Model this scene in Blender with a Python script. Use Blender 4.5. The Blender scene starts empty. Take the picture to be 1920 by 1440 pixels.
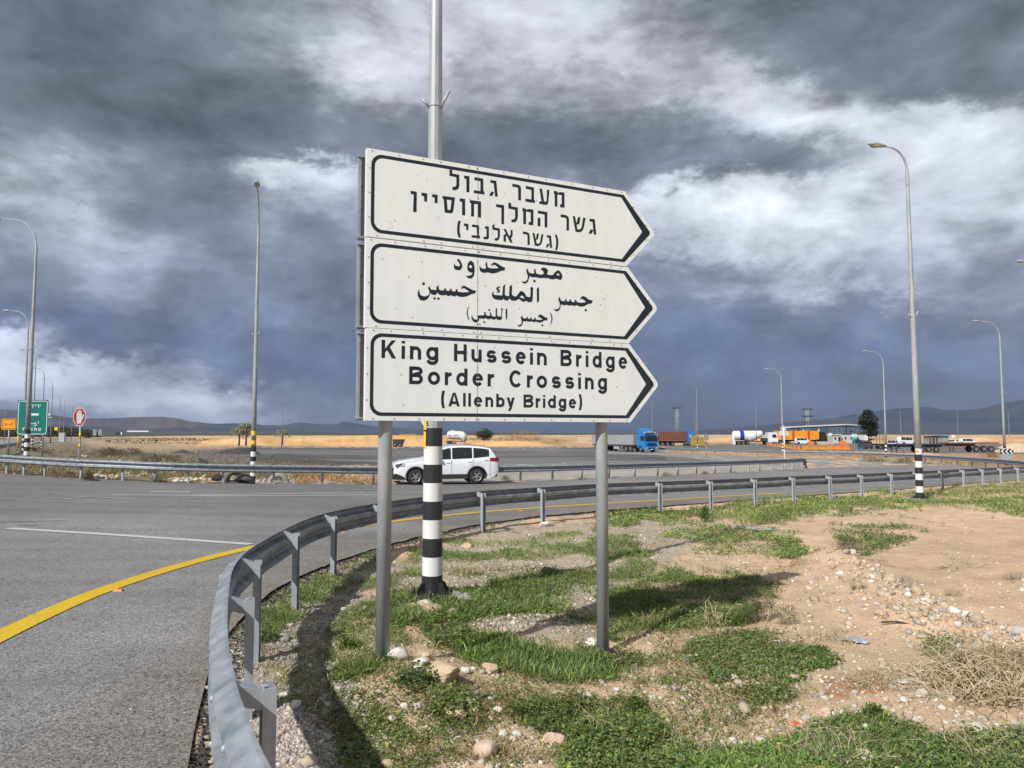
import bpy, math, random
import numpy as np
from mathutils import Vector, Matrix
from mathutils.geometry import tessellate_polygon

SC = bpy.context.scene
COL = SC.collection
RNG = np.random.default_rng(7)
random.seed(7)

# ---------------------------------------------------------------- camera
CAM_Z = 1.75
FPX = 1387.0
PITCH = math.atan(91 / FPX)
cd = bpy.data.cameras.new('camera')
cd.sensor_width = 36.0
cd.lens = 36.0 * FPX / 1920.0
cd.clip_start = 0.05
cd.clip_end = 40000
cam = bpy.data.objects.new('camera', cd)
COL.objects.link(cam)
cam.location = (0, 0, CAM_Z)
cam.rotation_euler = (math.radians(90) + PITCH, 0, 0)
SC.camera = cam

# ---------------------------------------------------------------- light
SUN_AZ = 37.0      # light travels towards +Y turned this far to +X
SUN_EL = 40.5
sd = bpy.data.lights.new('sun', 'SUN')
sd.energy = 4.3
sd.angle = math.radians(0.9)
sd.color = (1.0, 0.975, 0.93)
sun = bpy.data.objects.new('sun', sd)
COL.objects.link(sun)
_t = Vector((math.sin(math.radians(SUN_AZ)) * math.cos(math.radians(SUN_EL)),
             math.cos(math.radians(SUN_AZ)) * math.cos(math.radians(SUN_EL)),
             -math.sin(math.radians(SUN_EL))))
sun.rotation_euler = _t.to_track_quat('-Z', 'Y').to_euler()
sun.location = (-20, -30, 40)

SC.view_settings.view_transform = 'Standard'
SC.view_settings.look = 'None'
SC.view_settings.exposure = 0.15
SC.view_settings.gamma = 1.0
SC.view_settings.use_curve_mapping = False
SC.cycles.max_bounces = 5
SC.cycles.diffuse_bounces = 2
SC.cycles.glossy_bounces = 2
SC.cycles.transparent_max_bounces = 4
SC.cycles.volume_bounces = 0


def srgb(v):
    v = v / 255.0
    return v / 12.92 if v <= 0.04045 else ((v + 0.055) / 1.055) ** 2.4


class NT:
    """tiny node-tree helper"""
    def __init__(s, nt):
        s.nt = nt
        nt.nodes.clear()

    def n(s, t, **kw):
        nd = s.nt.nodes.new(t)
        for k, v in kw.items():
            setattr(nd, k, v)
        return nd

    def l(s, a, b):
        s.nt.links.new(a, b)

    def m(s, op, a, b=None, c=None, clamp=False):
        nd = s.nt.nodes.new('ShaderNodeMath')
        nd.operation = op
        nd.use_clamp = clamp
        for i, v in enumerate((a, b, c)):
            if v is None:
                continue
            if isinstance(v, (int, float)):
                nd.inputs[i].default_value = v
            else:
                s.nt.links.new(v, nd.inputs[i])
        return nd.outputs[0]

    def noise(s, vec, scale, detail=3, rough=0.55, dim='3D', dist=0.0):
        nd = s.nt.nodes.new('ShaderNodeTexNoise')
        nd.noise_dimensions = dim
        nd.inputs['Scale'].default_value = scale
        nd.inputs['Detail'].default_value = detail
        nd.inputs['Roughness'].default_value = rough
        nd.inputs['Distortion'].default_value = dist
        if vec is not None:
            s.nt.links.new(vec, nd.inputs['Vector'])
        return nd.outputs['Fac']

    def rng(s, v, a, b, c, d, smooth=False):
        nd = s.nt.nodes.new('ShaderNodeMapRange')
        nd.interpolation_type = 'SMOOTHSTEP' if smooth else 'LINEAR'
        nd.clamp = True
        s.nt.links.new(v, nd.inputs[0])
        for i, q in enumerate((a, b, c, d)):
            nd.inputs[i + 1].default_value = q
        return nd.outputs[0]

    def mix(s, f, a, b, blend='MIX'):
        nd = s.nt.nodes.new('ShaderNodeMix')
        nd.data_type = 'RGBA'
        nd.blend_type = blend
        nd.clamp_result = False
        for i, v in ((0, f), (6, a), (7, b)):
            if isinstance(v, (int, float)):
                nd.inputs[i].default_value = v
            elif isinstance(v, tuple):
                nd.inputs[i].default_value = (*v[:3], 1)
            else:
                s.nt.links.new(v, nd.inputs[i])
        return nd.outputs[2]


def build_world():
    w = bpy.data.worlds.new("World")
    SC.world = w
    w.use_nodes = True
    N = NT(w.node_tree)
    sky = N.n('ShaderNodeTexSky', sky_type='NISHITA')
    sky.sun_disc = False
    sky.sun_elevation = math.radians(SUN_EL)
    sky.sun_rotation = math.radians(180 + SUN_AZ)
    tc = N.n('ShaderNodeTexCoord')
    sep = N.n('ShaderNodeSeparateXYZ')
    N.l(tc.outputs['Generated'], sep.inputs[0])
    x, y, z = sep.outputs
    r = N.m('SQRT', N.m('ADD', N.m('MULTIPLY', x, x), N.m('MULTIPLY', y, y)))
    r = N.m('MAXIMUM', r, 0.001)
    az = N.m('ARCTAN2', x, y)
    # the cloud pattern in view goes on round the sky by mirroring
    half = math.atan(960 / FPX) * 1.02
    t = N.m('PINGPONG', N.m('ADD', az, half), 2 * half)
    azp = N.m('SUBTRACT', t, half)
    u = N.m('TANGENT', azp)
    v = N.m('DIVIDE', N.m('DIVIDE', z, r), N.m('COSINE', azp))
    # perspective cloud-deck coordinates
    zz = N.m('ADD', N.m('MAXIMUM', z, 0.0), 0.16)
    cv = N.n('ShaderNodeCombineXYZ')
    N.l(N.m('DIVIDE', x, zz), cv.inputs[0])
    N.l(N.m('DIVIDE', N.m('MULTIPLY', y, 1.5), zz), cv.inputs[1])
    cv.inputs[2].default_value = 3.7
    P = cv.outputs[0]
    # view-direction coordinates, isotropic
    cw = N.n('ShaderNodeCombineXYZ')
    N.l(N.m('DIVIDE', x, r), cw.inputs[0])
    N.l(N.m('DIVIDE', y, r), cw.inputs[1])
    N.l(N.m('MULTIPLY', N.m('DIVIDE', z, r), 1.7), cw.inputs[2])
    Q = cw.outputs[0]

    def nv(vec, sc, off, det=6, rough=0.55, dist=0.0):
        mp = N.n('ShaderNodeMapping')
        mp.inputs['Location'].default_value = off
        N.l(vec, mp.inputs[0])
        return N.noise(mp.outputs[0], sc, det, rough, dist=dist)
    n1 = nv(Q, 5.0, (1, 2, 3), 7, 0.6)
    n2 = nv(Q, 5.0, (7, 1, 9), 7, 0.6)
    n3 = nv(Q, 20.0, (4, 4, 1), 6, 0.65)
    n4 = nv(Q, 20.0, (9, 2, 5), 6, 0.65)
    low = N.rng(v, 0.0, 0.12, 0.6, 1.0, True)
    u2 = N.m('ADD', u, N.m('ADD', N.m('MULTIPLY', N.m('SUBTRACT', n1, 0.5), 0.26),
                           N.m('MULTIPLY', N.m('SUBTRACT', n3, 0.5), 0.09)))
    dv = N.m('ADD', N.m('MULTIPLY', N.m('SUBTRACT', n2, 0.5), 0.15),
             N.m('MULTIPLY', N.m('SUBTRACT', n4, 0.5), 0.08))
    v2 = N.m('ADD', v, N.m('MULTIPLY', dv, low))
    uf = N.m('ADD', N.m('MULTIPLY', u2, FPX / 1920.0), 0.5)
    rows = [  # photo row height above horizon -> brightness along the azimuth, tint
        (-60, [98, 96, 98, 110, 140, 160, 165, 178, 180, 165, 150, 118, 105, 108, 104, 110], 5),
        (0, [100, 94, 100, 116, 145, 168, 172, 182, 186, 172, 152, 115, 104, 110, 104, 110], 5),
        (80, [102, 94, 100, 112, 150, 192, 198, 184, 184, 188, 178, 130, 112, 114, 118, 118], 5),
        (150, [104, 98, 100, 104, 118, 150, 172, 160, 158, 160, 172, 186, 152, 112, 104, 108], 4),
        (220, [120, 112, 102, 96, 100, 108, 122, 118, 112, 116, 130, 158, 204, 186, 188, 196], 6),
        (275, [146, 126, 110, 98, 118, 118, 112, 106, 104, 104, 104, 118, 148, 196, 206, 196], 7),
        (310, [160, 142, 122, 128, 196, 178, 124, 116, 112, 112, 116, 112, 138, 186, 200, 190], 8),
        (370, [172, 156, 124, 118, 156, 160, 146, 140, 140, 176, 214, 224, 216, 200, 182, 196], 10),
        (430, [152, 172, 150, 126, 138, 132, 130, 134, 140, 168, 205, 232, 228, 196, 186, 176], 13),
        (520, [132, 144, 146, 138, 134, 126, 122, 122, 124, 128, 134, 176, 190, 176, 160, 148], 18),
        (600, [104, 108, 116, 128, 126, 116, 112, 110, 110, 112, 114, 122, 124, 116, 124, 132], 22),
        (645, [200, 108, 104, 110, 112, 108, 102, 102, 102, 104, 106, 106, 106, 104, 108, 118], 24),
        (690, [206, 202, 178, 100, 98, 98, 98, 98, 98, 98, 100, 102, 104, 106, 108, 112], 24),
        (735, [172, 188, 196, 198, 120, 104, 96, 94, 92, 90, 92, 94, 98, 100, 102, 104], 24),
        (775, [128, 140, 158, 168, 156, 122, 96, 90, 86, 84, 84, 84, 86, 90, 94, 98], 24),
        (812, [120, 128, 140, 146, 138, 112, 92, 88, 84, 82, 82, 82, 84, 88, 92, 96], 24),
    ]
    cur = None
    prev_v = None
    for py, vals, tint in rows[::-1]:
        cr = N.n('ShaderNodeValToRGB')
        el = cr.color_ramp.elements
        cr.color_ramp.interpolation = 'LINEAR'
        for i, b in enumerate(vals):
            p = i / (len(vals) - 1)
            if i == 0:
                e = el[0]
                e.position = 0
            elif i == 1:
                e = el[1]
                e.position = p
            else:
                e = el.new(p)
            k = max(0.0, min(1.0, (225 - b) / 120.0))
            tt = tint * (0.35 + 0.65 * k)
            e.color = (srgb(b - tt * 0.55 - 1), srgb(b - tt * 0.03 + 1), srgb(b + tt * .85 + 8), 1)
        N.l(uf, cr.inputs[0])
        vv = (811 - py) / FPX
        if cur is None:
            cur = cr.outputs[0]
        else:
            f = N.rng(v2, prev_v, vv, 0, 1, True)
            cur = N.mix(f, cur, cr.outputs[0])
        prev_v = vv
    # billow detail: lumps in the deck
    d1 = nv(Q, 7.5, (3, 8, 2), 9, 0.62, 0.4)
    d2 = nv(P, 1.7, (5, 5, 5), 8, 0.6, 0.3)
    # lumps seen lit from above: difference of the same noise a little higher up
    e1 = nv(Q, 6.0, (3, 8, 2), 7, 0.58, 0.5)
    e2 = nv(Q, 6.0, (3, 8, 2.28), 7, 0.58, 0.5)
    e3 = nv(Q, 15.0, (6, 1, 2), 6, 0.55, 0.3)
    e4 = nv(Q, 15.0, (6, 1, 2.25), 6, 0.55, 0.3)
    em = N.m('ADD', N.m('MULTIPLY', N.m('SUBTRACT', e1, e2), 1.35), N.m('MULTIPLY', N.m('SUBTRACT', e3, e4), .62))
    d = N.m('ADD', N.m('MULTIPLY', N.m('SUBTRACT', d1, 0.5), 0.75), N.m('MULTIPLY', N.m('SUBTRACT', d2, 0.5), 0.35))
    d = N.m('ADD', N.m('ADD', d, em), 0.06)
    k = N.rng(v, 0.0, 0.10, 0.35, 1.0, True)
    mul = N.m('ADD', 1.0, N.m('MULTIPLY', d, k))
    # harder light edges: an S-curve on the brightness
    bw = N.n('ShaderNodeRGBToBW')
    N.l(cur, bw.inputs[0])
    L0 = N.m('MULTIPLY', bw.outputs[0], mul)
    ft = N.rng(L0, .22, .54, 0, 1, True)
    Lt = N.m('ADD', .150, N.m('MULTIPLY', ft, .56))
    Lt = N.m('MULTIPLY', Lt, N.m('ADD', 1.0, N.m('MULTIPLY', d, .8)))
    kk = N.rng(v, 0.0, 0.10, 0.10, .20, True)
    Lf = N.m('ADD', N.m('MULTIPLY', L0, N.m('SUBTRACT', 1.0, kk)), N.m('MULTIPLY', Lt, kk))
    mul = N.m('DIVIDE', Lf, N.m('MAXIMUM', bw.outputs[0], .02))
    # bright gaps are nearly neutral
    cl = N.n('ShaderNodeVectorMath', operation='SCALE')
    N.l(cur, cl.inputs[0])
    N.l(mul, cl.inputs['Scale'])
    bg1 = N.n('ShaderNodeBackground')
    N.l(cl.outputs[0], bg1.inputs[0])
    bg1.inputs[1].default_value = 1.06
    bg2 = N.n('ShaderNodeBackground')
    N.l(sky.outputs[0], bg2.inputs[0])
    bg2.inputs[1].default_value = 0.10
    mx = N.n('ShaderNodeMixShader')
    mx.inputs[0].default_value = 0.06
    N.l(bg1.outputs[0], mx.inputs[1])
    N.l(bg2.outputs[0], mx.inputs[2])
    out = N.n('ShaderNodeOutputWorld')
    N.l(mx.outputs[0], out.inputs[0])
    w.cycles.sampling_method = 'MANUAL'
    w.cycles.sample_map_resolution = 512


build_world()

# ---------------------------------------------------------------- terrain
C0 = np.array([0, 0, CAM_Z])
FW = np.array([0, math.cos(PITCH), math.sin(PITCH)])
UP = np.array([0, -math.sin(PITCH), math.cos(PITCH)])


def hash2(ix, iy, seed):
    h = (ix.astype(np.int64) * 374761393 + iy.astype(np.int64) * 668265263 + seed * 1442695041) & 0x7fffffff
    h = (h ^ (h >> 13)) * 1274126177 & 0x7fffffff
    h = h ^ (h >> 16)
    return (h & 0xffff) / 65535.0


def vnoise(x, y, seed=0):
    ix, iy = np.floor(x), np.floor(y)
    fx, fy = x - ix, y - iy
    fx = fx * fx * (3 - 2 * fx)
    fy = fy * fy * (3 - 2 * fy)
    ix, iy = ix.astype(np.int64), iy.astype(np.int64)
    a, b = hash2(ix, iy, seed), hash2(ix + 1, iy, seed)
    c, d = hash2(ix, iy + 1, seed), hash2(ix + 1, iy + 1, seed)
    return (a + (b - a) * fx) * (1 - fy) + (c + (d - c) * fx) * fy


def fbm(x, y, seed=0, oct=4):
    s, a, t = 0.0, 0.5, 0.0
    for i in range(oct):
        s = s + a * vnoise(x * 2 ** i, y * 2 ** i, seed + i * 17)
        t += a
        a *= 0.5
    return s / t


def gz(x, y):
    """smooth level of the place (roads follow this)"""
    x, y = np.asarray(x, float), np.asarray(y, float)
    z = -1.8 * (1 - np.exp(-np.maximum(0, y - 8) / 75))
    z = z + .036 * np.clip(-x - 4, 0, 60) * np.clip((y - 8) / 20, 0, 1) * np.clip(1 - (y - 45) / 90, 0, 1)
    return z


def atv(px, py, it=14, fn=None):
    """photo pixel (1920 wide) -> point of the ground"""
    fn = fn or gz
    px, py = np.asarray(px, float), np.asarray(py, float)
    dx = (px - 960) / FPX
    dyv = (720 - py) / FPX
    d1 = FW[1] + UP[1] * dyv
    d2 = FW[2] + UP[2] * dyv
    d2 = np.minimum(d2, -1e-4)
    z = np.zeros_like(dx)
    t = (z - CAM_Z) / d2
    for _ in range(it):
        z = fn(dx * t, d1 * t)
        t = 0.5 * t + 0.5 * (z - CAM_Z) / d2
    return dx * t, d1 * t


def at(px, py):
    x, y = atv(np.array([px]), np.array([py]), 40, gv)
    return float(x[0]), float(y[0])


def dirpt(px, Y, py=None):
    """point at distance Y (along the view) seen at photo column px; z from row py or the ground"""
    dyv = 0 if py is None else (720 - py) / FPX
    d1 = FW[1] + UP[1] * dyv
    X = (px - 960) / FPX / d1 * Y
    if py is None:
        # column position of a ground point at distance Y
        z = float(gz(X, Y))
        k = FW[1] * Y + FW[2] * (z - CAM_Z)
        X = (px - 960) / FPX * k
        return X, Y, float(gz(X, Y))
    z = CAM_Z + (FW[2] + UP[2] * dyv) / d1 * Y
    return X, Y, z


def hgt(px, py, Y):
    return dirpt(px, Y, py)[2]


# asphalt edge along the near guardrail and along the middle guardrail, as ground curves
def gcurve(pts):
    a = np.array(pts, float)
    X, Y = atv(a[:, 0], a[:, 1], 40)
    return np.stack([X, Y], 1)


EDGE_NEAR = np.vstack([[[-1.0, 0.9]], gcurve([(340, 1500), (352, 1440), (368, 1350), (390, 1262), (425, 1190), (476, 1135), (510, 1108), (560, 1082), (620, 1056), (700, 1029), (800, 1003), (900, 982), (1016, 967), (1130, 957), (1237, 949), (1332, 942.5), (1480, 931.5), (1610, 922.5), (1700, 916), (1800, 908), (1920, 900), (2100, 889), (2400, 876)])])
EDGE_FAR = gcurve([(-700, 872), (-300, 878), (-150, 881), (0, 888.5), (84, 893.5), (152, 898), (230, 901.5), (353, 905.5), (513, 908), (700, 908.5), (880, 906), (976, 903), (1091, 898.5), (1190, 894.5), (1306, 889.3), (1404, 885), (1510, 878.5), (1600, 876), (1700, 873.5), (1850, 874), (1920, 876), (2100, 880), (2400, 870)])


def az_interp(curve, az):
    a = np.arctan2(curve[:, 0], curve[:, 1])
    r = np.hypot(curve[:, 0], curve[:, 1])
    o = np.argsort(a)
    return np.exp(np.interp(az, a[o], np.log(r[o])))


def bumps(x, y):
    z = .20 * np.exp(-((x + .85) ** 2 + (y - 5.35) ** 2) / .45) + .03 * np.exp(-((x - .85) ** 2 + (y - 6.4) ** 2) / .8)
    return z + .11 * np.exp(-((x + .87) ** 2 + (y - 8.2) ** 2) / .5)


def side_out(x, y, w):
    az = np.arctan2(x, y)
    r = np.hypot(x, y)
    ins = az_interp(EDGE_NEAR, az) - r
    return np.clip(ins / w, 0, 1) * np.clip((40 - r) / 20, 0, 1)


def gv(x, y):
    """level without fine relief, verge included"""
    return gz(x, y) + side_out(x, y, 1.3) * (-.11 + bumps(x, y))


_rx, _ry = gcurve([(1575, 1060)])[0]
RIDGE = gcurve([(1560, 1040), (1620, 1085), (1690, 1120), (1740, 1150), (1810, 1175), (1880, 1205), (1990, 1250)])


def dist_poly(x, y, pl):
    d = np.full(np.shape(x), 1e9)
    for a, b in zip(pl[:-1], pl[1:]):
        v = b - a
        L = (v ** 2).sum()
        t = np.clip(((x - a[0]) * v[0] + (y - a[1]) * v[1]) / L, 0, 1)
        d = np.minimum(d, np.hypot(x - a[0] - t * v[0], y - a[1] - t * v[1]))
    return d


def gt(x, y):
    """full terrain with relief, pushed just under the roads"""
    x, y = np.asarray(x, float), np.asarray(y, float)
    az = np.arctan2(x, y)
    r = np.hypot(x, y)
    rn = az_interp(EDGE_NEAR, az)
    rf = az_interp(EDGE_FAR, az)
    # signed metres outside the asphalt
    ins = np.minimum(r - rn, rf - r)
    ins = np.where((az < -1.0) | (az > 0.9), np.minimum(ins, 1.0), ins)
    out = np.clip(-ins / 0.5, 0, 1)
    far = np.clip((110 - r) / 60, 0, 1)
    rough = (fbm(x * 1.1, y * 1.1, 3, 5) - .5) * .13 + (fbm(x * 6, y * 6, 9, 3) - .5) * .025
    rd = dist_poly(x, y, RIDGE)
    ridge = .16 * np.exp(-(rd / .42) ** 2) * (0.6 + .8 * vnoise(x * 3, y * 3, 5))
    z = gv(x, y) + out * far * (rough + ridge) - (1 - out) * .03
    z = z + np.clip((r - 700) / 4000, 0, 1) * 0.0
    return z


# ---------------------------------------------------------------- tags and mesh helpers
def tag(o, label=None, cat=None, group=None, kind=None):
    if label:
        o['label'] = label
    if cat:
        o['category'] = cat
    if group:
        o['group'] = group
    if kind:
        o['kind'] = kind
    return o


def empty(name, loc=(0, 0, 0), rz=0.0, label=None, cat=None, group=None, rot=None):
    o = bpy.data.objects.new(name, None)
    COL.objects.link(o)
    o.empty_display_size = .2
    o.location = loc
    o.rotation_euler = rot or (0, 0, rz)
    return tag(o, label, cat, group)


class MB:
    def __init__(s):
        s.v = []
        s.f = []
        s.smooth = []

    def add(s, vs, fs, smooth=False):
        b = len(s.v)
        s.v.extend([tuple(map(float, q)) for q in vs])
        s.f.extend([tuple(b + i for i in q) for q in fs])
        s.smooth.extend([smooth] * len(fs))
        return s

    def box(s, c, d, rz=0.0, ry=0.0, rx=0.0, taper=1.0):
        hx, hy, hz = d[0] / 2, d[1] / 2, d[2] / 2
        vs = []
        R = Matrix.Rotation(rz, 3, 'Z') @ Matrix.Rotation(ry, 3, 'Y') @ Matrix.Rotation(rx, 3, 'X')
        for sz in (-1, 1):
            k = taper if sz > 0 else 1
            for sx, sy in ((-1, -1), (1, -1), (1, 1), (-1, 1)):
                q = R @ Vector((sx * hx * k, sy * hy * k, sz * hz))
                vs.append((q.x + c[0], q.y + c[1], q.z + c[2]))
        return s.add(vs, [(3, 2, 1, 0), (4, 5, 6, 7), (0, 1, 5, 4), (1, 2, 6, 5), (2, 3, 7, 6), (3, 0, 4, 7)])

    def tube(s, path, rad, n=8, caps=True, smooth=True, up=None):
        P = [Vector(p) for p in path]
        R = rad if isinstance(rad, (list, tuple)) else [rad] * len(P)
        vs = []
        ref = Vector(up) if up else None
        for i, p in enumerate(P):
            t = (P[min(i + 1, len(P) - 1)] - P[max(i - 1, 0)]).normalized()
            a = ref if ref is not None and abs(ref.dot(t)) < .95 else (Vector((0, 0, 1)) if abs(t.z) < .9 else Vector((1, 0, 0)))
            x = t.cross(a).normalized()
            y = t.cross(x).normalized()
            for k in range(n):
                q = p + (x * math.cos(2 * math.pi * k / n) + y * math.sin(2 * math.pi * k / n)) * R[i]
                vs.append(q)
        fs = []
        for i in range(len(P) - 1):
            for k in range(n):
                fs.append((i * n + k, i * n + (k + 1) % n, (i + 1) * n + (k + 1) % n, (i + 1) * n + k))
        s.add(vs, fs, smooth)
        if caps:
            b = len(s.v) - len(vs)
            s.f.append(tuple(b + k for k in range(n)[::-1]))
            s.f.append(tuple(b + (len(P) - 1) * n + k for k in range(n)))
            s.smooth.extend([False, False])
        return s

    def cyl(s, a, b, r, r2=None, n=10, smooth=True, caps=True):
        return s.tube([a, b], [r, r if r2 is None else r2], n, caps, smooth)

    def prism(s, pts, y0, y1, axis='y'):
        """polygon in (x,z) pushed from y0 to y1; axis 'z': polygon in (x,y) pushed in z"""
        n = len(pts)
        tri = tessellate_polygon([[Vector((p[0], p[1], 0)) for p in pts]])
        if axis == 'y':
            mk = lambda p, h: (p[0], h, p[1])
        elif axis == 'x':
            mk = lambda p, h: (h, p[0], p[1])
        else:
            mk = lambda p, h: (p[0], p[1], h)
        vs = [mk(p, y0) for p in pts] + [mk(p, y1) for p in pts]
        fs = [tuple(t) for t in tri] + [tuple(i + n for i in t[::-1]) for t in tri]
        fs += [(i, (i + 1) % n, n + (i + 1) % n, n + i) for i in range(n)]
        return s.add(vs, fs)

    def flat(s, loops, y=0.0):
        """flat shape with holes in (x,z) at depth y, facing -y"""
        pl = [[Vector((p[0], p[1], 0)) for p in L] for L in loops]
        tri = tessellate_polygon(pl)
        vs = [(p[0], y, p[1]) for L in loops for p in L]
        fs = []
        for t in tri:
            a, b, c = (vs[i] for i in t)
            cr = (b[0] - a[0]) * (c[2] - a[2]) - (b[2] - a[2]) * (c[0] - a[0])
            if abs(cr) < 1e-12:
                continue
            fs.append(tuple(t) if cr > 0 else tuple(t[::-1]))
        return s.add(vs, fs)

    def sphere(s, c, r, nu=10, nv=6, zs=None):
        rx, ry, rz = (r, r, r) if isinstance(r, (int, float)) else r
        vs = []
        for j in range(nv + 1):
            th = math.pi * j / nv
            for i in range(nu):
                ph = 2 * math.pi * i / nu
                vs.append((c[0] + rx * math.sin(th) * math.cos(ph), c[1] + ry * math.sin(th) * math.sin(ph), c[2] + rz * math.cos(th)))
        fs = []
        for j in range(nv):
            for i in range(nu):
                fs.append((j * nu + i, (j + 1) * nu + i, (j + 1) * nu + (i + 1) % nu, j * nu + (i + 1) % nu))
        return s.add(vs, fs, True)

    def mesh(s, name, mat):
        me = bpy.data.meshes.new(name)
        me.from_pydata(s.v, [], s.f)
        me.polygons.foreach_set('use_smooth', s.smooth)
        if mat:
            me.materials.append(mat)
        me.validate()
        me.update()
        return me

    def build(s, name, mat, parent=None, loc=None, rz=None):
        o = bpy.data.objects.new(name, s.mesh(name, mat))
        COL.objects.link(o)
        if parent:
            o.parent = parent
        if loc is not None:
            o.location = loc
        if rz is not None:
            o.rotation_euler = (0, 0, rz)
        return o


def np_mesh(name, V, F, mat, smooth=False, colors=None, attr='tint'):
    """V (n,3), F (m,k) with constant k"""
    me = bpy.data.meshes.new(name)
    n, m, k = len(V), len(F), F.shape[1]
    me.vertices.add(n)
    me.vertices.foreach_set('co', np.ascontiguousarray(V, dtype=np.float32).ravel())
    me.loops.add(m * k)
    me.loops.foreach_set('vertex_index', np.ascontiguousarray(F, dtype=np.int32).ravel())
    me.polygons.add(m)
    me.polygons.foreach_set('loop_start', np.arange(m, dtype=np.int32) * k)
    me.polygons.foreach_set('loop_total', np.full(m, k, dtype=np.int32))
    me.polygons.foreach_set('use_smooth', np.full(m, smooth, dtype=bool))
    if colors is not None:
        a = me.color_attributes.new(attr, 'FLOAT_COLOR', 'POINT')
        c = np.ones((n, 4), np.float32)
        c[:, :colors.shape[1]] = colors
        a.data.foreach_set('color', c.ravel())
    me.materials.append(mat)
    me.update(calc_edges=True)
    o = bpy.data.objects.new(name, me)
    COL.objects.link(o)
    return o


def copy_tree(o, parent=None):
    kids = list(o.children)
    c = o.copy()
    COL.objects.link(c)
    if parent:
        c.parent = parent
    for k in kids:
        copy_tree(k, c)
    return c


# ---------------------------------------------------------------- materials
MATS = {}


def mat(name, col, rough=.6, metal=0.0, var=.12, scale=8.0, bump=0.0, bscale=40.0, detail=4, spec=.5, col2=None, coat=0.0, stretch=None, attr=None):
    """Principled with noise-driven tone variation and relief"""
    if name in MATS:
        return MATS[name]
    m = bpy.data.materials.new(name)
    m.use_nodes = True
    N = NT(m.node_tree)
    b = N.n('ShaderNodeBsdfPrincipled')
    out = N.n('ShaderNodeOutputMaterial')
    N.l(b.outputs[0], out.inputs[0])
    tc = N.n('ShaderNodeTexCoord')
    vec = tc.outputs['Object']
    if stretch:
        mp = N.n('ShaderNodeMapping')
        mp.inputs['Scale'].default_value = stretch
        N.l(vec, mp.inputs[0])
        vec = mp.outputs[0]
    f = N.noise(vec, scale, detail, .6)
    c2 = col2 or tuple(min(1, c * (1 + var) + .01 * var) for c in col)
    c1 = tuple(c * (1 - var) for c in col) if col2 is None else col
    ff = N.rng(f, .3, .7, 0, 1)
    c = N.mix(ff, c1, c2)
    if attr:
        a = N.n('ShaderNodeVertexColor')
        a.layer_name = attr
        c = N.mix(1.0, c, a.outputs[0], 'MULTIPLY')
    N.l(c, b.inputs['Base Color'])
    b.inputs['Roughness'].default_value = rough
    b.inputs['Metallic'].default_value = metal
    b.inputs['Specular IOR Level'].default_value = spec
    b.inputs['Coat Weight'].default_value = coat
    if rough < .9:
        N.l(N.rng(f, .2, .8, max(.03, rough - .08), min(1, rough + .1)), b.inputs['Roughness'])
    if bump:
        bn = N.n('ShaderNodeBump')
        bn.inputs['Strength'].default_value = 1.0
        bn.inputs['Distance'].default_value = bump
        N.l(N.noise(vec, bscale, 4, .6), bn.inputs['Height'])
        N.l(bn.outputs[0], b.inputs['Normal'])
    MATS[name] = m
    return m


galv = mat('galvanised_steel', (.26, .29, .32), .5, .12, scale=9, col2=(.44, .47, .50), detail=6, bump=.0006, bscale=60, stretch=(1, 1, .35))
galv_rail = mat('weathered_galvanised_rail', (.15, .17, .19), .45, .15, scale=7, col2=(.36, .385, .41), detail=9, bump=.0012, bscale=12)
galv_pole = mat('galvanised_pole', (.29, .315, .33), .5, .1, scale=6, col2=(.44, .465, .48), detail=7, bump=.0005, bscale=80, stretch=(1, 1, .3))
pole_far = mat('far_pole_grey', (.22, .23, .245), .6, .1, scale=3, col2=(.29, .30, .315))
black_paint = mat('black_band_paint', (.012, .014, .018), .42, 0, scale=14, col2=(.022, .025, .03))
white_paint = mat('white_band_paint', (.70, .70, .69), .45, 0, scale=9, col2=(.82, .82, .81), detail=7)
sign_white = mat('retroreflective_white', (.76, .805, .80), .38, 0, scale=2.2, col2=(.84, .88, .87), stretch=(3, 1, .8), detail=8)
sign_edge = mat('sign_edge_white', (.72, .73, .70), .5, 0, scale=6, col2=(.78, .79, .76))
sign_black = mat('sign_black_film', (.012, .018, .026), .3, 0, scale=6, col2=(.018, .026, .036))
sign_back = mat('sign_back_aluminium', (.40, .41, .42), .5, .3, scale=6, col2=(.5, .51, .52))
rivet_m = mat('rivet_zinc', (.10, .10, .10), .5, .5, scale=30, col2=(.2, .2, .2))
yellow_m = mat('yellow_sticker', (.75, .48, .03), .5, 0, scale=20, col2=(.8, .55, .06))
orange_m = mat('orange_plastic', (.70, .17, .03), .5, 0, scale=6, col2=(.8, .25, .05))
glass_dark = mat('dark_car_glass', (.012, .016, .018), .06, 0, scale=2, col2=(.02, .026, .028), spec=.8)
tyre_m = mat('tyre_rubber', (.018, .018, .019), .85, 0, scale=20, col2=(.032, .031, .03))
black_plastic = mat('black_plastic', (.02, .021, .022), .5, 0, scale=10, col2=(.035, .035, .036))
alloy = mat('wheel_alloy', (.45, .46, .47), .3, .7, scale=10, col2=(.55, .56, .57))
chrome = mat('bright_trim', (.55, .56, .58), .15, .9, scale=10)
lamp_glass = mat('lamp_lens', (.55, .57, .58), .08, .2, scale=20, col2=(.7, .71, .72))
red_glass = mat('red_lens', (.25, .012, .012), .15, 0, scale=20)
white_car = mat('white_car_paint', (.74, .76, .79), .25, 0, scale=2, col2=(.78, .80, .83), coat=.6)
white_van = mat('white_vehicle_paint', (.72, .73, .74), .35, 0, scale=2, col2=(.78, .79, .8), coat=.3)
grey_car = mat('dark_grey_car_paint', (.06, .07, .08), .3, .3, scale=2, col2=(.08, .09, .1), coat=.5)
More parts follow.
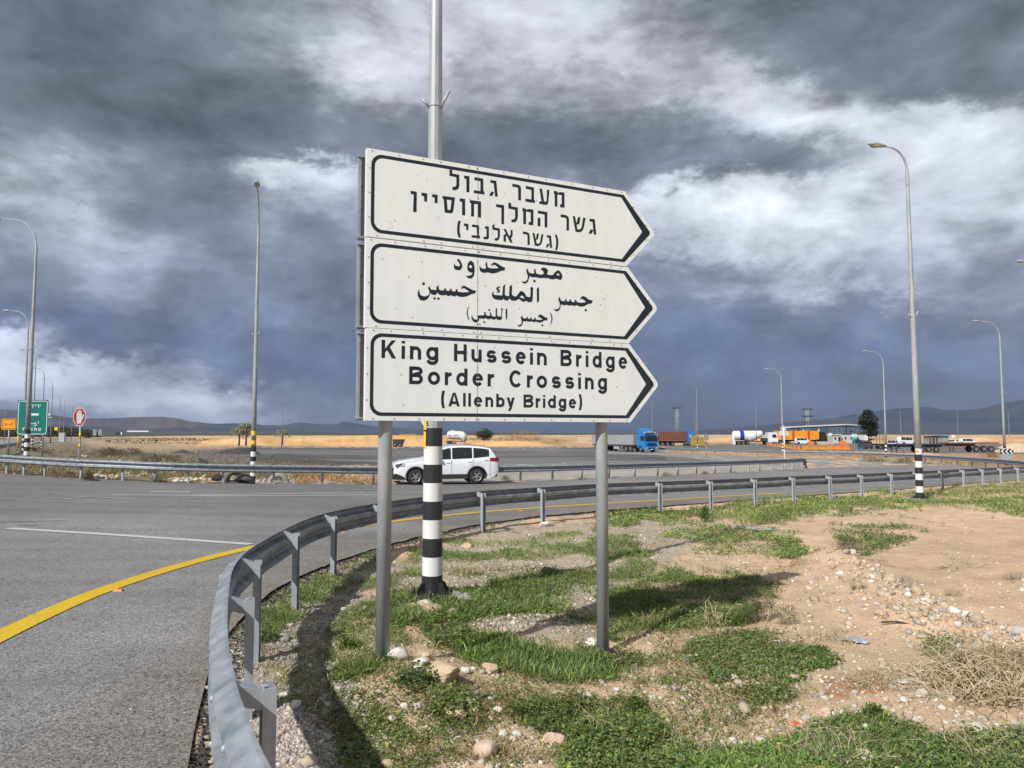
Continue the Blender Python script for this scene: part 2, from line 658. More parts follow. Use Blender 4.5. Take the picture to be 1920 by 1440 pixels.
blue_cab = mat('blue_truck_paint', (.012, .17, .50), .35, 0, scale=2, col2=(.02, .21, .57), coat=.3)
dark_cab = mat('dark_truck_paint', (.015, .018, .025), .35, 0, scale=2, col2=(.03, .03, .04))
trailer_grey = mat('grey_trailer_aluminium', (.34, .35, .37), .5, .3, scale=1.5, col2=(.44, .45, .46), bump=.01, bscale=4)
rust_red = mat('rust_red_steel', (.12, .045, .03), .75, 0, scale=1.2, col2=(.19, .085, .06), detail=8)
orange_bin = mat('orange_truck_body', (.72, .27, .02), .5, 0, scale=.8, col2=(.85, .38, .04), detail=6)
red_stripe = mat('red_paint', (.5, .05, .02), .5, 0)
blue_dark = mat('dark_blue_steel', (.02, .03, .07), .6, 0, scale=1, col2=(.03, .04, .08))
blue_band = mat('royal_blue_paint', (.02, .04, .33), .4, 0)
cream = mat('cream_tank_paint', (.60, .60, .55), .45, 0, scale=1, col2=(.68, .68, .63))
concrete = mat('concrete', (.34, .32, .29), .9, 0, scale=4, col2=(.44, .42, .38), bump=.004, bscale=20)
cabin_m = mat('booth_panel', (.48, .47, .44), .7, 0, scale=1, col2=(.56, .55, .52))
roof_m = mat('canopy_sheet', (.55, .57, .6), .5, .2, scale=1, col2=(.65, .67, .7))
dark_steel = mat('dark_steel', (.035, .037, .04), .7, .1, scale=2, col2=(.06, .06, .065))
sign_green = mat('sign_green_film', (.0, .14, .12), .4, 0, scale=2, col2=(.0, .17, .145))
sign_red = mat('sign_red_film', (.25, .018, .014), .4, 0, scale=4, col2=(.32, .026, .018))
sign_dull = mat('dull_sign_white', (.42, .44, .46), .5, 0, scale=4, col2=(.5, .52, .54))
sign_orange = mat('sign_orange_film', (.80, .30, .01), .45, 0, scale=2, col2=(.86, .36, .02))
sign_blue = mat('sign_light_blue_film', (.03, .35, .55), .45, 0)
plain_white = mat('plain_white', (.72, .73, .73), .5, 0, var=.04)
bark = mat('bark', (.13, .10, .075), .9, 0, scale=4, col2=(.2, .16, .12), bump=.01, bscale=12)
stone_m = mat('limestone', (.44, .36, .26), .9, 0, scale=7, col2=(.66, .60, .50), bump=.006, bscale=22, detail=8)
stone_tan = mat('tan_stone', (.36, .26, .16), .9, 0, scale=5, col2=(.58, .46, .32), bump=.008, bscale=18, detail=8)
stone_white = mat('white_stone', (.50, .455, .385), .9, 0, scale=7, col2=(.72, .68, .61), bump=.005, bscale=26, detail=8)
stone_pink = mat('pink_stone', (.42, .30, .235), .9, 0, scale=7, col2=(.66, .50, .40), bump=.005, bscale=24, detail=8)
stone_grey = mat('grey_stone', (.24, .22, .19), .9, 0, scale=7, col2=(.40, .37, .32), bump=.006, bscale=22, detail=8)
twig_m = mat('dry_twig', (.38, .29, .18), .9, 0, scale=5, col2=(.66, .55, .38))
foil = mat('crumpled_foil', (.55, .57, .6), .3, .6, scale=8, bump=.01, bscale=22)
plastic_w = mat('white_plastic_litter', (.6, .61, .62), .4, 0, scale=10, bump=.006, bscale=26)
cloth_grey = mat('grey_plastic_sheet', (.26, .27, .28), .6, 0, scale=6, col2=(.38, .39, .4), bump=.01, bscale=16)


def leaf_mat(name, rough=.6):
    m = bpy.data.materials.new(name)
    m.use_nodes = True
    N = NT(m.node_tree)
    b = N.n('ShaderNodeBsdfPrincipled')
    out = N.n('ShaderNodeOutputMaterial')
    a = N.n('ShaderNodeVertexColor')
    a.layer_name = 'tint'
    N.l(a.outputs[0], b.inputs['Base Color'])
    b.inputs['Roughness'].default_value = rough
    b.inputs['Specular IOR Level'].default_value = .25
    tr = N.n('ShaderNodeBsdfTranslucent')
    N.l(a.outputs[0], tr.inputs[0])
    mx = N.n('ShaderNodeMixShader')
    mx.inputs[0].default_value = .3
    N.l(b.outputs[0], mx.inputs[1])
    N.l(tr.outputs[0], mx.inputs[2])
    N.l(mx.outputs[0], out.inputs[0])
    return m


leaf_m = leaf_mat('leaf')


def tinted(name, rough=.95, bump=.004, bscale=60, grain=1.0, gscale=45.0):
    """vertex-tinted mineral surface with grain"""
    m = bpy.data.materials.new(name)
    m.use_nodes = True
    N = NT(m.node_tree)
    b = N.n('ShaderNodeBsdfPrincipled')
    out = N.n('ShaderNodeOutputMaterial')
    N.l(b.outputs[0], out.inputs[0])
    tc = N.n('ShaderNodeTexCoord')
    v = tc.outputs['Object']
    a = N.n('ShaderNodeVertexColor')
    a.layer_name = 'tint'
    f1 = N.noise(v, gscale, 5, .7)
    f2 = N.noise(v, 2.2, 6, .65)
    f3 = N.noise(v, .12, 5, .6)
    k = N.m('MULTIPLY', N.rng(f1, .25, .75, 1 - .35 * grain, 1 + .35 * grain), N.rng(f2, .3, .7, .82, 1.18))
    k = N.m('MULTIPLY', k, N.rng(f3, .3, .7, .88, 1.12))
    sc = N.n('ShaderNodeVectorMath', operation='SCALE')
    N.l(a.outputs[0], sc.inputs[0])
    N.l(k, sc.inputs['Scale'])
    N.l(sc.outputs[0], b.inputs['Base Color'])
    b.inputs['Roughness'].default_value = rough
    b.inputs['Specular IOR Level'].default_value = .2
    if bump:
        bn = N.n('ShaderNodeBump')
        bn.inputs['Strength'].default_value = 1
        bn.inputs['Distance'].default_value = bump
        N.l(N.m('ADD', N.noise(v, bscale, 5, .7), N.m('MULTIPLY', f2, 2.0)), bn.inputs['Height'])
        N.l(bn.outputs[0], b.inputs['Normal'])
    return m


ground_m = tinted('ground_soil', bump=.02, bscale=30, grain=.9, gscale=55)
pebble_m = tinted('pebble', bump=.0, grain=.5, gscale=60)
hill_m = tinted('far_hills', bump=0, grain=.0)


def asphalt_mat(name, c1, c2, speck=.5, tint=False):
    m = bpy.data.materials.new(name)
    m.use_nodes = True
    N = NT(m.node_tree)
    b = N.n('ShaderNodeBsdfPrincipled')
    out = N.n('ShaderNodeOutputMaterial')
    N.l(b.outputs[0], out.inputs[0])
    tc = N.n('ShaderNodeTexCoord')
    v = tc.outputs['Object']
    vor = N.n('ShaderNodeTexVoronoi')
    vor.inputs['Scale'].default_value = 95
    N.l(v, vor.inputs['Vector'])
    cell = N.n('ShaderNodeSeparateColor')
    N.l(vor.outputs['Color'], cell.inputs[0])
    f0 = N.rng(cell.outputs[0], 0, 1, 1 - speck, 1 + speck)
    mp = N.n('ShaderNodeMapping')
    mp.inputs['Rotation'].default_value = (0, 0, math.radians(0))
    mp.inputs['Scale'].default_value = (.25, 1.6, 1)
    N.l(v, mp.inputs[0])
    f2 = N.noise(mp.outputs[0], .9, 6, .6)       # worn bands along the traffic
    f3 = N.noise(v, .35, 5, .6)
    f4 = N.noise(v, 14, 4, .6)
    c = N.mix(N.rng(f3, .3, .7, 0, 1), c1, c2)
    k = N.m('MULTIPLY', f0, N.rng(f2, .3, .7, .87, 1.13))
    k = N.m('MULTIPLY', k, N.rng(f4, .3, .7, .92, 1.08))
    # fine cracks
    vc = N.n('ShaderNodeTexVoronoi', feature='DISTANCE_TO_EDGE')
    vc.inputs['Scale'].default_value = .28
    wv = N.n('ShaderNodeVectorMath', operation='ADD')
    N.l(v, wv.inputs[0])
    nn = N.n('ShaderNodeTexNoise')
    nn.inputs['Scale'].default_value = 1.2
    nn.inputs['Detail'].default_value = 6
    N.l(v, nn.inputs['Vector'])
    N.l(nn.outputs['Color'], wv.inputs[1])
    N.l(wv.outputs[0], vc.inputs['Vector'])
    gate = N.rng(N.noise(v, .22, 3, .5), .42, .52, 0, 1)
    cr = N.m('SUBTRACT', 1.0, N.m('MULTIPLY', N.rng(vc.outputs['Distance'], .0, .005, .22, 0), gate))
    k = N.m('MULTIPLY', k, cr)
    # oil and tyre stains
    k = N.m('MULTIPLY', k, N.rng(N.noise(v, 1.7, 5, .65), .60, .74, 1.0, .72))
    k = N.m('MULTIPLY', k, N.rng(N.noise(v, .16, 5, .6), .35, .65, .86, 1.1))
    sc = N.n('ShaderNodeVectorMath', operation='SCALE')
    N.l(c, sc.inputs[0])
    N.l(k, sc.inputs['Scale'])
    if tint:
        va = N.n('ShaderNodeVertexColor')
        va.layer_name = 'tint'
        N.l(N.mix(1.0, sc.outputs[0], va.outputs[0], 'MULTIPLY'), b.inputs['Base Color'])
    else:
        N.l(sc.outputs[0], b.inputs['Base Color'])
    b.inputs['Roughness'].default_value = .88
    b.inputs['Specular IOR Level'].default_value = .3
    bn = N.n('ShaderNodeBump')
    bn.inputs['Strength'].default_value = 1
    bn.inputs['Distance'].default_value = .003
    N.l(vor.outputs['Distance'], bn.inputs['Height'])
    N.l(bn.outputs[0], b.inputs['Normal'])
    return m


asphalt = asphalt_mat('asphalt', (.20, .193, .187), (.26, .25, .24), .6, True)
asphalt_old = asphalt_mat('asphalt_dusty', (.25, .235, .215), (.31, .29, .26), .35)


def worn_paint(name, col, wear=.45):
    """road paint: worn through in places to the asphalt"""
    m = bpy.data.materials.new(name)
    m.use_nodes = True
    N = NT(m.node_tree)
    b = N.n('ShaderNodeBsdfPrincipled')
    out = N.n('ShaderNodeOutputMaterial')
    N.l(b.outputs[0], out.inputs[0])
    tc = N.n('ShaderNodeTexCoord')
    v = tc.outputs['Object']
    f = N.noise(v, 30, 6, .75)
    g2 = N.noise(v, 1.1, 4, .6)
    k = N.m('ADD', N.m('MULTIPLY', f, .6), N.m('MULTIPLY', g2, .4))
    c = N.mix(N.rng(k, wear - .02, wear + .03, 0, 1), (.16, .155, .15), col)
    c = N.mix(N.rng(g2, .35, .65, 0, .25), c, tuple(q * .6 for q in col))
    N.l(c, b.inputs['Base Color'])
    b.inputs['Roughness'].default_value = .6
    return m


yellow_line = worn_paint('yellow_road_paint', (.66, .435, .006), .36)
white_line = worn_paint('white_road_paint', (.56, .56, .55), .38)
white_faint = worn_paint('faded_white_road_paint', (.5, .5, .49), .49)

white_paint = worn_paint('white_band_paint', (.76, .76, .75), .29)
black_paint = mat('black_band_paint_worn', (.012, .014, .018), .42, 0, scale=60, col2=(.04, .042, .046), detail=8)

# ---------------------------------------------------------------- ground
def to_px(x, y, z):
    d = FW[1] * y + FW[2] * (z - CAM_Z)
    d = np.where(d < .1, .1, d)
    u = 960 + FPX * x / d
    v = 720 - FPX * (UP[1] * y + UP[2] * (z - CAM_Z)) / d
    return u, v


def inpoly(u, v, poly):
    P = np.array(poly, float)
    c = np.zeros(np.shape(u), bool)
    j = len(P) - 1
    for i in range(len(P)):
        xi, yi = P[i]
        xj, yj = P[j]
        if yi != yj:
            c ^= ((yi > v) != (yj > v)) & (u < (xj - xi) * (v - yi) / (yj - yi) + xi)
        j = i
    return c


SAND = (.60, .43, .28)
REGIONS = [
    # (colour, jitter px, polygon in photo pixels)  later ones win; these are soil and surfacing of the place
    ((.21, .175, .12), 10, [(-3000, 820), (350, 820), (560, 842), (640, 870), (640, 912), (-3000, 905)]),          # rough verge left
    ((.40, .30, .19), 6, [(120, 822), (420, 826), (420, 842), (300, 846), (180, 838)]),
    ((.50, .33, .18), 3, [(235, 819), (3000, 819), (3000, 838), (700, 838), (350, 838), (300, 832)]),              # tan strip
    ((.60, .38, .20), 2, [(350, 817.5), (1000, 817), (1000, 832), (470, 833)]),
    ((.16, .152, .148), 4, [(330, 845), (480, 838), (1240, 838), (1240, 852), (1320, 860), (1420, 870), (1200, 872), (930, 874), (560, 874), (400, 868), (350, 858)]),    # yard
    ((.36, .33, .29), 4, [(900, 874), (1200, 870), (1440, 868), (1500, 868), (1510, 880), (1190, 896), (900, 905), (640, 909), (420, 907), (420, 893), (640, 880)]),   # gravel verge behind the middle rail
    ((.17, .16, .15), 3, [(1190, 838.5), (1420, 829.5), (1640, 829), (2600, 836), (2600, 870), (1900, 858), (1740, 849), (1500, 846), (1240, 846)]),
    ((.40, .25, .13), 3, [(1230, 846), (1500, 851), (1780, 856), (1930, 872), (1930, 882), (1850, 876), (1700, 862), (1500, 856), (1232, 850)]),
    ((.46, .28, .15), 3, [(1740, 849), (1930, 853), (2600, 856), (2600, 884), (1900, 872), (1800, 860)]),
    ((.075, .078, .06), .8, [(-9000, 700), (9000, 700), (9000, 816.3), (1240, 815.3), (1000, 815.8), (350, 817), (200, 819), (-9000, 822)]),   # far scrub plain
    # near verge on the right
    ((.42, .36, .29), 14, [(380, 1500), (380, 1230), (470, 1150), (600, 1085), (700, 1040), (735, 1050), (640, 1150), (625, 1220), (660, 1290), (720, 1350), (760, 1500)]),   # grey gravel by the rail
    ((.44, .36, .27), 12, [(700, 1060), (900, 980), (1240, 958), (1330, 990), (1240, 1040), (1180, 1110), (1120, 1190), (900, 1180), (760, 1140)]),
    ((.43, .24, .125), 8, [(1540, 1250), (1640, 1240), (1700, 1270), (1640, 1290), (1560, 1285)]),
    ((.46, .30, .18), 10, [(1420, 1050), (1560, 1040), (1700, 1050), (1600, 1020)]),
    ((.46, .30, .18), 8, [(880, 1260), (1000, 1275), (1010, 1310), (860, 1300)]),
]


def build_ground():
    az_f = np.radians(np.linspace(-44, 44, 430))
    az_b = np.radians(np.linspace(44, 316, 70))[1:-1]
    az = np.concatenate([az_f, az_b])
    na = len(az)
    R = np.concatenate([[0.25, .5, .8, 1.1, 1.4], 1.7 * (9000 / 1.7) ** np.linspace(0, 1, 430)])
    nr = len(R)
    A, RR = np.meshgrid(az, R)
    X, Y = RR * np.sin(A), RR * np.cos(A)
    Z = gt(X, Y)
    V = np.stack([X, Y, Z], -1).reshape(-1, 3)
    i, j = np.meshgrid(np.arange(nr - 1), np.arange(na), indexing='ij')
    jn = (j + 1) % na
    F = np.stack([i * na + j, (i + 1) * na + j, (i + 1) * na + jn, i * na + jn], -1).reshape(-1, 4)[:, ::-1]
    # colours
    x, y, z = V.T
    u, v = to_px(x, y, gz(x, y))
    front = y > 1
    u = np.where(front, u, 2500)
    v = np.where(front, v, 1400)
    n1 = fbm(x * 1.7, y * 1.7, 21, 4) - .5
    n2 = fbm(x * 1.7 + 40, y * 1.7, 33, 4) - .5
    col = np.tile(np.array(SAND), (len(V), 1))
    m = fbm(x * .7, y * .7, 61, 4)
    col *= (0.86 + .28 * m)[:, None]
    for c, jit, poly in REGIONS:
        k = jit * 6
        ins = inpoly(u + n1 * k, v + n2 * k * .6, poly)
        col[ins] = np.array(c) * (0.85 + .3 * m[ins])[:, None]
    # tyre tracks and dark stains over the yard
    w = (v > 838) & (v < 872) & (u > 480) & (u < 1250)
    st = fbm(x * .05, y * .22, 77, 4)
    col[w] *= np.clip(1.25 - 1.1 * np.clip(st[w] - .45, 0, 1) * 3, .55, 1.2)[:, None]
    o = np_mesh('ground', V, F, ground_m, True, col)
    tag(o, kind='structure')
    return o


def patch_strip(name, az, r0, r1, nsub, material, off, fn=gz):
    """sheet between two ground distances per azimuth"""
    t = np.linspace(0, 1, nsub)
    R = np.exp(np.log(r0)[:, None] * (1 - t) + np.log(r1)[:, None] * t)
    X = R * np.sin(az)[:, None]
    Y = R * np.cos(az)[:, None]
    Z = fn(X, Y) + off
    V = np.stack([X, Y, Z], -1).reshape(-1, 3)
    n = len(az)
    i, j = np.meshgrid(np.arange(n - 1), np.arange(nsub - 1), indexing='ij')
    F = np.stack([i * nsub + j, i * nsub + j + 1, (i + 1) * nsub + j + 1, (i + 1) * nsub + j], -1).reshape(-1, 4)[:, ::-1]
    return np_mesh(name, V, F, material, True)


def line_strip(name, pts, w, material, off, dash=None):
    """painted line along ground points"""
    P = np.array(pts, float)
    d = np.r_[0, np.cumsum(np.hypot(*np.diff(P, axis=0).T))]
    n = max(4, int(d[-1] / .4))
    s = np.linspace(0, d[-1], n)
    # smooth interpolation
    X = np.interp(s, d, P[:, 0])
    Y = np.interp(s, d, P[:, 1])
    for _ in range(30 if n > 12 else 0):
        X[1:-1] = (X[:-2] + 2 * X[1:-1] + X[2:]) / 4
        Y[1:-1] = (Y[:-2] + 2 * Y[1:-1] + Y[2:]) / 4
    T = np.stack([np.gradient(X), np.gradient(Y)], 1)
    T /= np.linalg.norm(T, axis=1)[:, None]
    Nn = np.stack([-T[:, 1], T[:, 0]], 1)
    V = []
    for k in (-.5, .5):
        xx, yy = X + Nn[:, 0] * w * k, Y + Nn[:, 1] * w * k
        V.append(np.stack([xx, yy, gz(xx, yy) + off], 1))
    V = np.concatenate(V)
    i = np.arange(n - 1)
    F = np.stack([i, i + 1, n + i + 1, n + i], 1)[:, ::-1]
    return np_mesh(name, V, F, material)


def build_roads():
    az = np.radians(np.concatenate([np.linspace(-100, -46, 40), np.linspace(-45.7, 48, 380)]))
    rn = az_interp(EDGE_NEAR, az)
    rf = az_interp(EDGE_FAR, az)
    # crumbling edges
    j = (fbm(az * 160, az * 0, 5, 4) - .5)
    rn = rn * (1 + j * .02)
    o = patch_strip('road', az, rn, rf, 90, asphalt, 0.0)
    me = o.data
    co = np.empty(len(me.vertices) * 3, np.float32)
    me.vertices.foreach_get('co', co)
    co = co.reshape(-1, 3).astype(float)
    x, y = co[:, 0], co[:, 1]
    u, v = to_px(x, y, gz(x, y))
    nz = (fbm(x * .5, y * .5, 44, 4) - .5)
    edge = np.hypot(x, y) - az_interp(EDGE_NEAR, np.arctan2(x, y))
    t = np.ones((len(x), 3))
    # newer, darker surfacing on the far lanes; dusty brown shoulder by the guardrail
    k1 = np.clip((975 + nz * 40 - v) / 18, 0, 1) * np.clip((1150 - u) / 300, 0, 1) * (y > 1)
    t *= (1 - .20 * k1)[:, None]
    k2 = np.clip((2.6 + nz * 1.2 - edge) / .8, 0, 1)
    t *= 1 - k2[:, None] * np.array([.06, .10, .16])
    k3 = np.exp(-((edge - 5.2) / .8) ** 2) + np.exp(-((edge - 7.2) / .8) ** 2)
    t *= (1 - .07 * np.clip(k3, 0, 1))[:, None]
    k4 = np.clip((.5 + nz * .7 - edge) / .3, 0, 1)
    t = t * (1 - .5 * k4[:, None]) + np.array([1.0, .86, .70]) * .5 * k4[:, None]
    a = me.color_attributes.new('tint', 'FLOAT_COLOR', 'POINT')
    c = np.ones((len(x), 4), np.float32)
    c[:, :3] = t
    a.data.foreach_set('color', c.ravel())
    tag(o, kind='structure')
    # slip road joining from the back
    f1 = gcurve([(1120, 844.0), (1231, 847.5), (1340, 852.5), (1500, 858), (1580, 860), (1660, 863.5), (1720, 866), (1800, 871), (1860, 874.5), (1885, 876)])
    f0 = gcurve([(1120, 850), (1231, 853), (1320, 861), (1420, 869.5), (1480, 875), (1510, 878.2), (1600, 875.7), (1700, 873.2), (1850, 875), (1885, 877)])
    a0 = max(np.arctan2(*f0[0]), np.arctan2(*f1[0]))
    a1 = min(np.arctan2(*f0[-1]), np.arctan2(*f1[-1]))
    az = np.linspace(a0, a1, 160)
    r0 = az_interp(f0, az) * (.985 + .006 * (fbm(az * 200, az * 0, 8, 3) - .5))
    o = patch_strip('slip_road', az, r0, np.maximum(az_interp(f1, az), r0 * 1.003), 14, asphalt_old, 0.006)
    tag(o, kind='structure')
    # highway at the far left
    f1 = gcurve([(-900, 822), (0, 825.5), (90, 827), (240, 822), (330, 820.5)])
    f0 = gcurve([(-900, 850), (-60, 846), (0, 838), (90, 829), (240, 824), (330, 822)])
    az = np.linspace(np.arctan2(*f0[0]) + .001, np.arctan2(*f0[-1]), 80)
    r0, r1 = az_interp(f0, az), az_interp(f1, az)
    o = patch_strip('highway', az, r0, np.maximum(r1, r0 * 1.02), 8, asphalt_old, 0.05)
    tag(o, kind='structure')
    # markings
    yl = gcurve([(-260, 1330), (0, 1184), (100, 1139), (200, 1099), (300, 1067), (380, 1047), (440, 1033), (530, 1013), (640, 989), (707, 981), (800, 969), (880, 962), (1000, 952), (1100, 946.5), (1235, 938.5), (1332, 932), (1470, 925)])
    tag(line_strip('yellow_edge_line', yl, .235, yellow_line, .008), kind='structure')
    yl2 = gcurve([(1480, 924.5), (1600, 916), (1700, 909), (1800, 902), (1900, 895), (2000, 888)])
    tag(line_strip('yellow_edge_line', yl2, .12, worn_paint('faint_yellow_paint', (.55, .4, .12), .5), .008), kind='structure')
    wl = gcurve([(15, 991), (90, 995), (160, 999), (230, 1003), (300, 1009), (380, 1014.5), (470, 1021)])
    tag(line_strip('white_stop_line', wl, .20, white_line, .008), kind='structure')
    for pts, w, m in [([(-120, 937), (0, 936.5), (28, 936)], .14, white_faint), ([(45, 931), (90, 932.5), (134, 936.5)], .15, white_faint),
                      ([(282, 921.8), (358, 922)], .22, white_line), ([(145, 931), (210, 934.5), (270, 935), (380, 934)], .16, white_faint),
                      ([(210, 928.5), (370, 929), (470, 930.5), (560, 930), (640, 929), (712, 928)], .17, white_line), ([(360, 929), (450, 927.5), (560, 925.5), (700, 923.5), (790, 921.5), (980, 921)], .15, white_line),
                      ([(-60, 979), (0, 978.5), (70, 977), (130, 974.5)], .12, white_faint), ([(35, 985.5), (68, 985.5)], .15, white_faint)]:
        tag(line_strip('white_lane_line', gcurve(pts), w, m, .009), kind='structure')
    # orange reflectors on the asphalt by the yellow line
    k = 0
    for px, py, w, lab in [(222, 1108, .2, 'orange road stud beside the yellow line on the left'), (643, 998, .22, 'orange road stud between the guardrail posts, left of the sign'), (976, 958, .22, 'orange road stud by the yellow line, between the two sign posts')]:
        x, y = at(px, py)
        mb = MB()
        mb.box((0, 0, .010), (.10, .07, .018), taper=.75)
        o = mb.build('road_stud', orange_m, loc=(x, y, float(gz(x, y)) + .0), rz=.1)
        tag(o, lab, 'road stud', 'orange road studs')


def ridge(name, sil, D, depth, base_px=812, color=(.1, .1, .1), color2=None, seed=1, foot=-2.0, nf=.5, lit=None):
    """range of hills: crest silhouette at distance D, sloping both ways, with gullies"""
    sil = np.array(sil, float)
    n = 420
    px = np.linspace(sil[0, 0], sil[-1, 0], n)
    py = np.interp(px, sil[:, 0], sil[:, 1])
    for _ in range(4):
        py[1:-1] = (py[:-2] + 2 * py[1:-1] + py[2:]) / 4
    py = py + (fbm(px * .03, px * 0, seed, 4) - .5) * 3 + (fbm(px * .15, px * 0, seed + 3, 3) - .5) * .9
    crest = CAM_Z + (811 - py) / FPX * D
    X = (px - 960) / FPX * D
    m = 26
    T = np.linspace(-1, 1, m)
    V = np.zeros((n, m, 3))
    for k, t in enumerate(T):
        yy = D + t * depth
        prof = (1 - abs(t)) ** 1.15
        gul = (fbm(X / (depth * .10) + t * 1.2, X * 0 + t * 3.0, seed + 9, 4) - .5) * nf * (1 - abs(t)) * abs(t) * 2.2
        z = foot + np.maximum(0, (crest - foot)) * np.clip(prof + gul, 0, 1.0 if abs(t) < .04 else .97)
        V[:, k] = np.stack([X * (yy / D), np.full(n, yy), z], 1)
    V = V.reshape(-1, 3)
    i, j = np.meshgrid(np.arange(n - 1), np.arange(m - 1), indexing='ij')
    F = np.stack([i * m + j, (i + 1) * m + j, (i + 1) * m + j + 1, i * m + j + 1], -1).reshape(-1, 4)
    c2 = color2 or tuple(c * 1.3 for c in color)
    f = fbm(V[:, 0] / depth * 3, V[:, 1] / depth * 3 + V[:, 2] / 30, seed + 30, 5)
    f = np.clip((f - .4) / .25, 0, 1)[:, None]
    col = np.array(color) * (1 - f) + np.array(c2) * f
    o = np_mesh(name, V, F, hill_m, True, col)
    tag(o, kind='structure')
    return o


def bank(name, top, bot, D, depth, col, col2, seed=1, mtl=None):
    """eroded earth bank: crest px line and foot, built as a ridge with a steep face"""
    top = np.array(top, float)
    n = max(60, int((top[-1, 0] - top[0, 0]) / 2.5))
    px = np.linspace(top[0, 0], top[-1, 0], n)
    py = np.interp(px, top[:, 0], top[:, 1]) + (fbm(px * .06, px * 0, seed, 3) - .5) * 1.6
    X = (px - 960) / FPX * D
    zf = gz(X, D) - .2
    zc = CAM_Z + (811 - py) / FPX * D
    h = np.maximum(zc - zf, .02)
    prof = [(-1, 0), (-.8, .12), (-.6, .35), (-.45, .6), (-.3, .85), (-.1, .96), (0, 1), (.4, .9), (1, 0)]
    V = []
    for t, q in prof:
        jig = (fbm(X * .35, X * 0 + t * 2, seed + 4, 4) - .5) * depth * .35 * (1 if q not in (0, 1) else 0)
        yy = D + t * depth + jig
        V.append(np.stack([X * yy / D, yy, zf + h * q], 1))
    V = np.stack(V, 1)
    m = len(prof)
    V = V.reshape(-1, 3)
    i, j = np.meshgrid(np.arange(n - 1), np.arange(m - 1), indexing='ij')
    F = np.stack([i * m + j, (i + 1) * m + j, (i + 1) * m + j + 1, i * m + j + 1], -1).reshape(-1, 4)
    f = fbm(V[:, 0] * .12, V[:, 2] * 1.2 + V[:, 1] * .03, seed + 30, 5)
    f = np.clip((f - .38) / .26, 0, 1)[:, None]
    c = np.array(col) * (1 - f) + np.array(col2) * f
    o = np_mesh(name, V, F, mtl or ground_m, True, c)
    tag(o, kind='structure')


build_ground()
build_roads()
ridge('mesa_hills', [(-900, 770), (-300, 760), (0, 766), (60, 770), (110, 778), (150, 785), (200, 783), (250, 781), (300, 780), (335, 783), (352, 789), (400, 793), (470, 796), (540, 802), (640, 810)], 4200, 900, color=(.055, .062, .088), color2=(.11, .10, .105), seed=4)  # cloud shade and blue haze put into these dark bluish colours
ridge('far_hills', [(300, 803), (380, 796), (440, 793), (500, 796), (535, 797), (560, 790), (590, 794), (625, 795), (645, 788), (665, 793), (710, 799), (760, 803), (830, 806), (900, 809), (1000, 811)], 5600, 700, color=(.055, .065, .105), color2=(.07, .08, .12), seed=14)  # blue of the distant air and cloud shade painted into the slopes
ridge('east_mountains', [(1180, 812), (1300, 808), (1400, 799), (1480, 791), (1560, 783), (1600, 776), (1650, 768), (1690, 764), (1740, 762), (1775, 766), (1810, 767), (1850, 762), (1885, 753), (1920, 747), (2000, 738), (2150, 720), (2600, 735)], 6000, 1200, color=(.035, .048, .085), color2=(.065, .068, .09), seed=24)  # dark blue colours carry painted cloud shadow and haze
bank('sand_bank', [(600, 822), (640, 817.5), (700, 816), (780, 816.5), (830, 818), (850, 824), (905, 827), (960, 826), (1010, 829), (1050, 838)], 0, 185, 7, (.62, .38, .19), (.50, .29, .14), 3)
bank('sand_bank', [(360, 836), (385, 826), (420, 821), (480, 820), (560, 818.5), (610, 818), (650, 820), (690, 825), (760, 834)], 0, 205, 7, (.62, .40, .21), (.50, .29, .14), 5)
bank('sand_bank', [(1180, 833), (1215, 826), (1300, 823), (1350, 820.5), (1400, 820), (1500, 821), (1620, 824), (1700, 830)], 0, 270, 8, (.64, .42, .24), (.52, .32, .17), 7)
bank('sand_bank', [(1620, 830), (1680, 824), (1760, 821.5), (1850, 819), (1950, 820), (2200, 822), (2300, 830)], 0, 230, 8, (.50, .28, .14), (.60, .42, .26), 8)
bank('earth_heap', [(1862, 842), (1880, 833), (1900, 830), (1925, 833), (1960, 842)], 0, 120, 3, (.55, .42, .28), (.48, .35, .22), 9)
bank('gravel_heap', [(318, 850), (335, 845), (345, 843), (358, 846), (372, 850)], 0, 78, 2, (.07, .066, .062), (.11, .105, .10), 11)
bank('gravel_heap', [(398, 851), (425, 843), (452, 838.5), (472, 840), (488, 849)], 0, 80, 2.5, (.065, .062, .06), (.10, .095, .09), 12)
bank('gravel_heap', [(236, 868), (255, 856), (268, 850), (292, 849), (300, 856)], 0, 55, 2, (.05, .048, .045), (.09, .085, .08), 13)


# ---------------------------------------------------------------- air
def haze():
    m = bpy.data.materials.new('haze')
    m.use_nodes = True
    N = NT(m.node_tree)
    v = N.n('ShaderNodeVolumePrincipled')
    v.inputs['Color'].default_value = (.55, .68, .92, 1)
    v.inputs['Density'].default_value = .00004
    v.inputs['Anisotropy'].default_value = .2
    out = N.n('ShaderNodeOutputMaterial')
    N.l(v.outputs[0], out.inputs['Volume'])
    mb = MB()
    mb.box((0, 3500, 200), (19000, 11000, 430))
    o = mb.build('haze', m)
    tag(o, kind='stuff')


haze()

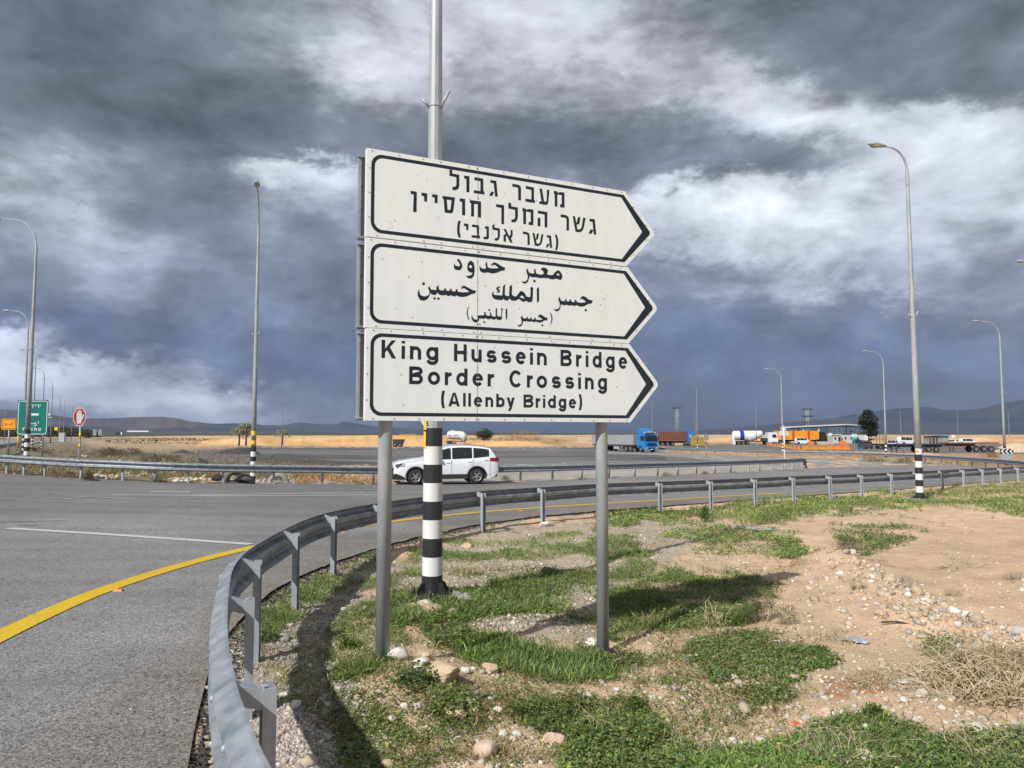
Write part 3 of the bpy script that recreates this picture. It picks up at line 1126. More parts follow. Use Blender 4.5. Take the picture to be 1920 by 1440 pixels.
# lettering of the direction sign, outlines in millimetres on the sign face
HEBREW = ['644,1989/668,1990/668,1962/726,1961/727,1872/717,1847/697,1834/669,1833/669,1856/687,1859/700,1869/702,1882/702,1937/644,1941;767,1962/812,1963/812,1833/787,1832/786,1937/767,1937;854,1963/930,1961/932,1858/940,1858/940,1833/850,1833/850,1857/906,1857/906,1936/854,1938;992,1960/1044,1961/1057,1832/1034,1831/1021,1936/992,1938;1000,1867/1025,1867/1009,1832/981,1831;1186,1958/1240,1958/1260,1950/1265,1930/1264,1831/1240,1830/1239,1926/1232,1933/1186,1935;1308,1958/1383,1956/1384,1851/1393,1851/1392,1827/1304,1827/1304,1852/1359,1852/1359,1932/1308,1934;1433,1956/1458,1956/1477,1853/1493,1851/1501,1864/1505,1955/1528,1956/1515,1847/1508,1832/1495,1825/1432,1826/1432,1848/1453,1849;1569,1954/1601,1955/1605,1943/1635,1954/1670,1954/1670,1824/1627,1824/1627,1849/1644,1850/1644,1928/1609,1930/1602,1922/1602,1825/1577,1824/1577,1928/1569,1929', '332,1777/381,1776/380,1618/353,1618/356,1753/332,1752;418,1775/464,1775/464,1710/440,1710/439,1750/418,1751;503,1775/548,1776/548,1710/524,1710/524,1752/503,1752;588,1774/691,1775/678,1667/670,1650/656,1645/607,1645/598,1751/588,1751|623,1749/663,1750/653,1671/631,1670;731,1774/776,1775/777,1644/751,1644/751,1750/731,1749;816,1773/912,1773/912,1644/887,1644/886,1748/852,1747/852,1645/827,1643/827,1749/816,1749;1042,1770/1113,1772/1113,1616/1089,1615/1089,1745/1042,1747;1151,1797/1176,1797/1176,1771/1236,1769/1236,1685/1227,1659/1210,1643/1178,1640/1178,1663/1199,1667/1211,1680/1211,1746/1151,1749;1276,1770/1308,1770/1310,1759/1336,1770/1378,1770/1377,1639/1333,1639/1333,1662/1353,1664/1353,1744/1314,1746/1310,1740/1310,1641/1285,1640/1284,1745/1276,1745;1418,1768/1507,1767/1506,1637/1482,1636/1481,1743/1418,1744;1417,1709/1442,1709/1442,1638/1416,1638;1634,1764/1687,1764/1706,1754/1713,1736/1712,1634/1688,1634/1689,1731/1682,1740/1634,1741;1748,1765/1772,1764/1785,1705/1801,1763/1824,1764/1812,1701/1788,1699/1793,1656/1819,1659/1834,1675/1851,1764/1875,1763/1853,1666/1835,1642/1808,1633/1775,1635;1915,1763/1966,1764/1980,1632/1954,1632/1944,1738/1915,1739;1923,1672/1951,1671/1931,1633/1904,1633', '719,1595/741,1595/732,1563/730,1516/742,1465/721,1464/711,1500/710,1546;768,1580/805,1580/804,1529/787,1529/786,1559/768,1560;836,1580/895,1580/896,1496/905,1496/904,1476/832,1476/832,1495/877,1496/875,1561/836,1560;945,1580/980,1579/980,1492/973,1480/961,1475/934,1475/934,1494/953,1495/960,1499/960,1559/946,1560;1010,1601/1029,1600/1029,1579/1076,1577/1076,1510/1067,1488/1050,1474/1031,1474/1031,1493/1050,1495/1057,1508/1057,1558/1010,1560;1107,1578/1128,1579/1158,1527/1166,1531/1171,1538/1171,1577/1189,1578/1189,1533/1184,1523/1173,1510/1190,1474/1168,1473/1138,1525/1129,1519/1128,1474/1109,1474/1108,1524/1128,1540;1281,1577/1320,1576/1338,1567/1343,1548/1343,1471/1323,1472/1323,1549/1319,1555/1281,1558;1368,1576/1387,1575/1399,1526/1410,1576/1429,1576/1418,1526/1401,1524/1406,1493/1427,1493/1438,1504/1451,1575/1471,1575/1455,1503/1441,1482/1416,1471/1390,1473;1501,1573/1541,1573/1551,1470/1530,1470/1522,1553/1501,1555;1506,1502/1526,1500/1511,1471/1492,1470;1577,1586/1597,1586/1609,1548/1609,1503/1600,1457/1580,1456/1589,1501/1589,1540']
ARABIC = ['717,1296/734,1288/748,1266/757,1241/748,1221/736,1206/703,1205/688,1215/684,1237/688,1257/698,1238/724,1236/736,1242/731,1258/720,1273/711,1280;783,1168/808,1169/832,1179/843,1197/822,1197/801,1209/796,1232/800,1262/813,1284/832,1291/850,1277/858,1248/859,1208/853,1175/836,1152/818,1148/799,1153|809,1240/818,1256/831,1255/839,1236/825,1231;1125,1264/1116,1241/1090,1236/1054,1219/1025,1209/1003,1207/974,1211/964,1215/955,1207/921,1206/903,1219/899,1252/905,1259/910,1243/928,1238/948,1238/956,1247/951,1270/953,1284/963,1299/966,1278/971,1255/985,1249/1014,1248/1054,1252/1065,1258/1050,1267/1032,1278/1014,1275/1000,1263/1003,1279/1018,1295/1039,1298/1068,1285/1098,1271;1603,1291/1623,1284/1638,1268/1647,1248/1644,1230/1633,1211/1607,1213/1583,1218/1563,1209/1524,1210/1509,1218/1493,1211/1474,1215/1455,1210/1439,1208/1408,1211/1397,1215/1386,1209/1355,1209/1344,1220/1336,1199/1326,1167/1302,1150/1283,1153/1263,1170/1283,1165/1310,1171/1323,1191/1326,1212/1316,1241/1310,1261/1321,1278/1332,1257/1340,1244/1370,1240/1386,1246/1380,1268/1393,1287/1397,1263/1405,1243/1432,1239/1455,1239/1466,1245/1474,1254/1459,1276/1443,1276/1451,1291/1470,1301/1497,1295/1513,1281/1507,1262/1501,1247/1532,1241/1560,1247/1575,1269|1589,1253/1604,1265/1623,1251/1607,1244;1386,1193/1401,1181/1385,1166/1372,1178', '874,1057/861,1033/841,1031/801,1010/766,999/729,998/709,1008/700,999/679,997/663,1007/655,998/635,997/620,1005/607,999/579,998/562,1005/552,1018/541,998/511,996/495,1007/488,982/469,957/442,944/415,948/398,971/394,999/398,1017/406,1031/408,1008/419,985/444,978/469,983/486,998/488,1023/475,1044/488,1061/494,1044/505,1034/545,1036/543,1056/558,1078/564,1046/575,1036/603,1037/607,1051/620,1056/622,1038/650,1037/654,1051/667,1058/669,1038/698,1036/700,1051/715,1058/718,1037/762,1035/815,1043/801,1053/770,1068/755,1065/746,1057/750,1080/770,1090/801,1078/846,1059;440,1089/455,1077/441,1060/427,1073;528,982/542,970/529,957/517,968;559,982/573,973/559,958/548,970;1942,1062/1927,1036/1894,1030/1858,1009/1825,1002/1797,1005/1781,1013/1769,1005/1744,1004/1732,1009/1720,1003/1697,1004/1685,1008/1669,1002/1641,1004/1632,1010/1627,982/1617,960/1597,945/1578,949/1558,965/1582,961/1609,970/1621,992/1619,1019/1606,1046/1618,1071/1627,1048/1641,1036/1669,1037/1675,1058/1685,1052/1687,1037/1709,1037/1717,1055/1727,1059/1733,1037/1761,1035/1765,1054/1777,1057/1785,1039/1817,1034/1858,1040/1874,1048/1850,1062/1830,1071/1816,1059/1822,1081/1842,1094/1866,1090/1899,1069;1870,989/1886,976/1870,963/1856,975;1407,1119/1427,1135/1429,1022/1412,1001/1408,1020;1361,1134/1375,1120/1372,1099/1370,1031/1361,1006/1332,1002/1306,1012/1288,999/1264,1009/1246,1023/1231,1013/1212,1005/1186,1003/1171,1009/1160,1021/1149,1001/1120,1001/1107,1014/1098,1000/1043,1000/1018,1010/1006,1032/1011,1056/1023,1067/1018,1050/1029,1037/1098,1038/1103,1110/1122,1132/1120,1045/1135,1037/1157,1038/1162,1116/1184,1132/1182,1057/1194,1041/1220,1039/1238,1061/1257,1086/1276,1088/1298,1073/1313,1047/1347,1044/1351,1098/1347,1118|1251,1040/1268,1053/1283,1046/1296,1029/1276,1029;1080,1110/1080,1103/1061,1093/1076,1081/1077,1068/1065,1057/1040,1060/1061,1068/1043,1085/1054,1103', '1523,938/1547,914/1553,880/1542,845/1527,817/1538,851/1541,882/1537,910;1509,885/1500,866/1473,861/1446,844/1415,842/1400,850/1389,843/1370,844/1358,850/1347,842/1324,844/1315,848/1302,843/1283,845/1278,821/1264,801/1245,797/1227,809/1249,809/1268,823/1270,847/1260,868/1272,891/1279,875/1290,868/1309,867/1313,877/1323,883/1326,866/1343,866/1348,878/1358,882/1362,864/1381,864/1385,878/1395,881/1400,865/1427,863/1461,868/1442,882/1427,888/1419,881/1423,902/1438,910/1458,904/1484,889;1458,832/1469,823/1458,810/1447,821;1127,928/1142,938/1141,859/1129,839;1094,939/1105,928/1098,919/1093,849/1084,840/1054,841/1044,851/1035,840/1008,841/997,850/990,839/965,840/954,850/943,840/901,841/894,819/869,804/844,816/832,838/837,868/843,849/855,833/876,829/893,839/881,848/893,865/936,868/943,875/939,891/952,896/956,873/972,866/990,867/993,879/987,891/999,897/1004,873/1015,865/1040,865/1040,925/1052,936/1052,876/1065,867/1087,869/1091,919/1085,925;984,923/994,914/984,903/974,912;941,824/952,815/941,804/931,814;886,800/894,794/886,786/878,793;905,802/913,795/905,787/897,794;819,935/805,908/802,875/809,843/820,816/802,833/793,874/800,914']
LATIN = [[('K', 121, 230), ('i', 273, 300), ('n', 338, 426), ('g', 466, 562), ('H', 690, 795), ('u', 834, 921), ('s', 963, 1048), ('s', 1089, 1176), ('e', 1217, 1306), ('i', 1345, 1370), ('n', 1408, 1497), ('B', 1626, 1732), ('r', 1773, 1827), ('i', 1867, 1893), ('d', 1934, 2023), ('g', 2065, 2154), ('e', 2195, 2282)], [('B', 334, 441), ('o', 480, 578), ('r', 616, 672), ('d', 709, 802), ('e', 843, 933), ('r', 972, 1028), ('C', 1161, 1275), ('r', 1316, 1369), ('o', 1404, 1500), ('s', 1543, 1627), ('s', 1669, 1753), ('i', 1793, 1819), ('n', 1858, 1943), ('g', 1984, 2075)], [('(', 587, 618), ('A', 646, 740), ('l', 766, 788), ('l', 810, 831), ('e', 856, 927), ('n', 953, 1020), ('b', 1046, 1119), ('y', 1136, 1207), ('B', 1286, 1374), ('r', 1395, 1437), ('i', 1461, 1483), ('d', 1507, 1580), ('g', 1605, 1677), ('e', 1702, 1772), (')', 1796, 1829)]]


def dec(s):
    out = []
    for g in s.split(';'):
        out.append([[tuple(float(q) / 1000 for q in p.split(',')) for p in lp.split('/')] for lp in g.split('|')])
    return out


def stroke(pts, w):
    """centre line -> outline strip quads (x,z)"""
    P = [Vector((p[0], p[1])) for p in pts]
    L, R = [], []
    for i, p in enumerate(P):
        a = (P[i] - P[i - 1]).normalized() if i else None
        b = (P[i + 1] - P[i]).normalized() if i < len(P) - 1 else None
        if a is None:
            t, k = b, 1
        elif b is None:
            t, k = a, 1
        else:
            t = (a + b)
            t = t.normalized() if t.length > 1e-6 else a
            k = 1 / max(.5, math.sqrt(max(.01, (1 + a.dot(b)) / 2)))
        nn = Vector((-t.y, t.x)) * w / 2 * k
        L.append(p + nn)
        R.append(p - nn)
    return L, R


def add_stroke(mb, pts, w, y):
    L, R = stroke(pts, w)
    n = len(L)
    vs = [(q.x, y, q.y) for q in L] + [(q.x, y, q.y) for q in R]
    fs = [(i, n + i, n + i + 1, i + 1) for i in range(n - 1)]
    mb.add(vs, fs)


def arc(cx, cy, rx, ry, a0, a1, n=14):
    return [(cx + rx * math.cos(math.radians(a0 + (a1 - a0) * i / n)), cy + ry * math.sin(math.radians(a0 + (a1 - a0) * i / n))) for i in range(n + 1)]


def glyph(ch, x0, x1, H, w):
    """grotesque letters as strokes / polygons. returns (strokes, polygons)"""
    W = x1 - x0
    h = w / 2
    xh = .745 * H
    L, R, M = x0 + h, x1 - h, (x0 + x1) / 2
    rx = W / 2 - h
    S, G = [], []
    rb = xh / 2 - h * .92
    wt = w * .92
    if ch == 'i':
        S = [[(M, 0), (M, xh * .98)], [(M, H * .86), (M, H)]]
    elif ch == 'l':
        S = [[(M, 0), (M, H)]]
    elif ch == 'H':
        S = [[(L, 0), (L, H)], [(R, 0), (R, H)], [(L + h, H * .52), (R - h, H * .52)]]
    elif ch == 'K':
        S = [[(L, 0), (L, H)]]
        G = [[(L + h * .9, H * .30), (L + h * .9, H * .50), (x1 - w * 1.25, H), (x1, H)],
             [(L + h + W * .14, H * .46), (L + h + W * .30, H * .66), (x1 + w * .1, 0), (x1 - w * 1.15, 0)]]
    elif ch == 'A':
        G = [[(x0, 0), (x0 + w * 1.1, 0), (M + w * .02, H * .86), (M + w * .55, H), (M - w * .55, H)],
             [(x1, 0), (x1 - w * 1.1, 0), (M - w * .02, H * .86), (M - w * .55, H), (M + w * .55, H)]]
        S = [[(x0 + W * .25, H * .27), (x1 - W * .25, H * .27)]]
    elif ch == 'B':
        S = [[(L, 0), (L, H)],
             [(L + h, H - h)] + arc(R - H * .21 - W * .02, H * .75 - h * .0, H * .21, H * .25 - h, 90, -90, 10) + [(L + h, H * .5 + h * .0)],
             [(L + h, H * .5)] + arc(R - H * .23, H * .25 + h * .5, H * .23, H * .25 - h * .5, 90, -90, 10) + [(L + h, h)]]
    elif ch == 'C':
        S = [arc(M, H / 2, rx, H / 2 - h * .8, 40, 320, 26)]
    elif ch == 'o':
        S = [arc(M, xh / 2, rx, rb, 0, 360, 28)]
    elif ch == 'e':
        S = [arc(M, xh / 2, rx, rb, 0, 322, 26)]
        G = [[(L + h * .6, xh * .43), (x1 - h * .3, xh * .43), (x1 - h * .3, xh * .43 + wt * .82), (L + h * .6, xh * .43 + wt * .82)]]
    elif ch == 's':
        q = (xh - 2 * h) / 4
        S = [arc(M + rx * .02, xh - h - q, rx * .95, q, 18, 180, 10) + arc(M - rx * .3, xh / 2 + q * .45, rx * .66, q * .55, 190, 262, 4) + arc(M + rx * .25, xh / 2 - q * .55, rx * .72, q * .6, 84, 10, 4) + arc(M - rx * .0, h + q, rx * 1.0, q, 0, -165, 10)]
    elif ch in 'nu':
        a = arc(M, xh - h - rx * .95, rx, rx * .95, 165, 0, 10)
        if ch == 'n':
            S = [[(L, 0), (L, xh)], a + [(R, 0)]]
        else:
            S = [[(R, 0), (R, xh)], [(L, xh)] + arc(M, h + rx * .95, rx, rx * .95, 180, 345, 10)]
    elif ch == 'r':
        S = [[(L, 0), (L, xh)], arc(x1 + w * .05, xh - h - w * 1.25, x1 + w * .05 - L, w * 1.25, 172, 92, 7)]
    elif ch in 'dbgpq':
        S = [arc(M, xh / 2, rx, rb, 0, 360, 26)]
        if ch == 'd':
            S.append([(R, 0), (R, H)])
        if ch == 'b':
            S.append([(L, 0), (L, H)])
        if ch == 'g':
            d = -.27 * H + h
            S.append([(R, xh)] + [(R, d + rx * .75)] + arc(M, d + rx * .75, rx, rx * .75, -12, -172, 10))
    elif ch == 'y':
        G = [[(x0, xh), (x0 + w * 1.1, xh), (M + w * .55, h), (M - w * .5, h * .3)],
             [(x1, xh), (x1 - w * 1.05, xh), (M - w * .7, -.16 * H), (M - w * .1, -.24 * H), (M + w * .35, -.12 * H)],
             [(M - w * .9, -.29 * H), (M - w * .9, -.29 * H + w * .9), (M - w * .4, -.17 * H), (M + w * .1, -.2 * H), (M - w * .2, -.29 * H)]]
    elif ch == '(':
        G = [[(x1, 1.13 * H), (x1 - w * 1.05, 1.13 * H), (x0 + w * .02, .75 * H), (x0, .42 * H), (x0 + w * .05, .22 * H), (x1 - w * 1.0, -.14 * H), (x1, -.14 * H), (x0 + w * 1.05, .25 * H), (x0 + w, .5 * H), (x0 + w * 1.05, .75 * H)]]
    elif ch == ')':
        G = [[(x0 + x1 - p[0], p[1]) for p in glyph('(', x0, x1, H, w)[1][0]]]
    elif ch == 'Y':
        G = [[(x0, H), (x0 + w * 1.15, H), (M + h, H * .42), (M - h, H * .42)], [(x1, H), (x1 - w * 1.15, H), (M - h, H * .42), (M + h, H * .42)]]
        S = [[(M, 0), (M, H * .5)]]
    elif ch == 'h':
        S = [[(L, 0), (L, H)], arc(M, xh - h - rx * .95, rx, rx * .95, 165, 0, 8) + [(R, 0)]]
    elif ch == '1':
        S = [[(M, 0), (M, H)], [(M, H * .97), (x0, H * .72)]]
    elif ch == '4':
        S = [[(R - W * .15, 0), (R - W * .15, H)], [(R - W * .15, H * .97), (L, H * .3), (R, H * .3)]]
    elif ch == '9':
        S = [arc(M, H * .7, rx, H * .3 - h, 0, 360, 14), [(R, H * .7), (M, 0)]]
    elif ch == '6':
        S = [arc(M, H * .3, rx, H * .3 - h, 0, 360, 14), [(L, H * .3), (M + rx * .5, H)]]
    elif ch == '3':
        S = [arc(M, H * .74, rx, H * .26 - h, 150, -90, 9) + arc(M, H * .26, rx, H * .26 - h * .5, 90, -150, 9)]
    elif ch == '5':
        S = [[(R, H - h), (L, H - h), (L, H * .55)] + arc(M, H * .33, rx, H * .3, 140, -140, 10)]
    return S, G


def write_glyph(mb, ch, x0, x1, base, H, w, y, k=0):
    S, G = glyph(ch, x0, x1, H, w)
    i = 0
    for s in S:
        add_stroke(mb, [(p[0], p[1] + base) for p in s], w, y - i * .00006)
        i += 1
    for g in G:
        mb.flat([[(p[0], p[1] + base) for p in g]], y - i * .00006)
        i += 1


# ---------------------------------------------------------------- the big direction sign
def direction_sign():
    a = (-1.0673, 5.35)
    rz = math.atan2(.43288, .90145)
    root = empty('direction_sign', (a[0], a[1], 0), rz,
                 'large white trilingual arrow direction sign of three panels on two grey posts', 'road sign')
    e = Vector((.90145, .43288))
    bk = Vector((-.43288, .90145))
    Z0 = 1.8
    panels = [dict(b=.037, t=.712, c=2.310, tip=2.604, tm=.371, l=.004),
              dict(b=.7155, t=1.382, c=2.300, tip=2.603, tm=1.043, l=-.004),
              dict(b=1.3885, t=2.052, c=2.283, tip=2.582, tm=1.712, l=-.006)]
    labels = ['bottom panel lettered in English', 'middle panel lettered in Arabic', 'top panel lettered in Hebrew']

    def outline(p, ins, tipr=.045, lr=.0, cor=True):
        """arrow outline inset"""
        b, t, c, tip, tm, l = p['b'] + ins, p['t'] - ins, p['c'], p['tip'], p['tm'], p['l'] + ins
        c2 = c - ins * .55
        tp = tip - ins * 1.30
        pts = []
        # left corners
        if lr:
            pts += [(l + lr - lr * math.cos(q), b + lr - lr * math.sin(q)) for q in [math.pi / 2 * i / 8 for i in range(9)][::1]][::1]
            # goes from (l, b+lr) to (l+lr, b)
        else:
            pts += [(l, b)]
        pts += [(c2, b)]
        # tip, rounded
        for k in range(7):
            f = -1 + k / 3
            pts.append((tp - tipr * .62 * f * f, tm + f * tipr))
        pts += [(c2, t)]
        if lr:
            pts += [(l + lr - lr * math.cos(q), t - lr + lr * math.sin(q)) for q in [math.pi / 2 * (8 - i) / 8 for i in range(9)]]
        else:
            pts += [(l, t)]
        return pts
    for i, p in enumerate(panels):
        mb = MB()
        o1 = outline(p, 0)
        mb.prism([(x, z + Z0) for x, z in o1], 0, .004)
        pn = mb.build('panel', sign_white, root)
        tag(pn, labels[i])
        # folded flange round the panel
        fl = MB()
        n = len(o1)
        cx, cz = 1.2, (p['b'] + p['t']) / 2
        inn = [(x + (cx - x) * .004, z + (cz - z) * .02) for x, z in o1]
        vs = [(x, .0042, z + Z0) for x, z in o1] + [(x, .045, z + Z0) for x, z in o1] + [(x, .0042, z + Z0) for x, z in inn] + [(x, .045, z + Z0) for x, z in inn]
        fs = []
        for k in range(n):
            q = (k + 1) % n
            fs += [(k, q, n + q, n + k), (2 * n + k, 3 * n + k, 3 * n + q, 2 * n + q), (n + k, n + q, 3 * n + q, 3 * n + k)]
        fl.add(vs, fs)
        fl.build('panel_flange', sign_edge, pn)
        # black border band
        bd = MB()
        A = outline(p, .034, .03, .085)
        B = outline(p, .060, .02, .065)
        # the arrow side of the band swells towards the tip
        B = [(x - (.052 if x > p['c'] + .16 else (.012 if x > 2.15 else 0)), z) for x, z in B]
        n = len(A)
        vs = [(x, -.0008, z + Z0) for x, z in A] + [(x, -.0008, z + Z0) for x, z in B]
        fs = [(k, (k + 1) % n, n + (k + 1) % n, n + k) for k in range(n)]
        bd.add(vs, fs)
        bd.build('border_band', sign_black, pn)
        # film joint
        sm = MB()
        sm.box((.885, -.0014, Z0 + (p['b'] + p['t']) / 2), (.0022, .0006, p['t'] - p['b'] - .01))
        sm.build('seam', rivet_m, pn)
        # rivets
        rv = MB()
        rs = []
        for k, x in enumerate([.06, .22, .42, .60, .79, .86, .91, 1.10, 1.31, 1.52, 1.74, 1.92, 2.12, 2.25]):
            if i == 0 or k % 3 != 1:
                rs.append((x + .02 * math.sin(k * 3 + i), p['b'] + .014))
            rs.append((x - .03 * math.sin(k * 2 + i), p['t'] - .015))
        for z in (.22, .5, .78):
            rs.append((.016, p['b'] + (p['t'] - p['b']) * z))
        for z in (.18, .40, .62, .85):
            rs.append((.885, p['b'] + (p['t'] - p['b']) * z))
        for f in (.35, .8):
            rs.append((p['c'] + (p['tip'] - p['c']) * f - .025, p['tm'] + (1 - f) * (p['t'] - p['tm']) * .95))
            rs.append((p['c'] + (p['tip'] - p['c']) * f - .025, p['tm'] - (1 - f) * (p['t'] - p['tm']) * .95))
        for x, z in rs:
            vs = [(x + .0052 * math.cos(q), -.0018, z + Z0 + .0052 * math.sin(q)) for q in [math.pi / 4 * k for k in range(8)]] + [(x, -.006, z + Z0)]
            rv.add(vs, [(k, (k + 1) % 8, 8) for k in range(8)])
        tag(rv.build('rivet', rivet_m, pn), kind='stuff')
        # wear marks
        wr = MB()
        r = random.Random(i + 3)
        for k in range(26):
            x, z = r.uniform(.1, 2.2), r.uniform(p['b'] + .06, p['t'] - .06)
            s = r.uniform(.003, .010)
            n = 7
            wr.add([(x + s * r.uniform(.5, 1) * math.cos(2 * math.pi * q / n), -.0004, z + Z0 + s * r.uniform(.5, 1.2) * math.sin(2 * math.pi * q / n)) for q in range(n)], [tuple(range(n))])
        if i == 2:
            add_stroke(wr, [(.150, Z0 + 1.52), (.175, Z0 + 1.516), (.197, Z0 + 1.498), (.196, Z0 + 1.482), (.17, Z0 + 1.466), (.150, Z0 + 1.452)], .0025, -.0005)
        if i == 1:
            add_stroke(wr, [(.95, Z0 + 1.20), (1.0, Z0 + 1.232), (1.07, Z0 + 1.24)], .002, -.0005)
        tag(wr.build('scuff', mat('sign_scuff', (.42, .42, .38), .6, 0, scale=20, col2=(.55, .55, .5)), pn), kind='stuff')
        # lettering
        if i == 0:
            for line, base, H, w in ((LATIN[0], .496, .1345, .0265), (LATIN[1], .3105, .1325, .0265), (LATIN[2], .1495, .104, .0215)):
                for k, (ch, s0, s1) in enumerate(line):
                    mb = MB()
                    write_glyph(mb, ch, s0 / 1000, s1 / 1000, base + Z0, H, w, -.0010)
                    mb.build('letter', sign_black, pn)
        else:
            for line in (ARABIC if i == 1 else HEBREW):
                for loops in dec(line):
                    mb = MB()
                    mb.flat([[(x, z + Z0) for x, z in L] for L in loops], -.0010)
                    mb.build('letter', sign_black, pn)
        # rear face panel of the double-sided sign
        mb = MB()
        pr = dict(p)
        pr['l'] -= .03
        o2 = outline(pr, .004)
        mb.prism([(x, z + Z0) for x, z in o2], .150, .154)
        rp = mb.build('rear_panel', sign_back, root)
        fl = MB()
        l = pr['l']
        fl.box((l + .012, .143, Z0 + (p['b'] + p['t']) / 2), (.022, .02, p['t'] - p['b'] - .012))
        fl.box((l + .16, .135, Z0 + p['b'] + .022), (.33, .03, .014))
        fl.box((l + .16, .135, Z0 + p['t'] - .022), (.33, .03, .014))
        fl.build('rear_flange', galv, rp)
        for z in (.12, .37, .63, .88):
            bl = MB()
            bl.cyl((l + .03, .10, Z0 + p['b'] + (p['t'] - p['b']) * z), (l + .03, .132, Z0 + p['b'] + (p['t'] - p['b']) * z), .007, n=6)
            bl.build('bolt', rivet_m, rp)
        # horizontal channels behind the panel
        for z in (.2, .8):
            mb = MB()
            mb.box((1.16, .062, Z0 + p['b'] + (p['t'] - p['b']) * z), (2.2, .026, .04))
            mb.build('channel', galv, root)
    for s, r in ((.187, .0525), (2.082, .0515)):
        p = MB()
        x, y = s, .118 - .02
        P = Vector(a) + e * x + bk * y
        zb = float(gt(P.x, P.y)) - .12
        p.tube([(x - .004, y, zb), (x, y, Z0 + 2.0)], [r, r], 20)
        p.build('post', galv_pole, root)


direction_sign()


# ---------------------------------------------------------------- guardrails
W_PROF = [(0, .155), (.012, .152), (.030, .140), (.078, .112), (.084, .095), (.078, .070), (.010, .040), (0, .02), (0, -.02), (.010, -.040), (.078, -.070), (.084, -.095), (.078, -.112), (.030, -.140), (.012, -.152), (0, -.155)]


def smooth_curve(P, step):
    P = np.array(P, float)
    out = []
    for i in range(len(P) - 1):
        p0, p1, p2, p3 = P[max(i - 1, 0)], P[i], P[i + 1], P[min(i + 2, len(P) - 1)]
        n = max(2, int(np.hypot(*(p2 - p1)) / step))
        for k in range(n):
            t = k / n
            out.append(.5 * ((2 * p1) + (-p0 + p2) * t + (2 * p0 - 5 * p1 + 4 * p2 - p3) * t * t + (-p0 + 3 * p1 - 3 * p2 + p3) * t ** 3))
    out.append(P[-1])
    return np.array(out)


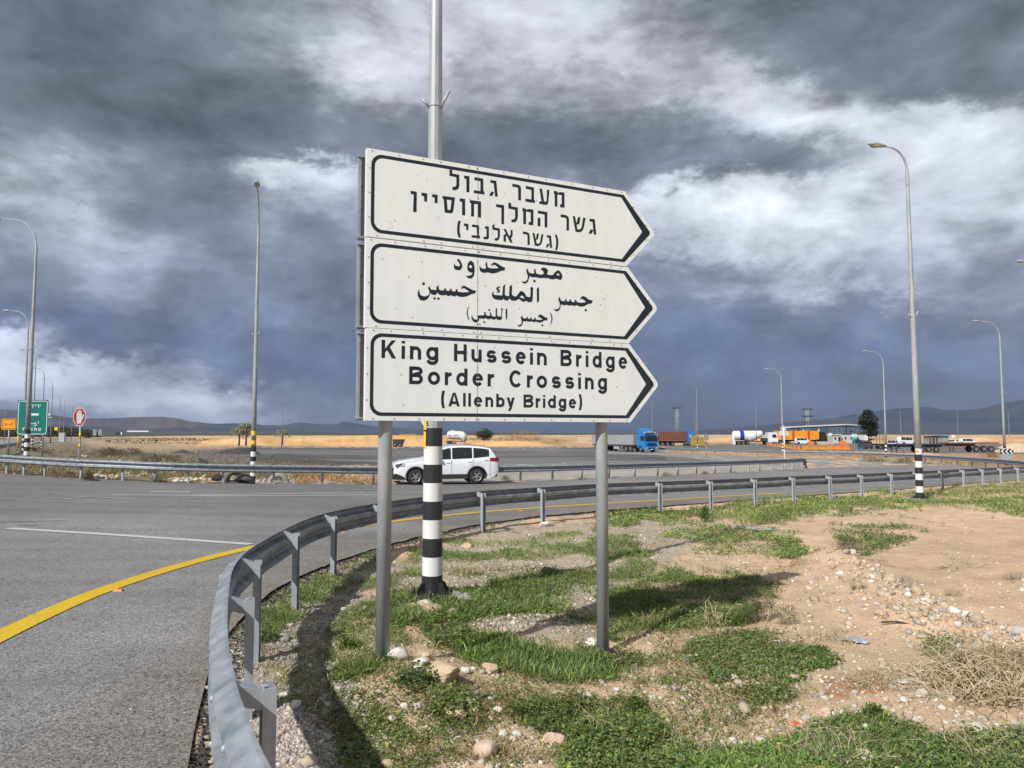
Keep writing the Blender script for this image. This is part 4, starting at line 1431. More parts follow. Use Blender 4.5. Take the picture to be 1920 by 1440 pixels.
def guardrail(posts, side, label, off=.105, hc=.585, k=1.0, post_top=.70, beam_every=2, near=True, post_kind='c', gf=gz, step=.22, skip=(), end=False):
    """side=+1: traffic face on the left of the walking direction; posts (x,y)"""
    root = empty('guardrail', (float(posts[0][0]), float(posts[0][1]), 0), 0, label, 'guardrail')
    ox, oy = posts[0][0], posts[0][1]
    C = smooth_curve(posts, step)
    T = np.gradient(C, axis=0)
    T /= np.linalg.norm(T, axis=1)[:, None]
    Nn = np.stack([-T[:, 1], T[:, 0]], 1) * side
    B = C + Nn * off
    zz = gf(B[:, 0], B[:, 1])
    for _ in range(6):
        zz[1:-1] = (zz[:-2] + zz[1:-1] * 2 + zz[2:]) / 4
    # index of posts along the curve
    idx = [int(np.argmin(np.hypot(C[:, 0] - q[0], C[:, 1] - q[1]))) for q in posts]
    prof = np.array(W_PROF) * [1, k]
    th = .004
    for b in range(0, len(idx) - 1, beam_every):
        i0, i1 = idx[b], idx[min(b + beam_every, len(idx) - 1)]
        i1 = min(len(C) - 1, i1)
        if i1 - i0 < 1:
            continue
        ii = np.arange(i0, i1 + 1)
        pr = prof + ([.0, 0] if (b // beam_every) % 2 else [.005, 0])
        # each beam laps a little over the next
        n, m = len(ii), len(pr)
        V = []
        for sgn in (0, 1):
            for q in ii:
                for d, z in pr:
                    dd = d - sgn * th
                    V.append((B[q, 0] + Nn[q, 0] * dd - ox, B[q, 1] + Nn[q, 1] * dd - oy, zz[q] + hc * k + z))
        F = []
        for a in range(n - 1):
            for c in range(m - 1):
                f = (a * m + c, (a + 1) * m + c, (a + 1) * m + c + 1, a * m + c + 1)
                F.append(f if side > 0 else f[::-1])
                f2 = tuple(n * m + q for q in f)
                F.append(f2[::-1] if side > 0 else f2)
        for a in range(n - 1):
            F.append((a * m, n * m + a * m, n * m + (a + 1) * m, (a + 1) * m))
            e_ = m - 1
            F.append((a * m + e_, (a + 1) * m + e_, n * m + (a + 1) * m + e_, n * m + a * m + e_))
        mb = MB()
        mb.add(V, F)
        bo = mb.build('beam', galv_rail, root)
        if near and b // beam_every < 5:
            q = ii[-1]
            for z in (.09, -.09):
                for s in (-3, -1) if n > 5 else (-1,):
                    w = ii[max(0, n + s)]
                    c = Vector((B[w, 0] - ox + Nn[w, 0] * .085, B[w, 1] - oy + Nn[w, 1] * .085, zz[w] + hc + z))
                    bl = MB()
                    bl.sphere(c, (.014, .014, .014), 8, 4)
                    bl.build('bolt', galv, bo)
    base = None
    for j, (p, q) in enumerate(zip(posts, idx)):
        if j in skip:
            continue
        t, nn = T[q], Nn[q]
        ang = math.atan2(t[1], t[0])
        zg = float(gf(p[0], p[1]))
        if base is None:
            mb = MB()
            if post_kind == 'c':
                # folded channel, open towards the verge
                w, d, tt = .105, .055, .006
                pts = [(-w / 2, -d), (-w / 2, 0), (-w * .18, 0), (-w * .10, -.020), (w * .10, -.020), (w * .18, 0), (w / 2, 0), (w / 2, -d), (w / 2 - tt, -d), (w / 2 - tt, -tt), (w * .2, -tt), (w * .12, -.020 - tt), (-w * .12, -.020 - tt), (-w * .2, -tt), (-w / 2 + tt, -tt), (-w / 2 + tt, -d)]
                mb.prism(pts, -.35, post_top, 'z')
            else:
                mb.box((0, 0, (post_top * k - .3) / 2), (.08, .08, post_top * k + .3))
            base = mb.mesh('post', galv)
            sp = MB()
            sp.prism([(.0, post_top - .012), (off - .004, post_top + .028), (off - .004, post_top - .055), (.0, post_top - .085)], -.046, -.041, 'x')
            sp.prism([(.0, post_top - .012), (off - .004, post_top + .028), (off - .004, post_top + .022), (.0, post_top - .018)], -.041, .03, 'x')
            spm = sp.mesh('spacer_bracket', galv)
        o = bpy.data.objects.new('post', base)
        COL.objects.link(o)
        o.parent = root
        o.location = (p[0] - ox, p[1] - oy, zg)
        # local +y must point to the traffic side
        o.rotation_euler = (0, 0, ang + (0 if side > 0 else math.pi))
        if near:
            s = bpy.data.objects.new('spacer_bracket', spm)
            COL.objects.link(s)
            s.parent = o
    if end:
        q = len(C) - 1
        mb = MB()
        p = C[q] - [ox, oy]
        z = float(zz[q])
        for a, b_, r in (((0, 0, .5), (.3, .1, .1), .04), ((0, 0, .62), (.34, .05, .35), .05), ((.1, .1, .3), (.4, .2, .0), .05), ((0, .1, .7), (.25, .25, .5), .04)):
            mb.tube([(p[0] + a[0], p[1] + a[1], z + a[2]), (p[0] + (a[0] + b_[0]) / 2 + .06, p[1] + (a[1] + b_[1]) / 2, z + (a[2] + b_[2]) / 2 + .08), (p[0] + b_[0], p[1] + b_[1], z + b_[2])], [r, r * 1.4, r], 6)
        mb.box((p[0] + .02, p[1] + .15, z + .58), (.1, .06, .36), rz=.3)
        tag(mb.build('bent_end', dark_steel, root), 'buckled dark end piece')
    return root


near_posts = [(.75, .75), (-.30, 1.85), (-1.05, 3.18), (-1.70, 4.80), (-2.13, 6.2), (-2.30, 7.88), (-2.36, 9.80), (-2.05, 11.55), (-1.42, 13.35), (-.60, 14.98), (.66, 16.42)]
far_px = [(1129, 964.5), (1237, 957.5), (1332, 951), (1415, 945), (1487, 939), (1556, 934.5), (1615, 930.5), (1671, 926), (1719, 922), (1766, 918), (1806, 914.5), (1842, 912), (1876, 909), (1908, 906.5), (1942, 904), (1978, 901), (2015, 898)]
near_posts += [tuple(q) for q in gcurve(far_px)]
guardrail(near_posts, 1, 'near steel guardrail curving from the bottom left past the big sign to the right', gf=lambda x, y: gz(x, y) - .01)

mid_px = [(-260, 877), (-200, 879), (-120, 882), (-55, 885.5), (13, 889), (45, 891), (84, 893), (152, 898), (230, 901.5), (290, 904), (353, 905.5), (418, 906.5), (513, 907.5), (604, 908), (700, 908), (790, 907), (880, 905), (976, 902), (1036, 900.3), (1091, 898), (1142, 896), (1190, 893.8), (1233, 892), (1271, 890.3), (1306, 888.8), (1340, 887.2), (1370, 886), (1404, 884), (1424, 883), (1448, 881.6), (1467, 880.5), (1486, 879.3), (1504, 878)]
mid_posts = [tuple(q) for q in gcurve(mid_px)]
mid_posts = [(x * 1.004, y * 1.004) for x, y in mid_posts]
guardrail(mid_posts, -1, 'middle guardrail across the road behind the white car, ending in a buckled end', off=.14, post_kind='box', step=.7, end=True, near=False)
far_px = [(1225, 846.5), (1260, 848.5), (1300, 850.5), (1340, 852.3), (1380, 854), (1420, 855.5), (1460, 857), (1500, 858.3), (1540, 859.5), (1580, 860.5), (1620, 862), (1660, 864), (1700, 866), (1735, 868.2), (1766, 870.5), (1795, 873), (1822, 875.5), (1848, 878), (1872, 880.5), (1898, 883.5), (1926, 887), (1960, 891), (2000, 896)]
guardrail([tuple(q) for q in gcurve(far_px)], -1, 'far dark guardrail along the slip road below the parked trailers', off=.12, post_kind='box', step=2.5, near=False, k=1.0)
hw_px = [(-300, 871), (-120, 861), (-20, 856), (8, 851), (24, 846), (38, 841.5), (52, 838), (66, 835), (84, 832)]
guardrail([tuple(q) for q in gcurve(hw_px)], -1, 'guardrail beside the highway at the left edge of the photo', off=.12, post_kind='box', step=2.5, near=False)


# ---------------------------------------------------------------- street lamps
def street_lamp(base, H, arm_dir, label, arm=1.55, r0=.113, rt=.05, bands=7, near=False, lean=(0, 0), seg=12, clampz=5.5, group='street lamps', detail=True, rot=None, first_black=True, band_mat=True, raise0=0.0):
    x, y, z = base
    root = empty('street_lamp', (x, y, z), 0, label, 'street lamp', group, rot=(lean[0], lean[1], 0))
    R = lambda h: r0 + (rt - r0) * h / H
    d = Vector((math.cos(arm_dir), math.sin(arm_dir), 0))
    top_b = raise0 + .2 * bands
    # painted bands, each its own sleeve a millimetre or two proud
    for k in range(bands):
        h0, h1 = raise0 + .2 * k, raise0 + .2 * (k + 1)
        mb = MB()
        mb.tube([(0, 0, h0 if k else -.1), (0, 0, h1 - .0005)], [R(h0) + .0012, R(h1) + .0012], seg, caps=False)
        blk = (k % 2 == 0) == first_black
        mb.build('black_band' if blk else 'white_band', black_paint if blk else white_paint, root)
    mb = MB()
    bend = min(1.35, arm * .9)
    path = [(0, 0, .02 if not bands else top_b - .05), (0, 0, H * .35), (0, 0, H * .7), (0, 0, H - bend)]
    rad = [R(p[2]) for p in path]
    n = 8 if detail else 5
    for i in range(1, n + 1):
        a = math.pi / 2 * i / n * .92
        q = d * (bend * .85 * (1 - math.cos(a)))
        path.append((q.x, q.y, H - bend + bend * math.sin(a)))
        rad.append(rt * .95 - rt * .35 * i / n)
    q = d * arm
    path.append((q.x, q.y, H + .02))
    rad.append(rt * .55)
    mb.tube(path, rad, seg if near else 8, smooth=not near)
    mb.build('pole', galv_pole if detail else pole_far, root)
    # joint collar
    if detail:
        mb = MB()
        mb.tube([(0, 0, H - bend - .5), (0, 0, H - bend - .47)], [R(H - bend - .5) + .006] * 2, seg)
        mb.build('collar', galv, root)
    # head
    mb = MB()
    e = Vector((-d.y, d.x, 0))
    s = d * (arm - .05)
    ln = .66
    vs, fs = [], []
    prof = [(0, .045, .03, .03), (.12, .085, .06, .05), (.3, .12, .085, .06), (.5, .115, .075, .055), (.62, .07, .04, .04), (.66, .02, .01, .015)]
    for t, w, hu, hd in prof:
        c = s + d * t
        zc = H + .02 + t * .06
        for ca, sa in [(math.cos(a), math.sin(a)) for a in [2 * math.pi * k / 10 for k in range(10)]]:
            vs.append((c.x + e.x * w * ca, c.y + e.y * w * ca, zc + (hu if sa > 0 else hd) * sa))
    for i in range(len(prof) - 1):
        for k in range(10):
            fs.append((i * 10 + k, i * 10 + (k + 1) % 10, (i + 1) * 10 + (k + 1) % 10, (i + 1) * 10 + k))
    fs.append(tuple(range(10))[::-1])
    fs.append(tuple(50 + k for k in range(10)))
    mb.add(vs, fs, True)
    hd = mb.build('lamp_head', galv if detail else pole_far, root)
    if detail:
        mb = MB()
        c = s + d * .38
        mb.sphere((c.x, c.y, H - .012), (.15 * abs(d.x) + .085 * abs(e.x), .15 * abs(d.y) + .085 * abs(e.y), .035), 12, 6)
        mb.build('lens', mat('lamp_diffuser', (.34, .34, .30), .25, 0, scale=10), hd)
    if clampz and detail:
        mb = MB()
        mb.tube([(0, 0, clampz - .03), (0, 0, clampz + .03)], [R(clampz) + .008] * 2, seg, smooth=False)
        cl = mb.build('clamp', galv, root)
        for sx, ln, dx in ((-1, .10, .085), (1, .19, .085)):
            mb = MB()
            mb.cyl((sx * (R(clampz) - .01), -.03, clampz - .03), (sx * (R(clampz) + dx), -.03, clampz - .03 + ln), .017 if near else .022, n=8)
            mb.build('flag_holder', galv, cl)
    return root


W = math.pi   # arm pointing to -X
# the near lamp behind the sign
lx, ly, lz = -.872, 8.20, .0
lamp = street_lamp((lx, ly, lz), 11.3, math.radians(200), 'tall lamp post rising behind the big sign with black and white bands at its foot', near=True, seg=12, r0=.113, rt=.040, bands=9, clampz=5.47)
lamp['group'] = 'street lamps'
for k in range(4):
    mb = MB()
    a = math.radians(45 + 90 * k)
    ca, sa = math.cos(a), math.sin(a)
    pr = [(0, 0), (.155, 0), (.15, .035), (.11, .085), (.06, .12), (0, .13)]
    t = .009
    vs = [((.105 + r * .75) * ca - sa * s * t, (.105 + r * .75) * sa + ca * s * t, h) for s in (-1, 1) for r, h in [(p[0], p[1]) for p in pr]]
    n = len(pr)
    mb.add(vs, [tuple(range(n)), tuple(range(n, 2 * n))[::-1]] + [(i, (i + 1) % n, n + (i + 1) % n, n + i) for i in range(n)])
    mb.build('base_fin', black_paint, lamp)
mb = MB()
mb.box((0, 0, -.01), (.46, .46, .03))
mb.build('base_plate', dark_steel, lamp)
mb = MB()
mb.box((0, 0, -.09), (.62, .60, .09))
mb.build('concrete_footing', concrete, lamp)
for k in range(4):
    mb = MB()
    a = math.radians(k * 90)
    cx, cy = .20 * math.cos(a) + .0, .20 * math.sin(a)
    mb.cyl((cx, cy, 0), (cx, cy, .07), .016, n=6)
    mb.build('anchor_bolt', dark_steel, lamp)


def on_pole(root, z0, z1, a0, a1, r, m, name, off=.0022, n=6):
    """curved sticker on the pole"""
    mb = MB()
    vs = []
    for zz_ in (z0, z1):
        rr = (r(zz_) if callable(r) else r) + off
        for k in range(n + 1):
            a = math.radians(a0 + (a1 - a0) * k / n)
            vs.append((rr * math.cos(a), rr * math.sin(a), zz_))
    mb.add(vs, [(k, k + 1, n + 2 + k, n + 1 + k) for k in range(n)], True)
    return mb.build(name, m, root)


RL = lambda h: .113 + (.040 - .113) * h / 11.3
tag(on_pole(lamp, 1.78, 2.05, 190, 232, RL, yellow_m, 'sticker', .0035), 'tall yellow sticker on the left of the pole')
tag(on_pole(lamp, 1.58, 1.76, 195, 228, RL, yellow_m, 'sticker', .0045), 'small yellow sticker on the top black band')
mb = MB()
for ch, a, b, z, H in (('1', -.045, -.030, 1.985, .055), ('4', -.022, .004, 1.985, .055), ('9', .014, .040, 1.985, .055), ('3', -.062, -.044, 1.895, .05), ('5', -.062, -.044, 1.825, .05)):
    S, G = glyph(ch, a, b, H, .007)
    for s in S:
        L, R_ = stroke(s, .007)
        f = lambda q: (q.x, -math.sqrt(max(1e-5, (RL(z) + .004) ** 2 - q.x ** 2)), z + q.y)
        n = len(L)
        mb.add([f(q) for q in L] + [f(q) for q in R_], [(i, n + i, n + i + 1, i + 1) for i in range(n - 1)])
tag(mb.build('painted_number', black_paint, lamp), 'number 149 35 in black paint')

# small white road sign mounted high on the lamp post, mostly hidden by the big sign
ws = empty('warning_sign', (lx, ly + .14, lz), 0, 'white triangular sign plate on the lamp post, its lower tip showing below the big sign', 'road sign')
mb = MB()
t_ = hgt(800, 818, ly)
mb.prism([(-.055, t_ - .0), (-.42, t_ + .62), (.31, t_ + .62)], 0, .004)
mb.build('plate', plain_white, ws)
mb = MB()
for z in (t_ + .25, t_ + .5):
    mb.box((0, -.04, z), (.26, .07, .03))
mb.build('bracket', galv, ws)


def lamp_at(px, Y, ytop, arm_deg, label, base_py=None, detail=True, arm=1.55, lean=(0, 0), bands=7, clampz=5.6, r0=.11, rt=.046, group='street lamps', **kw):
    X, Y, z = dirpt(px, Y)
    if base_py is not None:
        z = hgt(px, base_py, Y)
    H = hgt(px, ytop, Y) - z
    return street_lamp((X, Y, z), H, math.radians(arm_deg), label, arm=arm, detail=detail, lean=lean, bands=bands, clampz=clampz, r0=r0, rt=rt, group=group, **kw)


r1 = lamp_at(1725, 23.9, 279, 192, 'tall street lamp with arm to the left standing in the grass on the right', base_py=935, clampz=5.9, r0=.118, lean=(0, -.004), arm=.82)
for k in range(4):
    mb = MB()
    a = math.radians(45 + 90 * k)
    mb.prism([(.09, 0), (.27, 0), (.25, .04), (.13, .12), (.10, .25), (.09, .25)], -.01, .01)
    n_ = 12
    for q in range(len(mb.v) - n_, len(mb.v)):
        vx, vy, vz = mb.v[q]
        mb.v[q] = (vx * math.cos(a) - vy * math.sin(a), vx * math.sin(a) + vy * math.cos(a), vz)
    mb.build('base_fin', black_paint, r1)
mb = MB()
mb.box((0, 0, -.05), (.75, .6, .1))
mb.build('concrete_footing', concrete, r1)
on_pole(r1, 1.415, 1.60, 200, 345, lambda h: .112, plain_white, 'notice', .004)
on_pole(r1, 1.47, 1.55, 205, 250, lambda h: .114, sign_orange, 'notice_print', .0045)
p2 = lamp_at(474, 30.4, 374, 286, 'street lamp left of the big sign, arm pointing towards the road, tyres at its foot', base_py=902, clampz=6.0, r0=.115, bands=7)
on_pole(p2, 1.50, 1.66, 200, 340, lambda h: .112, yellow_m, 'sticker', .003)
tag(on_pole(p2, 1.86, 2.05, 200, 340, lambda h: .110, yellow_m, 'sticker', .003), None)
lamp_at(49, 34.8, 412, 180, 'nearest street lamp at the left edge, standing in front of the green sign', clampz=5.6, r0=.125, arm=1.8, bands=9, first_black=True, lean=(0, .004), base_py=878)
lamp_at(43, 59, 583, 178, 'second street lamp from the left edge, just left of the green sign pole', bands=9, base_py=850)
lamp_at(60, 87, 656, 176, 'street lamp whose head shows just above the green sign, third in the row', bands=7)
lamp_at(77.5, 112, 690, 176, 'fourth lamp in the row, rising behind the green sign', bands=7, detail=False)
l5 = lamp_at(94, 135, 711, 176, 'lamp carrying a camera box, right of the green sign', bands=7, detail=False)
mb = MB()
mb.box((-.9, 0, 6.5), (1.4, .3, .35))
mb.box((-.7, 0, 5.0), (.35, .35, 1.6))
mb.box((-.3, 0, 6.0), (.8, .1, .1))
mb.build('camera_box', plain_white, l5)
l6 = lamp_at(110, 190, 741, 176, 'far lamp with a yellow plate near its foot', bands=5, detail=False)
mb = MB()
mb.box((-.7, -.2, 4.35), (.85, .1, .8))
mb.build('yellow_plate', yellow_m, l6)
lamp_at(118.5, 205, 744, 176, 'far lamp just behind the utility cabinet', bands=5, detail=False)
lamp_at(133.5, 229, 753, 176, 'far lamp immediately left of the hand stop sign', bands=5, detail=False)
lamp_at(8, 229, 752, 176, 'small far lamp at the very left edge beyond the orange sign', bands=5, detail=False, arm=1.2)
lamp_at(528, 159, 753, 0, 'slim lone lamp beside the palm on the sand bank', bands=0, detail=False, arm=.5, clampz=0)
lamp_at(1885, 59, 603, 182, 'street lamp with striped foot next to the chevron board on the right', base_py=869, clampz=5.6)
lamp_at(1999, 39, 492, 182, 'lamp standing outside the right edge, only its head in view', clampz=0)
lamp_at(1662, 77, 659, 180, 'slender lamp with striped foot between the tree and the near right lamp', base_py=856)
lamp_at(1468, 97, 692, 180, 'lamp with striped foot standing behind the triangular sign', base_py=848)
lamp_at(1308, 124, 717, 180, 'lamp with striped foot to the right of the brown tipper trailer', detail=False)
dl = lamp_at(1418.5, 190, 750, 180, 'double headed lamp rising in front of the white cement tanker', detail=False, arm=1.7, bands=5)
lamp_at(1304, 200, 762, 180, 'far lamp hidden close behind the lamp beside the brown tipper', detail=False, bands=5)
lamp_at(1223, 190, 748, 180, 'slim far lamp above the blue truck cab', detail=False, bands=0)
for px, py, lab in ((1690, 760, 'distant lamp over the parked minivan'), (1797, 761, 'distant lamp over the small white van'), (1893, 765, 'distant lamp at the right behind the chevron board')):
    lamp_at(px, 260, py, 178, lab, detail=False, bands=0)


# ---------------------------------------------------------------- vehicles
def wheel(parent, x, y, r, w, side, spokes=10, rim=None):
    """wheel in a body whose length runs along x; side=+1 outer face towards +y"""
    mb = MB()
    n = 22
    prof = [(r * .62, -w / 2), (r * .93, -w / 2), (r, -w * .36), (r, w * .36), (r * .93, w / 2), (r * .62, w / 2)]
    vs = []
    for k in range(n):
        a = 2 * math.pi * k / n
        for rr, yy in prof:
            vs.append((rr * math.cos(a), yy * side, rr * math.sin(a)))
    m = len(prof)
    mb.add(vs, [(k * m + j, k * m + j + 1, ((k + 1) % n) * m + j + 1, ((k + 1) % n) * m + j) for k in range(n) for j in range(m - 1)], True)
    mb.add([(r * .63 * math.cos(2 * math.pi * k / n), w * .1 * side, r * .63 * math.sin(2 * math.pi * k / n)) for k in range(n)], [tuple(range(n))])
    t = mb.build('wheel', tyre_m, parent)
    t.location = (x, y, r)
    mb = MB()
    ro = r * .64
    vs = []
    for k in range(n):
        a = 2 * math.pi * k / n
        for rr, yy in ((ro, w * .42), (ro * .90, w * .46), (ro * .86, w * .30)):
            vs.append((rr * math.cos(a), yy * side, rr * math.sin(a)))
    mb.add(vs, [(k * 3 + j, k * 3 + j + 1, ((k + 1) % n) * 3 + j + 1, ((k + 1) % n) * 3 + j) for k in range(n) for j in range(2)], True)
    for k in range(spokes):
        a = 2 * math.pi * k / spokes + (.12 if k % 2 else -.12)
        ca, sa = math.cos(a), math.sin(a)
        hw = .09 * r
        q = []
        for rr, ww in ((ro * .14, hw), (ro * .9, hw * .75)):
            for s in (-1, 1):
                q.append((rr * ca - sa * ww * s * .6, w * .40 * side, rr * sa + ca * ww * s * .6))
        q += [(p[0], w * .28 * side, p[2]) for p in q]
        mb.add(q, [(0, 1, 3, 2), (0, 2, 6, 4), (1, 5, 7, 3)])
    mb.cyl((0, w * .25 * side, 0), (0, w * .43 * side, 0), ro * .22, n=10)
    mb.build('rim', rim or alloy, t)
    return t


def lerp_tab(tab, x):
    xs = [t[0] for t in tab]
    return float(np.interp(x, xs, [t[1] for t in tab]))


def car(name, label, cat, loc, rz, paint, L, Wd, top, belt, wheels, r, glass_z=None, lower=None, clad=None, pillars=(), ws=None, rearw=None, group=None, front_detail=True, tail_z=(.85, 1.05), head_z=(.72, .86), n=90, hub=None, sc=1.0, side_glass=True):
    """x=0 nose, x=L tail; top: roof/bonnet height table; belt: waist height table"""
    root = empty(name, loc, rz, label, cat, group)
    root.scale = (sc, sc, sc)
    xs = sorted(set(list(np.linspace(0, L, n)) + [t[0] for t in top] + [p for p in pillars]))
    lower = lower or [(0, .28), (.15, .22), (L - .15, .24), (L, .36)]
    hw = Wd / 2

    def plan(x):
        # plan narrowing at both ends
        a = min(1, max(0, x / .55))
        b = min(1, max(0, (L - x) / .45))
        return hw * (.80 + .20 * math.sqrt(1 - (1 - a) ** 2)) * (.86 + .14 * math.sqrt(1 - (1 - b) ** 2))

    def bottom(x):
        z = lerp_tab(lower, x)
        for wx in wheels:
            ra = r + .055
            if abs(x - wx) < ra:
                z = max(z, r + math.sqrt(max(0, ra * ra - (x - wx) ** 2)))
        return z

    def section(x):
        zb, zt, ze = bottom(x), lerp_tab(top, x), lerp_tab(belt, x)
        w = plan(x)
        ze = min(ze, zt - .015)
        zb = min(zb, ze - .05)
        gh = max(0.0, zt - ze)            # greenhouse height
        wt = w * (1 - min(.2, .32 * gh))
        return [(w * .97, zb), (w, zb + (ze - zb) * .35), (w * .995, zb + (ze - zb) * .7), (w * .965, ze - .03), (w * .945, ze),
                (w * .945 + (wt - w * .945) * .5, ze + gh * .5), (wt, zt - min(.07, gh * .25)), (wt * .9, zt - min(.02, gh * .1)), (wt * .5, zt + .012), (0, zt + .018)]
    mb = MB()
    vs = []
    for x in xs:
        s = section(x)
        for y, z in s:
            vs.append((x, -y, z))
        for y, z in s[-2::-1]:
            vs.append((x, y, z))
    m = 19
    fs = []
    for i in range(len(xs) - 1):
        for j in range(m - 1):
            fs.append((i * m + j, i * m + j + 1, (i + 1) * m + j + 1, (i + 1) * m + j))
    mb.add(vs, fs, True)
    mb.add([vs[j] for j in range(m)], [tuple(range(m))[::-1]])
    mb.add([vs[(len(xs) - 1) * m + j] for j in range(m)], [tuple(range(m))])
    body = mb.build('body', paint, root)
    # dark underbody and arches
    ub = MB()
    ub.box((L / 2, 0, .42), (L - .5, Wd * .82, .36))
    ub.build('underbody', black_plastic, root)
    # side windows, panes between pillars
    if side_glass:
        for a, b in zip(pillars[:-1], pillars[1:]):
            for sgn in (-1, 1):
                w_ = MB()
                cols = [a + .03 + (b - a - .06) * k / 8 for k in range(9)]
                v2 = []
                for x in cols:
                    s = section(x)
                    (y0, z0), (y1, z1), (y2, z2) = s[4], s[5], s[6]
                    z0 += .012
                    z1 = max(z0 + .005, z1)
                    z2 = max(z1 + .005, z2 - .006)
                    v2 += [(x, sgn * (y0 + .008), z0), (x, sgn * (y1 + .010), z1), (x, sgn * (y2 + .010), z2)]
                w_.add(v2, [(k * 3 + j, k * 3 + j + 1, (k + 1) * 3 + j + 1, (k + 1) * 3 + j) for k in range(8) for j in range(2)], True)
                w_.build('side_window', glass_dark, root)
                # door shut line
                if n >= 60:
                    d_ = MB()
                    d_.box((b, sgn * (plan(b) * .998 + .001), .32 + (lerp_tab(belt, b) - .32) / 2), (.012, .006, lerp_tab(belt, b) - .36))
                    d_.build('door_gap', black_plastic, root)
                    h_ = MB()
                    h_.box((b - .16, sgn * (plan(b) + .008), lerp_tab(belt, b) - .14), (.17, .022, .025))
                    h_.build('door_handle', paint, root)
    # windscreen and rear window follow the top line
    for nm, rg in (('windscreen', ws), ('rear_window', rearw)):
        if rg:
            w_ = MB()
            v2 = []
            for k in range(9):
                x = rg[0] + (rg[1] - rg[0]) * k / 8
                s = section(x)
                zt = s[-1][1]
                for f in (-1, -.5, 0, .5, 1):
                    v2.append((x, f * s[6][0] * .92, zt + .010 - .02 * f * f))
            w_.add(v2, [(k * 5 + j, k * 5 + j + 1, (k + 1) * 5 + j + 1, (k + 1) * 5 + j) for k in range(8) for j in range(4)], True)
            w_.build(nm, glass_dark, root)
    for wx in wheels:
        for sgn in (-1, 1):
            wheel(root, wx, sgn * (hw - .13), r, .22, sgn, rim=hub)
            if n >= 60:
                a_ = MB()
                v2 = []
                for k in range(15):
                    t = math.pi * k / 14
                    for rr, yy in ((r + .055, hw * .985), (r + .055, hw * .6), (r + .01, hw * .6)):
                        v2.append((wx + rr * math.cos(t), sgn * yy, r + rr * math.sin(t)))
                a_.add(v2, [(k * 3 + j, k * 3 + j + 1, (k + 1) * 3 + j + 1, (k + 1) * 3 + j) for k in range(14) for j in range(2)])
                if clad:
                    v2 = []
                    for k in range(15):
                        t = math.pi * k / 14
                        for rr in (r + .05, r + .105):
                            v2.append((wx + rr * math.cos(t), sgn * (hw + .006), r + rr * math.sin(t)))
                    a_.add(v2, [(k * 2, k * 2 + 1, k * 2 + 3, k * 2 + 2) for k in range(14)])
                a_.build('wheel_arch', black_plastic, root)
    if clad:
        for sgn in (-1, 1):
            c_ = MB()
            c_.box(((wheels[0] + wheels[1]) / 2, sgn * (hw - .005), .335), (wheels[1] - wheels[0] - 2 * r - .12, .04, .17))
            c_.box(((wheels[0] + wheels[1]) / 2, sgn * (hw + .012), .435), (wheels[1] - wheels[0] - 2 * r - .1, .012, .022))
            c_.build('sill_cladding', black_plastic, root)
    if front_detail:
        for sgn in (-1, 1):
            h_ = MB()
            v2 = []
            for k in range(6):
                x = .03 + .42 * k / 5
                w = plan(x)
                v2 += [(x - .012, sgn * (w * (.80 if k == 0 else 1) + .008), head_z[0] + .05 * k / 5), (x - .012, sgn * (w * (.80 if k == 0 else 1) + .002), head_z[1] + .045 * k / 5)]
            h_.add(v2, [(k * 2, k * 2 + 1, k * 2 + 3, k * 2 + 2) for k in range(5)], True)
            h_.build('headlight', lamp_glass, root)
            t_ = MB()
            v2 = []
            for k in range(5):
                x = L - .42 + .41 * k / 4
                w = plan(x)
                v2 += [(x + .012, sgn * (w + .008), tail_z[0] + .03 - .03 * k / 4), (x + .012, sgn * (w * .985 + .005), tail_z[1])]
            t_.add(v2, [(k * 2, k * 2 + 1, k * 2 + 3, k * 2 + 2) for k in range(4)], True)
            t_.build('tail_light', red_glass, root)
            m_ = MB()
            m_.sphere((pillars[0] + .12 if pillars else 1.5, sgn * (hw + .10), lerp_tab(belt, 1.6) + .06), (.06, .11, .075), 8, 6)
            m_.build('wing_mirror', paint, root)
        g_ = MB()
        g_.box((-.008, 0, .62), (.03, Wd * .55, .13))
        g_.box((-.012, 0, .36), (.03, Wd * .60, .12))
        g_.build('grille', black_plastic, root)
        g_ = MB()
        g_.box((-.03, 0, .48), (.012, .50, .11))
        g_.build('number_plate', plain_white, root)
    return root, body, plan


# the white SUV on the road; nose to the left, slightly towards the camera
sx, sy = at(779, 909)
suv_rz = math.radians(14)
# wheel contact point of the near front wheel
cx_, cy_ = .93, -.80
X0 = sx - (cx_ * math.cos(suv_rz) - cy_ * math.sin(suv_rz))
Y0 = sy - (cx_ * math.sin(suv_rz) + cy_ * math.cos(suv_rz))
suv, body_, plan_ = car('white_suv', 'white SUV driving left on the road, seen behind the striped lamp post', 'car', (X0, Y0, float(gz(X0 + 2, Y0)) + .005), suv_rz, white_car,
    4.60, 1.80,
    [(0, .80), (.06, .93), (.3, 1.02), (.8, 1.10), (1.28, 1.155), (1.35, 1.18), (1.75, 1.42), (2.05, 1.57), (2.35, 1.645), (2.8, 1.675), (3.4, 1.665), (3.95, 1.61), (4.25, 1.545), (4.36, 1.40), (4.48, 1.12), (4.56, .95), (4.60, .78)],
    [(0, .74), (.3, .88), (1.0, 1.0), (1.3, 1.05), (2.2, 1.075), (3.4, 1.115), (4.2, 1.19), (4.6, 1.1)],
    (.93, 3.60), .345, pillars=(1.82, 2.48, 3.42, 4.18), ws=(1.34, 2.1), rearw=(4.27, 4.46), clad=True,
    lower=[(0, .34), (.25, .21), (.6, .22), (4.2, .25), (4.45, .34), (4.60, .46)], head_z=(.78, .90), tail_z=(.98, 1.14))
mb = MB()
